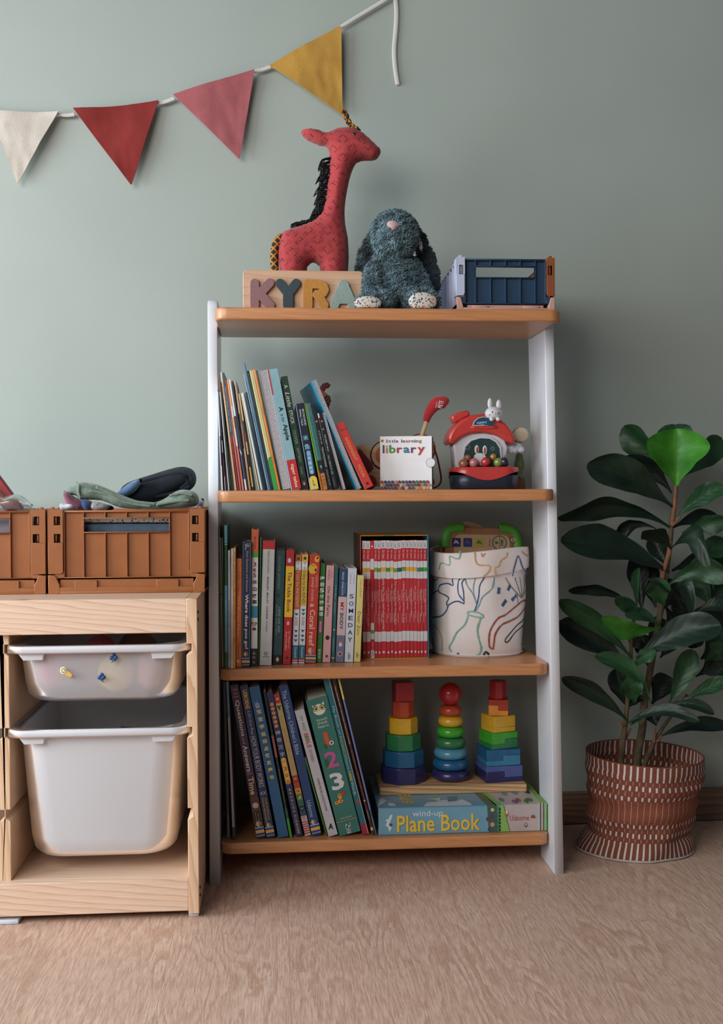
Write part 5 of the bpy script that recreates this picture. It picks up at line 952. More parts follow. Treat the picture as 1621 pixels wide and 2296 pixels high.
def tpoly(pts, col, lift=1):
    mb.add([(fx(x), dd, PH+.0002*lift) for x, dd in pts], [tuple(range(len(pts)))], plain(col, .45, .04))
tpoly([(950, .004), (962, .03), (985, .033), (1000, .045), (1030, .035), (1045, .045), (1058, .02), (1060, .004)], 'c6d0d8'); tpoly([(852, .02), (862, .03), (872, .05), (866, .07), (856, .06)], 'c6d0d8'); tpoly([(872, .015), (890, .01), (888, .03), (876, .035)], 'c6d0d8')
tpoly([(1092, .0), (1114, .0), (1100, .09), (1082, .09)], '5a6a50'); tpoly([(1110, 0), (1128, 0), (1112, .09), (1100, .09)], '7fae58'); tpoly([(1128, 0), (1214, 0), (1214, .20), (1096, .20), (1112, .09)], 'b5a8a6'); tpoly([(1214, 0), (1226, 0), (1226, .22), (1214, .22)], '7ab04c')
for (x_, dd, r1, c_) in ((1133, .035, 6, '5c7c88'), (1160, .02, 7, '7c5a70'), (1170, .03, 6, '8a5c4a'), (1195, .03, 8, '5a7a3a'), (1185, .02, 5, '5a7a3a'), (1150, .075, 7, '6a8c94'), (1175, .08, 8, '6a8c94'), (1205, .085, 7, '2f4c60')): tpoly([(x_+r1*math.cos(t*PI/5), dd+.014*math.sin(t*PI/5)) for t in range(10)], c_, 2)
tpoly([(960, .055), (985, .045), (990, .03), (994, .045), (1000, .06), (985, .055)], 'cfd0b8', 2); tpoly([(1010, .03), (1030, .035), (1040, .07), (1015, .065)], '5c8494', 2)
vs, fs_, w_, h_ = textpoly('Plane', .01); mb.add([(fx(912)-v.y*.035/h_*1.0+.0, .075+v.x*.10/w_*-1+.0, PH+.0004) for v in vs], [f[::-1] for f in fs_], plain('d9b848', .45))
mb.obj('cover_print', PBK)

# stacking toy
zB = ZS[3]+.0004+PH+.0006; q0, q1 = at_z(852, .177, zB), at_z(1181, .177, zB); BW = q1.x-q0.x; BT = .0152; dF, dBk = .177, .072
st = empty('stacking_toy', ((q0.x+q1.x)/2, -(dF+dBk)/2, zB), 'rainbow wooden stacking toy with three towers on a plank base', 'toy')
SX = st.location.x; dm = (dF+dBk)/2
bwood = wood('toy_base_wood', 'd9b184', 'cda070', '9c6f48', 'X', .5, ring=34, warp=.15, fine=.6, lines=.8)
MB().box(-BW/2, BW/2, -(dF-dBk)/2, (dF-dBk)/2, 0, BT, bwood, r=.001).obj('base', st)
tx1, tx2, tx3 = at_z(903.5, dm, zB+.05).x-SX, at_z(1010.5, dm, zB+.05).x-SX, at_z(1117, dm, zB+.05).x-SX
K = 1/1148
hh = [.0314]*5+[.0385]; z = BT+.0002
for i, (wpx, c_, n_) in enumerate(zip((96, 87, 75, 63, 47, 41), ('2c2c5c', '1f5a80', '2c7446', 'd3a52e', 'b5482a', 'a82a30'), (8, 8, 8, 8, 8, 4))):
    r_ = wpx*K/2/(math.cos(PI/8) if n_ == 8 else math.cos(PI/4)); ph = PI/8 if n_ == 8 else PI/4
    m_ = plain(c_, .38, .05, Coat__Weight=.15, nscale=90); mb = MB(); mb.prism([(r_*math.cos(2*PI*k/n_+ph+(.05 if n_ == 8 else .12)), r_*math.sin(2*PI*k/n_+ph+(.05 if n_ == 8 else .12))) for k in range(n_)], 0, hh[i]-.0003, m_, axis='Z', r=.0012)
    mb.obj('block', st, loc=(tx1, 0, z)); z += hh[i]
z = BT+.0002
for i, (rp, c_) in enumerate(zip((43.5, 41.3, 38, 34.3, 31.6, 28.5, 26), ('2c2c5c', '1b5a86', '4f8fa8', '2f7446', '3fa02c', 'd3a52e', 'b5482a'))):
    r_ = rp*K; rt = .01040; prof = [(r_-rt, 0)]+[(r_-rt+rt*math.sin(a*PI/8), rt-rt*math.cos(a*PI/8)) for a in range(1, 8)]+[(r_-rt, 2*rt)]
    MB().lathe(prof, plain(c_, .3, .04, Coat__Weight=.3, nscale=90), 32).obj('ring', st, loc=(tx2, 0, z)); z += .0209
rb_ = 26*K; MB().ball((0, 0, 0), rb_, plain('b0282e', .28, .04, Coat__Weight=.35, nscale=90), 28, 18).obj('ball', st, loc=(tx2, 0, z+rb_-.0012))
for (x_, z_) in ((tx1, BT+.18), (tx2, BT+.15), (tx3, BT+.18)): MB().lathe([(.004, BT), (.004, z_)], ply, 10).obj('peg', st, loc=(x_, 0, 0))
z = BT+.0002
for i, (wpx, ca, cb_, yw) in enumerate(((91, '27275a', '4c5a96', .14), (83, '2f7a9c', '1b5a86', .12), (72, '2c7446', '3fa02c', .30), (63, 'd3a52e', 'd3a52e', .36), (47, 'd98a34', 'a8361f', -.16))):
    w_ = wpx*K/2/(math.cos(yw)+abs(math.sin(yw))*.55); H_ = .0314; T4 = Matrix.Rotation(yw, 4, 'Z'); g = .0003
    lo = [(-w_, 0), (w_, 0), (w_, H_*(.36 if i in (0,) else .5)), (w_*.0+.0, H_*(.36 if i in (0,) else .5)), (0, H_*.64), (-w_, H_*.64)]
    if i == 0: lo = [(-w_, 0), (w_, 0), (w_, H_*.28), (0, H_*.28), (0, H_*.66), (-w_, H_*.66)]
    if i == 1: lo = [(-w_, 0), (w_, 0), (w_, H_*.62), (0, H_*.62), (0, H_*.30), (-w_, H_*.30)]
    if i == 2: lo = [(-w_, 0), (w_, 0), (w_, H_*.60), (0, H_*.60), (0, H_*.30), (-w_, H_*.30)]
    if i == 3: lo = [(-w_, 0), (w_, 0), (w_, H_*.30), (-w_, H_*.30)]
    if i == 4: lo = [(-w_, 0), (w_, 0), (w_, H_*.32), (0, H_*.32), (0, H_*.64), (-w_, H_*.64)]
    up = [(p[0], p[1]+g) for p in lo[2:]][::-1]+[(w_, H_-g), (-w_, H_-g)]
    for (pl_, c_) in ((lo, ca), (up, cb_)):
        mb = MB(); mb.prism(pl_, -w_, w_, plain(c_, .38, .05, Coat__Weight=.15, nscale=90), r=.0006, T=T4); mb.obj('block', st, loc=(tx3, 0, z))
    z += H_+.0002
MB().lathe([(.0165, 0), (.0172, .001), (.0172, .0335), (.0165, .0345)], plain('a82a30', .38, .05), 8, phase=.3, smooth=False).obj('block', st, loc=(tx3, 0, z))

# ------------------------------------------------------------------ soft shapes cut from an outline
from mathutils.geometry import delaunay_2d_cdt
def puff(name, pts, T, R, mat, parent=None, loc=(0, 0, 0), step=.006, wr=0.0, wf=30, seed=0, wav=0.0, back=1.0, kind=None, smooth=True):
    """stuffed cushion-like body with the given outline (x, z), T = half thickness, R = distance over which it swells"""
    b = []
    n = len(pts)
    for i in range(n):
        p, q = Vector(pts[i]), Vector(pts[(i+1) % n]); k = max(1, int((q-p).length/step))
        b += [p+(q-p)*j/k for j in range(k)]
    nb = len(b); x0, x1 = min(p.x for p in b), max(p.x for p in b); z0, z1 = min(p.y for p in b), max(p.y for p in b)
    B = np.array([(p.x, p.y) for p in b]); B2 = np.roll(B, -1, 0)
    gx, gz = np.meshgrid(np.arange(x0+step/2, x1, step), np.arange(z0+step/2, z1, step*.87)); gx[1::2] += step/2
    G = np.stack([gx.ravel(), gz.ravel()], 1)
    def inside(P):
        c = np.zeros(len(P), bool)
        for (ax, az), (bx_, bz_) in zip(B, B2):
            if az == bz_: continue
            m = ((az > P[:, 1]) != (bz_ > P[:, 1])) & (P[:, 0] < (bx_-ax)*(P[:, 1]-az)/(bz_-az)+ax); c ^= m
        return c
    def dist(P):
        d = np.full(len(P), 9.0)
        for A_, C_ in zip(B, B2):
            v = C_-A_; L = v@v+1e-12; t = np.clip(((P-A_)@v)/L, 0, 1); d = np.minimum(d, np.linalg.norm(P-A_-t[:, None]*v, axis=1))
        return d
    G = G[inside(G)]; G = G[dist(G) > step*.45]
    V = [Vector(p) for p in B]+[Vector(p) for p in G]
    vo, _, fo, *_ = delaunay_2d_cdt(V, [], [list(range(nb))], 1, 1e-6)
    P = np.array([(v.x, v.y) for v in vo]); d = dist(P); s = np.clip(d/R, 0, 1); th = T*np.sqrt(np.clip(1-(1-s)**2, 0, 1))
    edge = d < step*.02
    vs = []; mb = MB(); off = len(vo); idx = list(range(off)); 
    def wob(x, z): return wav*noise.noise(Vector((x*9+seed, z*9, seed*1.7)))
    for i, (x, z) in enumerate(P):
        q = wr*noise.noise(Vector((x*wf, z*wf, seed+.5))) * (s[i]**.5)
        vs.append((x, -th[i]-q+wob(x, z), z))
    k = off
    for i, (x, z) in enumerate(P):
        if edge[i]: continue
        q = wr*noise.noise(Vector((x*wf, z*wf, seed+7.5))) * (s[i]**.5)
        idx[i] = k; k += 1; vs.append((x, th[i]*back+q+wob(x, z), z))
    fs = [tuple(f) for f in fo]; fs = [f if sum((P[f[j-1]][0]*P[f[j]][1]-P[f[j]][0]*P[f[j-1]][1]) for j in range(3)) > 0 else f[::-1] for f in fs]
    fb = [tuple(idx[i] for i in f[::-1]) for f in fs]
    mb.add(vs, fs+fb, mat, smooth)
    return mb.obj(name, parent, loc, kind=kind)
def local(pts, d, o): return [((at(x, y, d)-Vector(o)).x, (at(x, y, d)-Vector(o)).z) for x, y in pts]
def smoothpoly(pts, n=4): return [(p.x, p.y) for p in catmull([(x, y, 0) for x, y in pts], n, True)]
Zg = lambda pts: [(450+x/3.602, 230+y/3.602) for x, y in pts]

# ------------------------------------------------------------------ plush giraffe
def giraffe_mat():
    m = bpy.data.materials.new('red_print_cloth'); nt = NT(m); v = nt.coord()
    sp = nt.n('TexVoronoi', Vector=v, Scale=62.0, Randomness=.35); s1 = nt.ramp(sp.outputs['Distance'], [(.28, (1, 1, 1, 1)), (.42, (0, 0, 0, 1))])
    def dash(rot, off):
        c = nt.n('Mapping', Vector=nt.n('TexCoord').outputs['Object'], Rotation=(0, rot, 0), Location=off).outputs[0]
        w1 = nt.n('TexWave', _bands_direction='X', _wave_profile='SIN', Vector=c, Scale=13.0, Distortion=1.5, Detail=0.0); w2 = nt.n('TexWave', _bands_direction='Z', _wave_profile='SIN', Vector=c, Scale=24.0)
        a = nt.ramp(w1.outputs[0], [(.70, (0, 0, 0, 1)), (.80, (1, 1, 1, 1))]); b = nt.ramp(w2.outputs[0], [(.955, (0, 0, 0, 1)), (.985, (1, 1, 1, 1))])
        return nt.mix(1.0, a, b, 'MULTIPLY')
    no = nt.n('TexNoise', Vector=v, Scale=900.0, Detail=2.0)
    col = nt.mix(s1, lin('ac3a3c'), lin('a03036')); col = nt.mix(dash(.75, (0, 0, 0)), col, lin('5c1a1e')); col = nt.mix(dash(-.75, (.01, 0, .012)), col, lin('5c1a1e'))
    nt.bsdf(col, .9, no.outputs[0], .3, .001, Sheen__Weight=.2); return m
def batik(name, c1, c2, sc=95):
    m = bpy.data.materials.new(name); nt = NT(m); v = nt.n('Mapping', Vector=nt.n('TexCoord').outputs['Object'], Rotation=(0, .78, 0)).outputs[0]
    a = nt.n('TexWave', _bands_direction='X', Vector=v, Scale=sc/6.28*2, Distortion=.6); b = nt.n('TexWave', _bands_direction='Z', Vector=v, Scale=sc/6.28*2, Distortion=.6)
    k = nt.n('Math', _operation='MAXIMUM', i0=a.outputs[0], i1=b.outputs[0]); col = nt.ramp(k.outputs[0], [(.75, lin(c1)), (.9, lin(c2))]); nt.bsdf(col, .85); return m
GM = giraffe_mat(); BT_ = batik('black_gold_cloth', '2a1e16', 'b97a24')
dG = .170; go = at_z(700, dG, ZS[0]); GO_ = Vector((go.x, -dG, ZS[0]+.0004))
gir = empty('plush_giraffe', GO_, 'red patterned plush giraffe with black yarn mane standing behind the name board', 'soft toy')
ybase = project(GO_)[1]-.6
outl = [(1040, 355+0)]  # neck back edge, then clockwise
px = [(738.7, 355), (734.6, 402), (727.6, 452), (716.5, 480), (700, 494), (675, 505), (650, 513), (633, 522), (625, 549), (624, 580), (628, 612), (633, ybase), (686, ybase), (688, 612), (692, 596), (702, 589), (713, 595), (718, 610), (722, ybase), (777, ybase), (780.5, 606), (782, 577), (780, 535), (774, 502), (773, 466), (779, 424), (787, 391), (798.4, 367), (815, 361), (841, 359), (851, 348), (853, 336), (840, 322), (822, 305), (805, 292), (786, 285), (761, 286.5), (745, 292), (730, 298), (712, 291), (694, 288), (679, 291), (675, 298), (683, 310), (700, 320), (717, 326), (730, 328), (737, 338)]
puff('body', local(smoothpoly(px, 3), dG, GO_), .030, .030, GM, gir, step=.0050, wr=.002, wf=22, seed=3)
for o_ in gir.children:
    for v in o_.data.vertices: v.co.z = max(v.co.z, .0006)
e_ = at(793.4, 301, dG+.027)-GO_; MB().ball((e_.x, e_.y+.003, e_.z), (.0045, .006, .0045), plain('101010', .15, Coat__Weight=.8), 14, 8).obj('eye', gir)
hp = [at(x, y, dG+.012)-GO_ for x, y in Zg([(1282, 222), (1250, 200), (1220, 180), (1195, 135), (1178, 90), (1162, 62), (1150, 72), (1160, 110), (1185, 160), (1205, 190)])]
hp = [p+Vector((0, .004*math.sin(i*1.3), 0)) for i, p in enumerate(catmull(hp, 5))]
MB().tube(hp, .0027, BT_, 8).obj('horn', gir)
tp = [at(x, y, dG+.0)-GO_ for x, y in ((634, 530), (624, 538), (617, 555), (615, 580), (616, 600), (617, 622))]
MB().tube(catmull(tp, 5), .0078, BT_, 10).obj('tail', gir)
random.seed(8); mb = MB(); yarn = plain('15161a', .95, .3, .0)
nk = catmull([at(x, y, dG+.0)-GO_ for x, y in ((739, 356), (735, 402), (728, 452), (717, 480), (700, 494), (677, 505))], 20)
for i in range(130):
    f = (i+random.random())/130; p = nk[min(len(nk)-1, int(f*(len(nk)-1)))]; L = random.uniform(.014, .032)*(1 if f < .8 else .8); y_ = random.uniform(-.012, .012)
    a = random.uniform(.2, .9)*(1.0 if f < .85 else 1.5); p0 = p+Vector((.002, y_, 0)); d1 = Vector((-math.sin(a), random.uniform(-.25, .25), -math.cos(a)))
    pm = p0+Vector((-.010, 0, .001)); p1 = p0+d1*L+Vector((-.004, 0, 0)); pts_ = [p0, pm.lerp(p1, .35)+Vector((-.002, 0, .002)), p1, p1+Vector((.0025, 0, .003)), p0+d1*L*.3+Vector((.002, .002, 0))]
    mb.tube(catmull(pts_, 3), .00115, yarn, 4)
mb.obj('mane', gir, kind='stuff')

# ------------------------------------------------------------------ name board with loose letters
dB_ = .275; bo = at_z(545, dB_, ZS[0]); bR = at_z(816, dB_, ZS[0]); bT = at(680, 606.5, dB_).z; BO = Vector((bo.x, -dB_, ZS[0]+.0004)); bw_, bh_ = bR.x-bo.x, bT-BO.z
maple = wood('pale_maple', 'd3ab8c', 'cda383', 'b98c6c', 'X', .5, ring=16, warp=.5, fine=.35, lines=.6, sharp=(.3, .8, .99))
nb_ = empty('name_board', BO, 'pale wooden name board with rounded corners and four coloured letters', 'name board')
MB().prism([(x+bw_/2, z+bh_/2) for x, z in rrect(bw_, bh_, .008, 6)], 0, .014, maple, r=.0012).obj('board', nb_)
NCAP = [0]
def cap(mb, p, q, w, mat, y0, y1, n=8, sq=(False, False)):
    p, q = Vector(p), Vector(q); a = math.atan2(q.y-p.y, q.x-p.x); pts = []
    for c, s0 in ((q, a-PI/2), (p, a+PI/2)):
        pts += [(c.x+w*math.cos(s0+PI*k/n), c.y+w*math.sin(s0+PI*k/n)) for k in range(n+1)]
    NCAP[0] += 1; mb.prism(pts, y0-.00008*(NCAP[0] % 7), y1, mat, r=.0007)
def lp(x, y): v = at(x, y, dB_+.006); return ((v-BO).x, (v-BO).z)
zlo = .0003
def letter(ch, col, build, x):
    mt = plain(col, .55, .05, nscale=200); o = at_z(x, dB_, ZS[0]); O = Vector((o.x, -dB_-.0004, BO.z)); mb = MB(); build(mb, mt, lambda px_, py_: (lp(px_, py_)[0]-(O.x-BO.x), lp(px_, py_)[1]))
    z_ = [v[2] for v in mb.v]; zm = min(z_)
    mb.v = [(v[0], v[1], max(v[2], .0002)) for v in mb.v]
    mb.obj('wooden_letter', None, O, label='%s wooden letter %s standing against the name board' % (ch[1], ch[0]), cat='letter', group='coloured letters of the name board')
W_ = .0082
def LK(mb, m, q): cap(mb, q(571, 635), q(571, 684), W_, m, -.006, 0); cap(mb, q(605, 634), q(577, 664), W_, m, -.006, 0); cap(mb, q(583, 659), q(606, 684), W_, m, -.006, 0)
def LY(mb, m, q): cap(mb, q(628, 635), q(646, 658), W_, m, -.006, 0); cap(mb, q(664, 635), q(647, 658), W_, m, -.006, 0); cap(mb, q(646, 656), q(646, 684), W_*1.15, m, -.006, 0)
def LR(mb, m, q):
    cap(mb, q(690, 637), q(690, 684), W_*1.1, m, -.006, 0); cx_, cz_ = q(716, 650)
    pth = [q(690, 637), q(714, 637), q(725, 641), q(728, 649), q(724, 657), q(711, 661)]
    for a, b in zip(pth, pth[1:]): cap(mb, a, b, W_*.98, m, -.006, 0)
    cap(mb, q(712, 660), q(727, 684), W_, m, -.006, 0)
def LA(mb, m, q): cap(mb, q(769, 638), q(750, 684), W_, m, -.006, 0); cap(mb, q(771, 638), q(791, 684), W_, m, -.006, 0); cap(mb, q(758, 672), q(782, 672), W_*.9, m, -.006, 0); cap(mb, q(768, 640), q(773, 640), W_*1.0, m, -.006, 0)
letter(('K', 'mauve'), '8f6668', LK, 585); letter(('Y', 'slate blue'), '2f3f48', LY, 646); letter(('R', 'mustard'), 'bd8236', LR, 708); letter(('A', 'pale sage'), '8fa39b', LA, 770)

# ------------------------------------------------------------------ plush rabbit
def furmesh(parts, n, L, mat, seed=1, grav=.35, wid=.0011):
    """fur tufts scattered over ellipsoids / capsules: parts = list of MB meshes"""
    rng = np.random.default_rng(seed); V = []; F = []
    tris = []
    for mb_ in parts:
        vv = np.array(mb_.v)
        for f in mb_.f:
            for k in range(1, len(f)-1): tris.append((vv[f[0]], vv[f[k]], vv[f[k+1]]))
    T = np.array(tris); N = np.cross(T[:, 1]-T[:, 0], T[:, 2]-T[:, 0]); A = np.linalg.norm(N, axis=1); N /= (A[:, None]+1e-12); pr = A/A.sum()
    idx = rng.choice(len(T), n, p=pr); r1, r2 = rng.random(n), rng.random(n); s = np.sqrt(r1)
    P = T[idx, 0]*(1-s)[:, None]+T[idx, 1]*(s*(1-r2))[:, None]+T[idx, 2]*(s*r2)[:, None]; Nn = N[idx]
    # tufts lean together in small clumps
    cl = np.stack([np.sin(P[:, 0]*230+P[:, 2]*90), np.cos(P[:, 1]*390+P[:, 0]*160), np.sin(P[:, 2]*460-P[:, 0]*220)], 1)*.40
    D = Nn*.75+cl+rng.normal(0, .25, (n, 3)); D[:, 2] -= grav; D -= Nn*np.minimum(0, (D*Nn).sum(1)-.25)[:, None]; D /= np.linalg.norm(D, axis=1)[:, None]
    S = np.cross(D, Nn+rng.normal(0, .3, (n, 3))); S /= np.linalg.norm(S, axis=1)[:, None]+1e-9
    l = L*(.6+.7*rng.random(n))[:, None]; w_ = wid*(.7+.6*rng.random(n))[:, None]
    a = P-S*w_; b = P+S*w_; m1 = P+D*l*.55+S*w_*.75+Nn*.0006; m0 = P+D*l*.55-S*w_*.75+Nn*.0006; t = P+D*l-Nn*l*.18
    V = np.concatenate([a, b, m1, m0, t]); i = np.arange(n)
    F = np.concatenate([np.stack([i, i+n, i+2*n, i+3*n], 1)]); F3 = np.stack([i+3*n, i+2*n, i+4*n], 1)
    mb_ = MB(); mb_.add([tuple(p) for p in V], [tuple(f) for f in F.tolist()]+[tuple(f) for f in F3.tolist()], mat, True); return mb_
dR = .255; ro = at_z(888, dR, ZS[0]); RO = Vector((ro.x, -dR, ZS[0]+.0004))
rab = empty('plush_rabbit', RO, 'dark teal fluffy plush rabbit with floral foot pads, sitting on bookcase top', 'soft toy')
furc = fabric('40525a', '2c3a42', weave=500, wr=.6, folds=60)
fm = bpy.data.materials.new('plush_fur'); nt = NT(fm); v_ = nt.coord(); no_ = nt.n('TexNoise', Vector=v_, Scale=70.0, Detail=3.0); nt.bsdf(nt.ramp(no_.outputs[0], [(.3, lin('4c666f')), (.7, lin('7a98a2'))]), .9, Sheen__Weight=.3)
fm2 = bpy.data.materials.new('plush_fur_shaded'); nt = NT(fm2); no_ = nt.n('TexNoise', Vector=nt.coord(), Scale=70.0, Detail=3.0); nt.bsdf(nt.ramp(no_.outputs[0], [(.3, lin('2f3f46')), (.7, lin('4a5f67'))]), .9, Sheen__Weight=.3)  # darker copy of the fur, shade behind the head put into the ears' colour
rp = lambda x, y, d: at(x, y, d)-RO
def balls(lst):
    mb_ = MB()
    for (x, y, d, rx, ry, rz, *rt) in lst:
        p = rp(x, y, d); T__ = Matrix.Translation(p) @ Matrix.Rotation(rt[0] if rt else 0, 4, 'Y'); mb_.ball((0, 0, 0), (rx, ry, rz), furc, 22, 14, T=T__)
    return mb_
def remesh(mb_, name, vox=.003, sm=6, mat=None, parent=None):
    me = mb_.mesh('tmp'); o = bpy.data.objects.new('tmp', me); COL.objects.link(o)
    m = o.modifiers.new('r', 'REMESH'); m.mode = 'VOXEL'; m.voxel_size = vox; s = o.modifiers.new('s', 'SMOOTH'); s.iterations = sm; s.factor = .5
    bpy.context.view_layer.update(); me2 = bpy.data.meshes.new_from_object(o.evaluated_get(bpy.context.evaluated_depsgraph_get())); bpy.data.objects.remove(o)
    me2.name = name; me2.materials.clear(); me2.materials.append(mat)
    for p in me2.polygons: p.use_smooth = True
    out = MB(); out.v = [tuple(v.co) for v in me2.vertices]; out.f = [tuple(p.vertices) for p in me2.polygons]
    return link(name, me2, parent), out
bodyb = balls([(886, 632, .262, .044, .040, .054), (888, 662, .262, .050, .045, .030), (884, 590, .258, .033, .032, .030), (885, 524, .275, .0425, .042, .0405, 0), (884, 545, .282, .0385, .038, .028),
   (848, 592, .272, .014, .018, .020, .5), (836, 620, .285, .0165, .019, .028, .2), (834, 647, .294, .0165, .019, .018, 0), (848, 662, .304, .014, .016, .012),
   (928, 604, .262, .014, .018, .026, -.5), (944, 632, .262, .014, .018, .026, -.3), (952, 655, .275, .014, .019, .018),
   (862, 674, .30, .022, .033, .016), (928, 670, .30, .022, .033, .018), (829, 679, .318, .0262, .016, .0155), (951, 675, .318, .0290, .016, .0205)])
bodyb.v = [(x, y, max(z, .0012)) for x, y, z in bodyb.v]
ob, bm_ = remesh(bodyb, 'body', .0028, 3, furc, rab)
bm_.v = [(x, y, max(z, .001)) for x, y, z in bm_.v]
for v in ob.data.vertices: v.co.z = max(v.co.z, .001)
def clampz(m_):
    m_.v = [(x, y, max(z, .0008)) for x, y, z in m_.v]; return m_
clampz(furmesh([bm_], 30000, .0062, fm, 1, wid=.0009)).obj('fur', rab, kind='stuff')
for nm, l_ in (('left', [(846, 520, .240, .009, .009, .014, .3), (832, 545, .236, .012, .008, .022, .35), (820, 575, .232, .0145, .007, .025, .2), (815, 600, .230, .014, .006, .017, .1)]),
               ('right', [(926, 512, .240, .010, .009, .014, -.5), (941, 543, .236, .013, .008, .024, -.35), (955, 580, .232, .016, .007, .028, -.3), (965, 615, .230, .0165, .006, .024, -.25), (970, 640, .230, .014, .005, .015, -.1)])):
    e_, em = remesh(balls(l_), 'ear', .0024, 3, furc, rab); furmesh([em], 5200, .006, fm2, 3, wid=.0009).obj('ear_fur', e_, kind='stuff')
n0 = rp(881.5, 504, .3155); mb = MB(); mb.ball((0, 0, 0), (.0115, .005, .0075), fabric('c9a3a4', weave=600, wr=.1), 14, 8, T=Matrix.Translation(n0) @ Matrix.Rotation(.15, 4, 'Y')); mb.v = [(x, y, z-.0035*abs(1) if abs(x-n0.x) < .003 and z < n0.z else z) for x, y, z in mb.v]; mb.obj('nose', rab)
def floral():
    m = bpy.data.materials.new('floral_cloth'); nt = NT(m); v = nt.coord(); vo = nt.n('TexVoronoi', Vector=v, Scale=240.0, Randomness=1.0)
    c = nt.ramp(nt.n('SeparateColor', Color=vo.outputs['Color']).outputs[0], [(0, lin('c43c4a')), (.18, lin('2c3c5c')), (.4, lin('5f7a5c')), (.55, lin('26384c')), (.75, lin('c9884c')), (.9, lin('8a9ab0'))])
    c.node.color_ramp.interpolation = 'CONSTANT'; k = nt.ramp(vo.outputs['Distance'], [(.34, (1, 1, 1, 1)), (.42, (0, 0, 0, 1))]); nt.bsdf(nt.mix(k, lin('cfc8bf'), c), .85); return m
FL = floral()
for (x, y, rx, rz) in ((825, 679.5, .0245, .0125), (948, 676, .0255, .0165)):
    p = rp(x, y, .338); mb = MB(); mb.ball((0, 0, 0), (rx, .006, rz), FL, 24, 12, T=Matrix.Translation(p)); mb.v = [(a, b, max(c, .0015)) for a, b, c in mb.v]; mb.obj('foot_pad', rab)
p = rp(942, 548, .268); MB().ball((0, 0, 0), (.004, .003, .013), FL, 10, 8, T=Matrix.Translation(p) @ Matrix.Rotation(-.2, 4, 'Y')).obj('ear_lining', rab)

# ------------------------------------------------------------------ bunting on the wall
bun = empty('bunting', at(400, 200, .012), 'felt triangle bunting, cream, red, pink and mustard, hung on white cord', 'bunting'); BNO = bun.location.copy()
for (pts, c, lab, s_) in (([(-24, 243), (20, 249), (131, 250), (118, 268), (44, 408), (39, 414), (34, 408), (-10, 285)], 'cfc4b8', 'cream flag at the left edge', 1), ([(165, 245), (260, 238), (355, 224), (352, 240), (299, 410), (295, 417), (289, 411), (178, 262)], '8a2622', 'dark red flag', 2), ([(388, 212), (480, 184), (571, 156), (571, 172), (541, 350), (537, 358), (531, 352), (400, 228)], 'ad5f63', 'dusty pink flag', 3), ([(604, 146), (685, 100), (765, 57), (766, 75), (769, 250), (768, 259), (762, 254), (618, 156)], 'c2933f', 'mustard flag', 4)):
    A_, B_, C_ = [at(*p_, .018)-BNO for p_ in (pts[0], pts[2], pts[5])]; Mt = at(*pts[1], .018)-BNO; sag = Mt-(A_+B_)/2; fm_ = fabric(c, weave=500, wr=.6, folds=35, sheen=.2); mb = MB(); nr_, ncol = 26, 20
    def fp_(u, v, o_=0.0):
        v_ = v*.985; top = A_.lerp(B_, u)+sag*4*u*(1-u)*(1-v); p_ = top.lerp(C_, v_); ed = math.sin(u*PI)
        return p_+Vector((0, o_-.004-.010*noise.noise(Vector((p_.x*11+s_, p_.z*11, s_)))-.0016*noise.noise(Vector((p_.x*60, p_.z*25, s_))), 0))
    fv = [fp_(i/(ncol-1), j/(nr_-1)) for i in range(ncol) for j in range(nr_)]; bv = [fp_(i/(ncol-1), j/(nr_-1), .0022) for i in range(ncol) for j in range(nr_)]; K_ = len(fv); ff_ = []
    for i in range(ncol-1):
        for j in range(nr_-1): q_ = (i*nr_+j, i*nr_+j+1, (i+1)*nr_+j+1, (i+1)*nr_+j); ff_ += [q_, tuple(k+K_ for k in q_[::-1])]
    bd = [i*nr_ for i in range(ncol)]+[(ncol-1)*nr_+j for j in range(1, nr_)]+[i*nr_+nr_-1 for i in range(ncol-2, -1, -1)]+[j for j in range(nr_-2, 0, -1)]
    mb.add(fv+bv, ff_, fm_, True)
    mb.add([fv[k] for k in bd]+[bv[k] for k in bd], [(k, (k+1) % len(bd), len(bd)+(k+1) % len(bd), len(bd)+k) for k in range(len(bd))], fm_)
    fl_ = mb.obj('flag', bun)
    fl_['label'] = lab
cordm = fabric('d6d2cd', weave=700, wr=.4, sheen=.1)
for pts in (((-30, 240), (-20, 244)), ((128, 254), (148, 258), (168, 256)), ((352, 230), (370, 228), (392, 220)), ((569, 160), (588, 156), (608, 149)), ((764, 61), (800, 38), (840, 14), (866, -2), (884, -14))):
    P_ = catmull([at(x, y, .012)-BNO for x, y in pts], 6); MB().tube(P_, .0042, cordm, 8, flat=.3).obj('cord', bun)
P_ = catmull([at(x, y, .006)-BNO for x, y in ((884, -20), (889, 20), (888, 60), (884, 110), (886, 150), (892, 190))], 8); MB().tube(P_, .0048, cordm, 8, flat=.22).obj('ribbon_tail', bun)

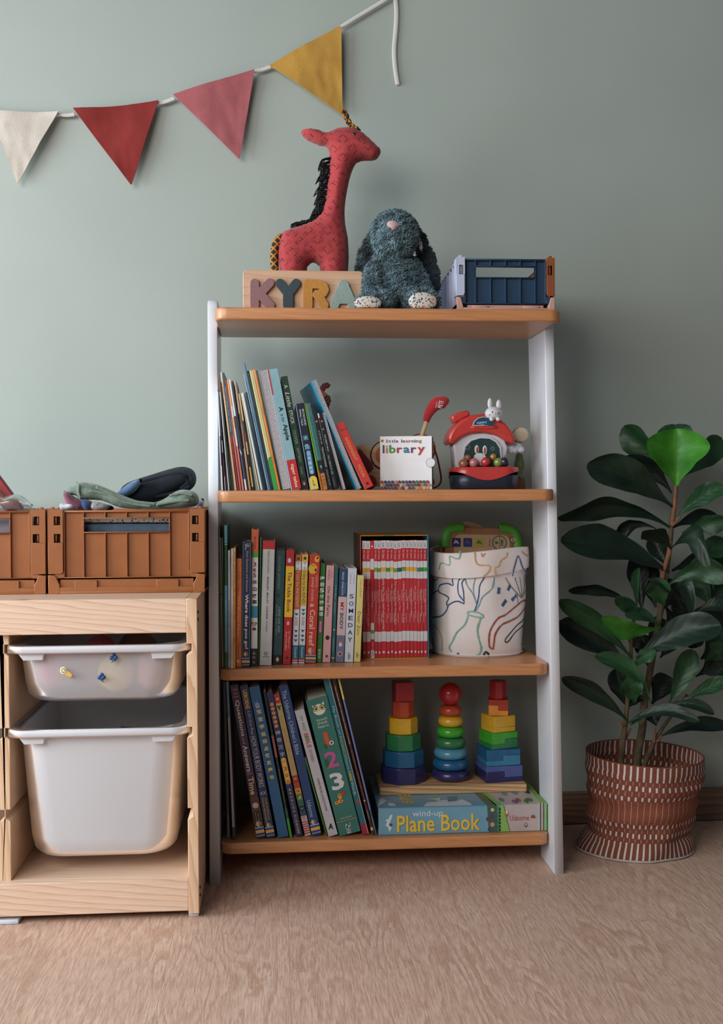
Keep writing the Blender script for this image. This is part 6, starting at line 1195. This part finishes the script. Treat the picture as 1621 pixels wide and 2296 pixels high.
# ------------------------------------------------------------------ clothes and things in the folding crates
def cloth_item(name, pts, d, T, R, mat, label, wr=.004, wf=26, seed=0, wav=0, cat='clothing', group='folded clothes in the crate', step=.0055, kind=None):
    c = at(sum(p[0] for p in pts)/len(pts), sum(p[1] for p in pts)/len(pts), d)
    o = puff(name, local(smoothpoly(pts, 3), d, c), T, R, mat, None, c, step=step, wr=wr, wf=wf, seed=seed, wav=wav); setp(o, label, cat, group, kind); return o
fgreen = fabric('7c8e7f', '5d7064', weave=700, folds=60); fnav = fabric('1d2430', '10141c', weave=700, folds=40, sheen=.0); fblue = fabric('5b7fa3', '40608a', weave=700)
cloth_item('folded_jacket', [(262, 1118), (275, 1092), (292, 1080), (340, 1064), (395, 1048), (420, 1048), (436, 1058), (440, 1078), (430, 1096), (400, 1112), (350, 1132), (290, 1132)], .20, .070, .022, fnav, 'navy folded jacket with pale blue lining on top of the orange crate', .009, 26, 2)
cloth_item('folded_lining', [(259, 1112), (276, 1093), (296, 1080), (318, 1074), (312, 1090), (300, 1104), (280, 1114)], .283, .012, .012, fblue, 'light blue cloth fold under the navy jacket', .003, 30, 4)
cloth_item('folded_trousers', [(150, 1098), (158, 1090), (172, 1086), (174, 1080), (205, 1083), (228, 1090), (260, 1104), (300, 1120), (335, 1128), (365, 1120), (392, 1103), (412, 1098), (436, 1103), (446, 1118), (440, 1134), (400, 1140), (330, 1142), (270, 1138), (228, 1122), (180, 1120), (172, 1112), (158, 1108)], .30, .028, .012, fgreen, 'sage green folded trousers draped over the crate front edge', .0065, 42, 5)
for i_, pth_ in enumerate((((178, 1085), (176, 1100), (180, 1118)), ((200, 1100), (240, 1108), (290, 1128), (340, 1135)), ((215, 1092), (255, 1108), (300, 1124), (350, 1130)), ((350, 1132), (390, 1125), (425, 1122)), ((380, 1112), (405, 1106), (432, 1110)))):
    O_ = bpy.data.objects['folded_trousers']; MB().tube([at(x, y, .330)-O_.location for x, y in [(p.x, p.y) for p in catmull([(a, b, 0) for a, b in pth_], 6)]], .0024, fgreen, 6).obj('seam_fold', O_)
cloth_item('folded_shirt', [(142, 1106), (148, 1100), (165, 1112), (190, 1128), (196, 1142), (160, 1142), (146, 1124)], .31, .024, .010, fabric('8c4f66', '6a3850', weave=700), 'plum folded shirt under the green trousers', .004, 40, 6)
cloth_item('white_sock', [(134, 1132), (138, 1128), (150, 1130), (158, 1120), (170, 1128), (172, 1142), (134, 1142)], .318, .018, .008, fabric('c9c6cc', 'aeb0ba', weave=700), 'white cloth scrap at the left of the crate', .003, 40, 7)
cloth_item('blue_cloth', [(182, 1120), (205, 1124), (212, 1142), (186, 1142)], .316, .018, .008, fabric('34548a', '27406c', weave=300, folds=120), 'blue patterned cloth under the green trousers', .003, 40, 8)
cloth_item('speckled_cloth', [(206, 1126), (222, 1126), (250, 1134), (252, 1143), (206, 1143)], .32, .018, .008, fabric('b3aaa8', '7c7a7c', weave=260, folds=200), 'speckled grey cloth showing at the crate rim', .003, 40, 9)
cloth_item('rolled_cuff', [(444, 1128), (448, 1119), (456, 1118), (457, 1128), (452, 1142), (442, 1142)], .25, .012, .007, fabric('9fb0c9', 'b8a4b8', weave=250), 'pale blue and lilac cuff at the right of the crate', .002, 40, 10)
cx0 = CC; cy0 = -CD+.171
for (zc_, h__, m_, lab, nm, y_) in ((zt+.050, .036, fabric('4c5a66', '36424c', weave=500, folds=60), 'grey-blue folded cloth seen through the crate handle', 'folded_cloth', .0), (zt+.1095, .0090, fabric('4a6074', '3a4c5e', weave=500, folds=60), 'slate folded cloth in the crate handle opening', 'folded_cloth', -.004), (zt+.1265, .0058, floral(), 'floral printed folded cloth in the crate handle opening', 'floral_cloth', -.002)):
    mb = MB(); mb.box(-.104, .104, -.146, .146, -h__, h__, m_, r=h__*.8, seg=4); mb.v = [(x, y+.003*noise.noise(Vector((x*30, z*30, 1))), z+.002*noise.noise(Vector((x*25, y*25, h__*50)))) for x, y, z in mb.v]
    mb.obj(nm, None, (cx0, cy0+y_, zc_), (0, .012, 0), lab, 'clothing', 'folded clothes in the crate')
O_ = bpy.data.objects['folded_jacket']
for pth_ in (((290, 1088), (340, 1074), (395, 1062), (425, 1064), (430, 1078)), ((330, 1096), (380, 1082), (410, 1074), (420, 1082), (405, 1096)), ((300, 1110), (350, 1112), (395, 1104), (425, 1090))):
    MB().tube([at(x, y, .263)-O_.location for x, y in [(p.x, p.y) for p in catmull([(a, b, 0) for a, b in pth_], 6)]], .0035, fnav, 8).obj('seam_fold', O_)
# left crate: clear bag and a red and black packet
def film():
    m = bpy.data.materials.new('clear_film'); nt = NT(m); t = nt.n('BsdfTransparent', Color=(.93, .97, .95, 1)); g = nt.n('BsdfGlossy', Color=(1, 1, 1, 1), Roughness=.12); d = nt.n('BsdfDiffuse', Color=lin('b5cbc2'))
    f = nt.n('LayerWeight', Blend=.55); a = nt.n('MixShader', i0=f.outputs['Facing'], i1=t.outputs[0], i2=g.outputs[0]); b = nt.n('MixShader', i0=.22, i1=a.outputs[0], i2=d.outputs[0]); nt.t.links.new(b.outputs[0], nt.out.inputs[0]); return m
cloth_item('clear_bag', [(-40, 1142), (-40, 1085), (-5, 1095), (12, 1112), (28, 1108), (50, 1112), (64, 1124), (84, 1138), (84, 1143)], .27, .05, .02, film(), 'crumpled clear plastic bag in the left orange crate', .012, 24, 3, cat='bag', group=None, step=.008)
c_ = at(6, 1092, .26); mb = MB(); mb.box(-.0145, .0145, -.008, .008, -.052, .030, plain('8e1d22', .5), r=.002); mb.obj('packet', None, (c_.x-.006, c_.y, c_.z-.003), (0, -.62, 0), 'dark red packet sticking out of the left orange crate', 'packet')
for (zc_, h__, m_, nm, lab) in ((zt+.050, .036, fabric('6a6468', '57525a', weave=500, folds=60), 'folded_cloth', 'mauve-grey cloth filling the left orange crate'), (zt+.1095, .0200, fabric('8a868e', '6c6870', weave=500, folds=60), 'folded_cloth', 'grey-lilac cloth seen through the left crate handle')):
    mb = MB(); mb.box(-.104, .104, -.146, .146, -h__, h__, m_, r=h__*.8, seg=4); mb.v = [(x, y+.003*noise.noise(Vector((x*30, z*30, 4))), z+.002*noise.noise(Vector((x*25, y*25, h__*50)))) for x, y, z in mb.v]
    mb.obj(nm, None, (cx0-CW-.0035, cy0, zc_), (0, -.01, 0), lab, 'clothing', 'cloth in the left crate')

# ------------------------------------------------------------------ potted fiddle-leaf plant
pc = at_z(1436, .165, .002); PO = Vector((pc.x, -.165, 0))
plant = empty('potted_plant', PO, 'tall leafy plant with big dark green leaves in a striped woven basket', 'plant')
def basket_mat():
    m = bpy.data.materials.new('woven_terracotta'); nt = NT(m); uv = nt.n('UVMap'); s = nt.n('SeparateXYZ', Vector=uv.outputs[0]); u, v = s.outputs[0], s.outputs[1]
    M_ = lambda op, a, b=0.0: nt.n('Math', _operation=op, i0=a, i1=b).outputs[0]
    fr = M_('FRACT', M_('MULTIPLY', u, 58.0)); fr2 = M_('FRACT', M_('ADD', M_('MULTIPLY', u, 58.0), .5))
    def band(a, b): return M_('MULTIPLY', M_('GREATER_THAN', v, a), M_('LESS_THAN', v, b))
    wide = M_('LESS_THAN', fr, .30); thin = M_('LESS_THAN', fr2, .11)
    wh = None
    for a, b in ((.012, .165), (.215, .262), (.322, .365), (.622, .665), (.718, .765), (.812, .985)):
        k = band(a, b); wh = k if wh is None else M_('MAXIMUM', wh, k)
    tl = None
    for a, b in ((.17, .208), (.27, .315), (.372, .618), (.672, .712), (.77, .806)):
        k = band(a, b); tl = k if tl is None else M_('MAXIMUM', tl, k)
    rim = M_('GREATER_THAN', v, .985)
    w1 = M_('MAXIMUM', M_('MULTIPLY', wh, wide), rim); t1 = M_('MULTIPLY', tl, thin)
    wv = nt.n('TexWave', _bands_direction='Y', Vector=nt.n('Mapping', Vector=uv.outputs[0], Scale=(1, 1, 1)).outputs[0], Scale=28.0); no = nt.n('TexNoise', Vector=nt.coord(), Scale=500.0, Detail=2.0)
    base = nt.ramp(no.outputs[0], [(.3, lin('74402f')), (.7, lin('8f513c'))])
    dk = nt.mix(M_('MULTIPLY', M_('SUBTRACT', 1.0, band(.372, .618)), .35), base, lin('5f2a22'))
    col = nt.mix(t1, dk, lin('c08468')); col = nt.mix(w1, col, nt.ramp(wv.outputs[0], [(.1, lin('b8a9a0')), (.4, lin('d3c9c2'))]))
    hh_ = M_('ADD', no.outputs[0], M_('MULTIPLY', wv.outputs[0], .6)); nt.bsdf(col, .9, hh_, .5, .0012); return m
BM_ = basket_mat()
rimz = .1845; R0 = .1135
def bsk(a, v, off=0.0):
    """v: 0 rim .. 1 hem; a: 0 faces the camera"""
    z = rimz*(1-v)*(1-.02*math.sin(a)-.015*math.cos(a))
    r = R0*(1-.20*max(0, v-.25)**.9*1.2)
    if v > .80: r += R0*(.16*math.sin((v-.80)/.20*PI/2))*(.85-.30*math.sin(a))
    r += .004*math.sin(a*2+v*5)*v + .0035*noise.noise(Vector((math.sin(a)*2.2, math.cos(a)*2.2, v*4)))*2*min(1, v*3+.2) + .003*math.sin(a*5+v*9)*max(0, v-.55)
    r += .0025*math.sin(v*26+a*1.5)*(1 if .12 < v < .85 else 0)
    x = (r+off)*math.sin(a); y = -(r+off)*math.cos(a)*.96
    return Vector((x+.008*(1-v)-.008*v**1.5, y, max(z, .0016)))
def uvobj(o, uvs):
    me = o.data; l = me.uv_layers.new(name='UVMap'); 
    for lp_ in me.loops: l.data[lp_.index].uv = uvs[lp_.vertex_index]
nu, nv = 96, 48; uvs = []
mb = MB(); vs = []
for i in range(nu+1):
    for j in range(nv): vs.append(bsk((i/nu-.5)*2*PI, j/(nv-1))); uvs.append((i/nu, j/(nv-1)))
k0 = len(vs)
for i in range(nu+1):
    for j in range(nv): vs.append(bsk((i/nu-.5)*2*PI, j/(nv-1)*.97, -.0028)); uvs.append((i/nu, j/(nv-1)*.97))
fs = []
for i in range(nu):
    for j in range(nv-1):
        a, b, c, d_ = i*nv+j, (i+1)*nv+j, (i+1)*nv+j+1, i*nv+j+1; fs.append((a, d_, c, b)); fs.append((k0+a, k0+b, k0+c, k0+d_))
    fs.append((i*nv, (i+1)*nv, k0+(i+1)*nv, k0+i*nv))
mb.add(vs, fs, BM_, True); o_ = mb.obj('woven_basket', plant); uvobj(o_, uvs)
hem = MB(); hem.tube([bsk((i/80-.5)*2*PI, 1.0, .0008)+Vector((0, 0, .0012)) for i in range(81)], .0021, plain('b8ada6', .9, .1), 6, cap=False); hem.obj('hem', plant)
MB().lathe([(.02, .095), (.088, .095), (.098, .112), (.096, .118), (.02, .114)], plain('241c18', .95, .3, .4, nscale=120), 24).obj('soil', plant)
bark = plain('5d5038', .85, .25, .5, nscale=60); twig = plain('8a5c40', .75, .15)
def leafmat(nm, c1, c2, under):
    m = bpy.data.materials.new(nm); nt = NT(m); uv = nt.n('UVMap'); s = nt.n('SeparateXYZ', Vector=uv.outputs[0]); M_ = lambda op, a, b=0.0: nt.n('Math', _operation=op, i0=a, i1=b).outputs[0]
    au = M_('ABSOLUTE', M_('SUBTRACT', s.outputs[0], .5)); vein = M_('FRACT', M_('MULTIPLY', M_('SUBTRACT', s.outputs[1], M_('MULTIPLY', au, .55)), 7.0))
    vl = M_('LESS_THAN', M_('ABSOLUTE', M_('SUBTRACT', vein, .5)), .035); mid = M_('LESS_THAN', au, .014)
    no = nt.n('TexNoise', Vector=nt.coord(), Scale=26.0, Detail=3.0); col = nt.ramp(no.outputs[0], [(.3, lin(c1)), (.7, lin(c2))])
    col = nt.mix(M_('MULTIPLY', M_('MAXIMUM', vl, mid), .30), col, lin(under)); bf = nt.n('NewGeometry'); col = nt.mix(bf.outputs['Backfacing'], col, lin(under))
    hgt = M_('ADD', M_('MULTIPLY', M_('ABSOLUTE', M_('SUBTRACT', vein, .5)), 1.2), M_('MULTIPLY', no.outputs[0], .4))
    b = nt.bsdf(col, .46, hgt, .22, .002, Coat__Weight=.05, Coat__Roughness=.35, Specular__IOR__Level=.35); return m
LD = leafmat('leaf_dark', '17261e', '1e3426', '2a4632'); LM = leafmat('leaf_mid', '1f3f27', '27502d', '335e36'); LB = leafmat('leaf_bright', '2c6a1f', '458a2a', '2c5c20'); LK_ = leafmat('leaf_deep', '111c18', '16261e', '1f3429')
cn = [0]
def leaf(bp, tp, w, mat, arch=.12, roll=0.0, fold=.30, curl=.0, db=.165, dt=.20, wave=.10, petiole=True):
    """bp, tp: photo points of stalk end and tip; w full width in photo pixels; arch: how far it bows upward; roll: turn about its own axis"""
    cn[0] += 1; sd = cn[0]*1.37
    B = at(bp[0], bp[1], db)-PO; T = at(tp[0], tp[1], dt)-PO; ax = T-B; L = ax.length; a = ax.normalized()
    view = (CAM-(PO+(B+T)/2)).normalized(); side = a.cross(view).normalized(); nrm = side.cross(a).normalized()
    side, nrm = side*math.cos(roll)+nrm*math.sin(roll), nrm*math.cos(roll)-side*math.sin(roll)
    W = w/1150/2; nu, nv = 11, 22; vs = []; uv_ = []; up = Vector((0, 0, 1)); up = (up-a*up.dot(a)); up = up.normalized() if up.length > .2 else nrm
    for j in range(nv):
        t = j/(nv-1); f = (.09+.91*math.sin(min(1, t/.66)*PI/2)**1.8) if t < .66 else math.sqrt(max(0, 1-((t-.66)/.345)**2.1)); f *= 1-.10*math.exp(-((t-.42)/.1)**2)
        c = B+ax*t+up*(arch*L*math.sin(t*PI)**.9)+nrm*(curl*L*t*t)
        for i in range(nu):
            s = (i/(nu-1)-.5)*2; ww = W*f*s*(1+.16*noise.noise(Vector((t*3.6, 5.0 if s > 0 else -5.0, sd))))*1.04
            e = wave*W*1.6*abs(s)*math.sin(t*10+sd+s*1.2)+.25*W*abs(s)*noise.noise(Vector((t*5, s*2, sd)))
            vs.append(c+side*ww+nrm*(abs(s)**1.4*fold*W*f*1.4+e*f)); uv_.append((i/(nu-1), t))
    fs = [(j*nu+i, j*nu+i+1, (j+1)*nu+i+1, (j+1)*nu+i) for j in range(nv-1) for i in range(nu-1)]
    mb = MB(); mb.add(vs, fs, mat, True); o = mb.obj('leaf', plant); uvobj(o, uv_); return o
Z5 = lambda x, y: (1230+x/3.279, 920+y/3.279); Z6 = lambda x, y: (1230+x/4.146, 1560+y/4.146)
def stem(pts, r0, r1, mat, ds=.165, name='stem'):
    P_ = catmull([at(x, y, ds if len(q) < 3 else q[2])-PO for q in pts for x, y in [q[:2]]], 6); n = len(P_); MB().tube(P_, [r0+(r1-r0)*i/(n-1) for i in range(n)], mat, 9).obj(name, plant)
stem([(1428, 1735), Z6(820, 660), Z6(835, 500), Z6(870, 300), Z6(890, 60), Z5(740, 1950), Z5(790, 1650), Z5(830, 1430), Z5(870, 1150), Z5(895, 950), Z5(905, 800), Z5(925, 650), Z5(938, 545)], .0090, .0036, bark)
stem([Z5(905, 850), Z5(925, 700), Z5(938, 545)], .0048, .0040, twig, .168, 'twig'); stem([Z5(835, 1250), Z5(845, 1180), Z5(885, 1050), Z5(895, 960)], .0052, .0046, twig, .170, 'twig')
stem([(1388, 1735), Z6(670, 640), Z6(690, 440), Z6(700, 350), Z6(720, 200), Z6(735, 0), Z5(600, 1900), Z5(610, 1650), Z5(640, 1450)], .0066, .003, bark, .185)
stem([(1442, 1735), Z6(890, 650), Z6(930, 540), Z6(980, 430), Z6(1040, 330), Z6(1100, 240), Z5(1020, 2090)], .0062, .003, bark, .175)
for q in (((905, 850), (970, 780)), ((700, 350), (660, 230)), ((710, 400), (765, 300)), ((980, 440), (990, 300)), ((1000, 430), (1050, 370))):
    z_ = Z5 if q[0][1] > 700 else Z6; stem([z_(*q[0]), z_((q[0][0]+q[1][0])/2, (q[0][1]+q[1][1])/2+6), z_(*q[1])], .0030, .0022, twig, .18, 'twig')
def L5(b, t, w, m, **k): leaf(Z5(*b), Z5(*t), w/3.279, m, **k)
def L6(b, t, w, m, **k): leaf(Z6(*b), Z6(*t), w/4.146, m, **k)
L5((905, 500), (552, 118), 220, LM, arch=.03, db=.165, dt=.13, roll=.55)
L5((965, 500), (1278, 215), 210, LM, arch=.03, db=.165, dt=.13, roll=-.4)
L5((930, 420), (930, 105), 260, LM, arch=.0, db=.15, dt=.11)
L5((937, 553), (942, 135), 425, LB, arch=0, fold=.62, db=.19, dt=.20, wave=.05)
L5((905, 610), (508, 375), 170, LK_, arch=.16, db=.165, dt=.14, roll=.3)
L5((912, 712), (283, 400), 250, LD, arch=.07, db=.17, dt=.22, roll=-.25)
L5((887, 858), (66, 770), 210, LD, arch=.13, db=.17, dt=.22, roll=.75, curl=.02)
L5((942, 785), (1290, 560), 150, LM, arch=.06, db=.17, dt=.19, roll=.2)
L5((905, 870), (1285, 850), 150, LK_, arch=.14, db=.16, dt=.13, roll=.4)
L5((980, 905), (1330, 815), 150, LM, arch=.08, db=.18, dt=.22, roll=-.4)
L5((790, 870), (468, 960), 120, LK_, arch=.25, db=.165, dt=.15, roll=.6)
L5((890, 1195), (88, 955), 260, LD, arch=.06, db=.17, dt=.24, roll=-.5)
L5((900, 1020), (690, 890), 150, LD, arch=.12, db=.18, dt=.24, roll=.4)
L5((900, 1020), (1190, 1135), 190, LD, arch=.42, db=.18, dt=.26, roll=-.2)
L5((870, 1150), (760, 930), 150, LK_, arch=.0, db=.15, dt=.12)
L5((1050, 1120), (1340, 980), 170, LM, arch=.05, db=.16, dt=.17, roll=.3)
L5((885, 1280), (1330, 1200), 190, LM, arch=.16, db=.18, dt=.24, roll=-.3)
L5((1190, 1440), (1080, 1130), 260, LM, arch=.0, db=.15, dt=.13, roll=.3)
L5((1200, 1440), (1330, 1170), 200, LD, arch=.0, db=.16, dt=.15)
L5((650, 1450), (668, 1158), 78, LM, arch=0, db=.19, dt=.20, roll=.5, fold=.9, wave=0)
L5((690, 1480), (640, 1060), 150, LK_, arch=0, db=.15, dt=.12)
L5((790, 1450), (680, 1080), 190, LK_, arch=0, db=.14, dt=.11)
L5((848, 1435), (780, 1230), 170, LM, arch=.0, db=.19, dt=.22, fold=.35)
L5((850, 1430), (1060, 1520), 130, LD, arch=.75, db=.17, dt=.23, roll=.5)
L5((700, 1240), (900, 1330), 70, LD, arch=.1, db=.22, dt=.22, roll=.3)
L5((615, 1420), (148, 1322), 90, LK_, arch=.10, db=.17, dt=.17, roll=.5)
L5((602, 1815), (80, 1395), 150, LM, arch=.06, db=.19, dt=.22, roll=.25)
L5((592, 1880), (72, 1560), 210, LK_, arch=.05, db=.18, dt=.15, roll=-.15)
L5((825, 1590), (388, 1528), 140, LB, arch=-.10, db=.20, dt=.26, roll=.2)
L5((820, 1590), (560, 1500), 100, LM, arch=.12, db=.20, dt=.22, roll=-.3)
L5((680, 1540), (498, 1368), 110, LM, arch=.05, db=.20, dt=.24, roll=.3)
L5((640, 1815), (1268, 1580), 250, LD, arch=.06, db=.21, dt=.27, roll=.35)
L5((740, 1760), (860, 1540), 190, LK_, arch=0, db=.15, dt=.14)
L5((620, 1890), (790, 1770), 110, LM, arch=.05, db=.20, dt=.24, roll=.3)
L5((752, 2150), (342, 1800), 130, LM, arch=.16, db=.22, dt=.20, roll=-.3)
L5((585, 2290), (100, 1965), 130, LD, arch=.07, db=.19, dt=.2, roll=.25)
L5((590, 2200), (490, 1900), 170, LK_, arch=0, db=.16, dt=.15)
L5((640, 2150), (580, 1960), 160, LM, arch=0, db=.20, dt=.22, fold=.4)
L5((890, 2160), (1060, 1760), 170, LM, arch=.0, db=.19, dt=.2, roll=-.3)
L5((1000, 2130), (1340, 1990), 120, LM, arch=.04, db=.18, dt=.2, roll=.3)
L5((1115, 1935), (1340, 1900), 150, LK_, arch=.05, db=.17, dt=.18)
L5((760, 2160), (880, 1950), 180, LK_, arch=0, db=.15, dt=.13)
L5((1140, 1900), (1300, 1600), 180, LD, arch=0, db=.16, dt=.15)
L5((1150, 1850), (1330, 1740), 140, LM, arch=.05, db=.17, dt=.2, roll=.3)
L5((980, 1500), (1100, 1740), 150, LK_, arch=0, db=.14, dt=.13)
L5((860, 1440), (1000, 1700), 160, LK_, arch=0, db=.13, dt=.12)
L5((900, 1290), (1010, 1520), 140, LK_, arch=0, db=.14, dt=.13)
L5((1080, 1490), (1330, 1440), 110, LD, arch=.1, db=.18, dt=.2, roll=.5)
L5((700, 1640), (620, 1740), 120, LK_, arch=0, db=.16, dt=.15)
L5((820, 1820), (960, 1640), 130, LK_, arch=0, db=.16, dt=.15)
L6((690, 295), (1400, 235), 130, LD, arch=.17, db=.20, dt=.27, roll=.45)
L6((1050, 125), (1540, 165), 110, LD, arch=.16, db=.19, dt=.22, roll=.2)
L6((1010, 395), (1680, 290), 140, LK_, arch=.10, db=.18, dt=.19, roll=.2)
L6((760, 280), (870, 190), 60, LM, arch=.05, db=.2, dt=.22)
L6((740, 110), (800, -40), 200, LK_, arch=0, db=.16, dt=.15)
L6((1000, 280), (960, 150), 150, LK_, arch=0, db=.16, dt=.15)
L5((905, 1180), (1330, 1060), 190, LK_, arch=.05, db=.14, dt=.12)
L5((1000, 1500), (1320, 1560), 200, LK_, arch=.06, db=.14, dt=.12, roll=.3)
L5((1120, 1830), (1340, 1640), 190, LK_, arch=.0, db=.14, dt=.13)
L5((830, 1480), (930, 1250), 170, LK_, arch=0, db=.13, dt=.11)
L5((1080, 1960), (1330, 1830), 120, LD, arch=.04, db=.16, dt=.15)
L5((740, 1900), (690, 1650), 150, LK_, arch=0, db=.13, dt=.12)
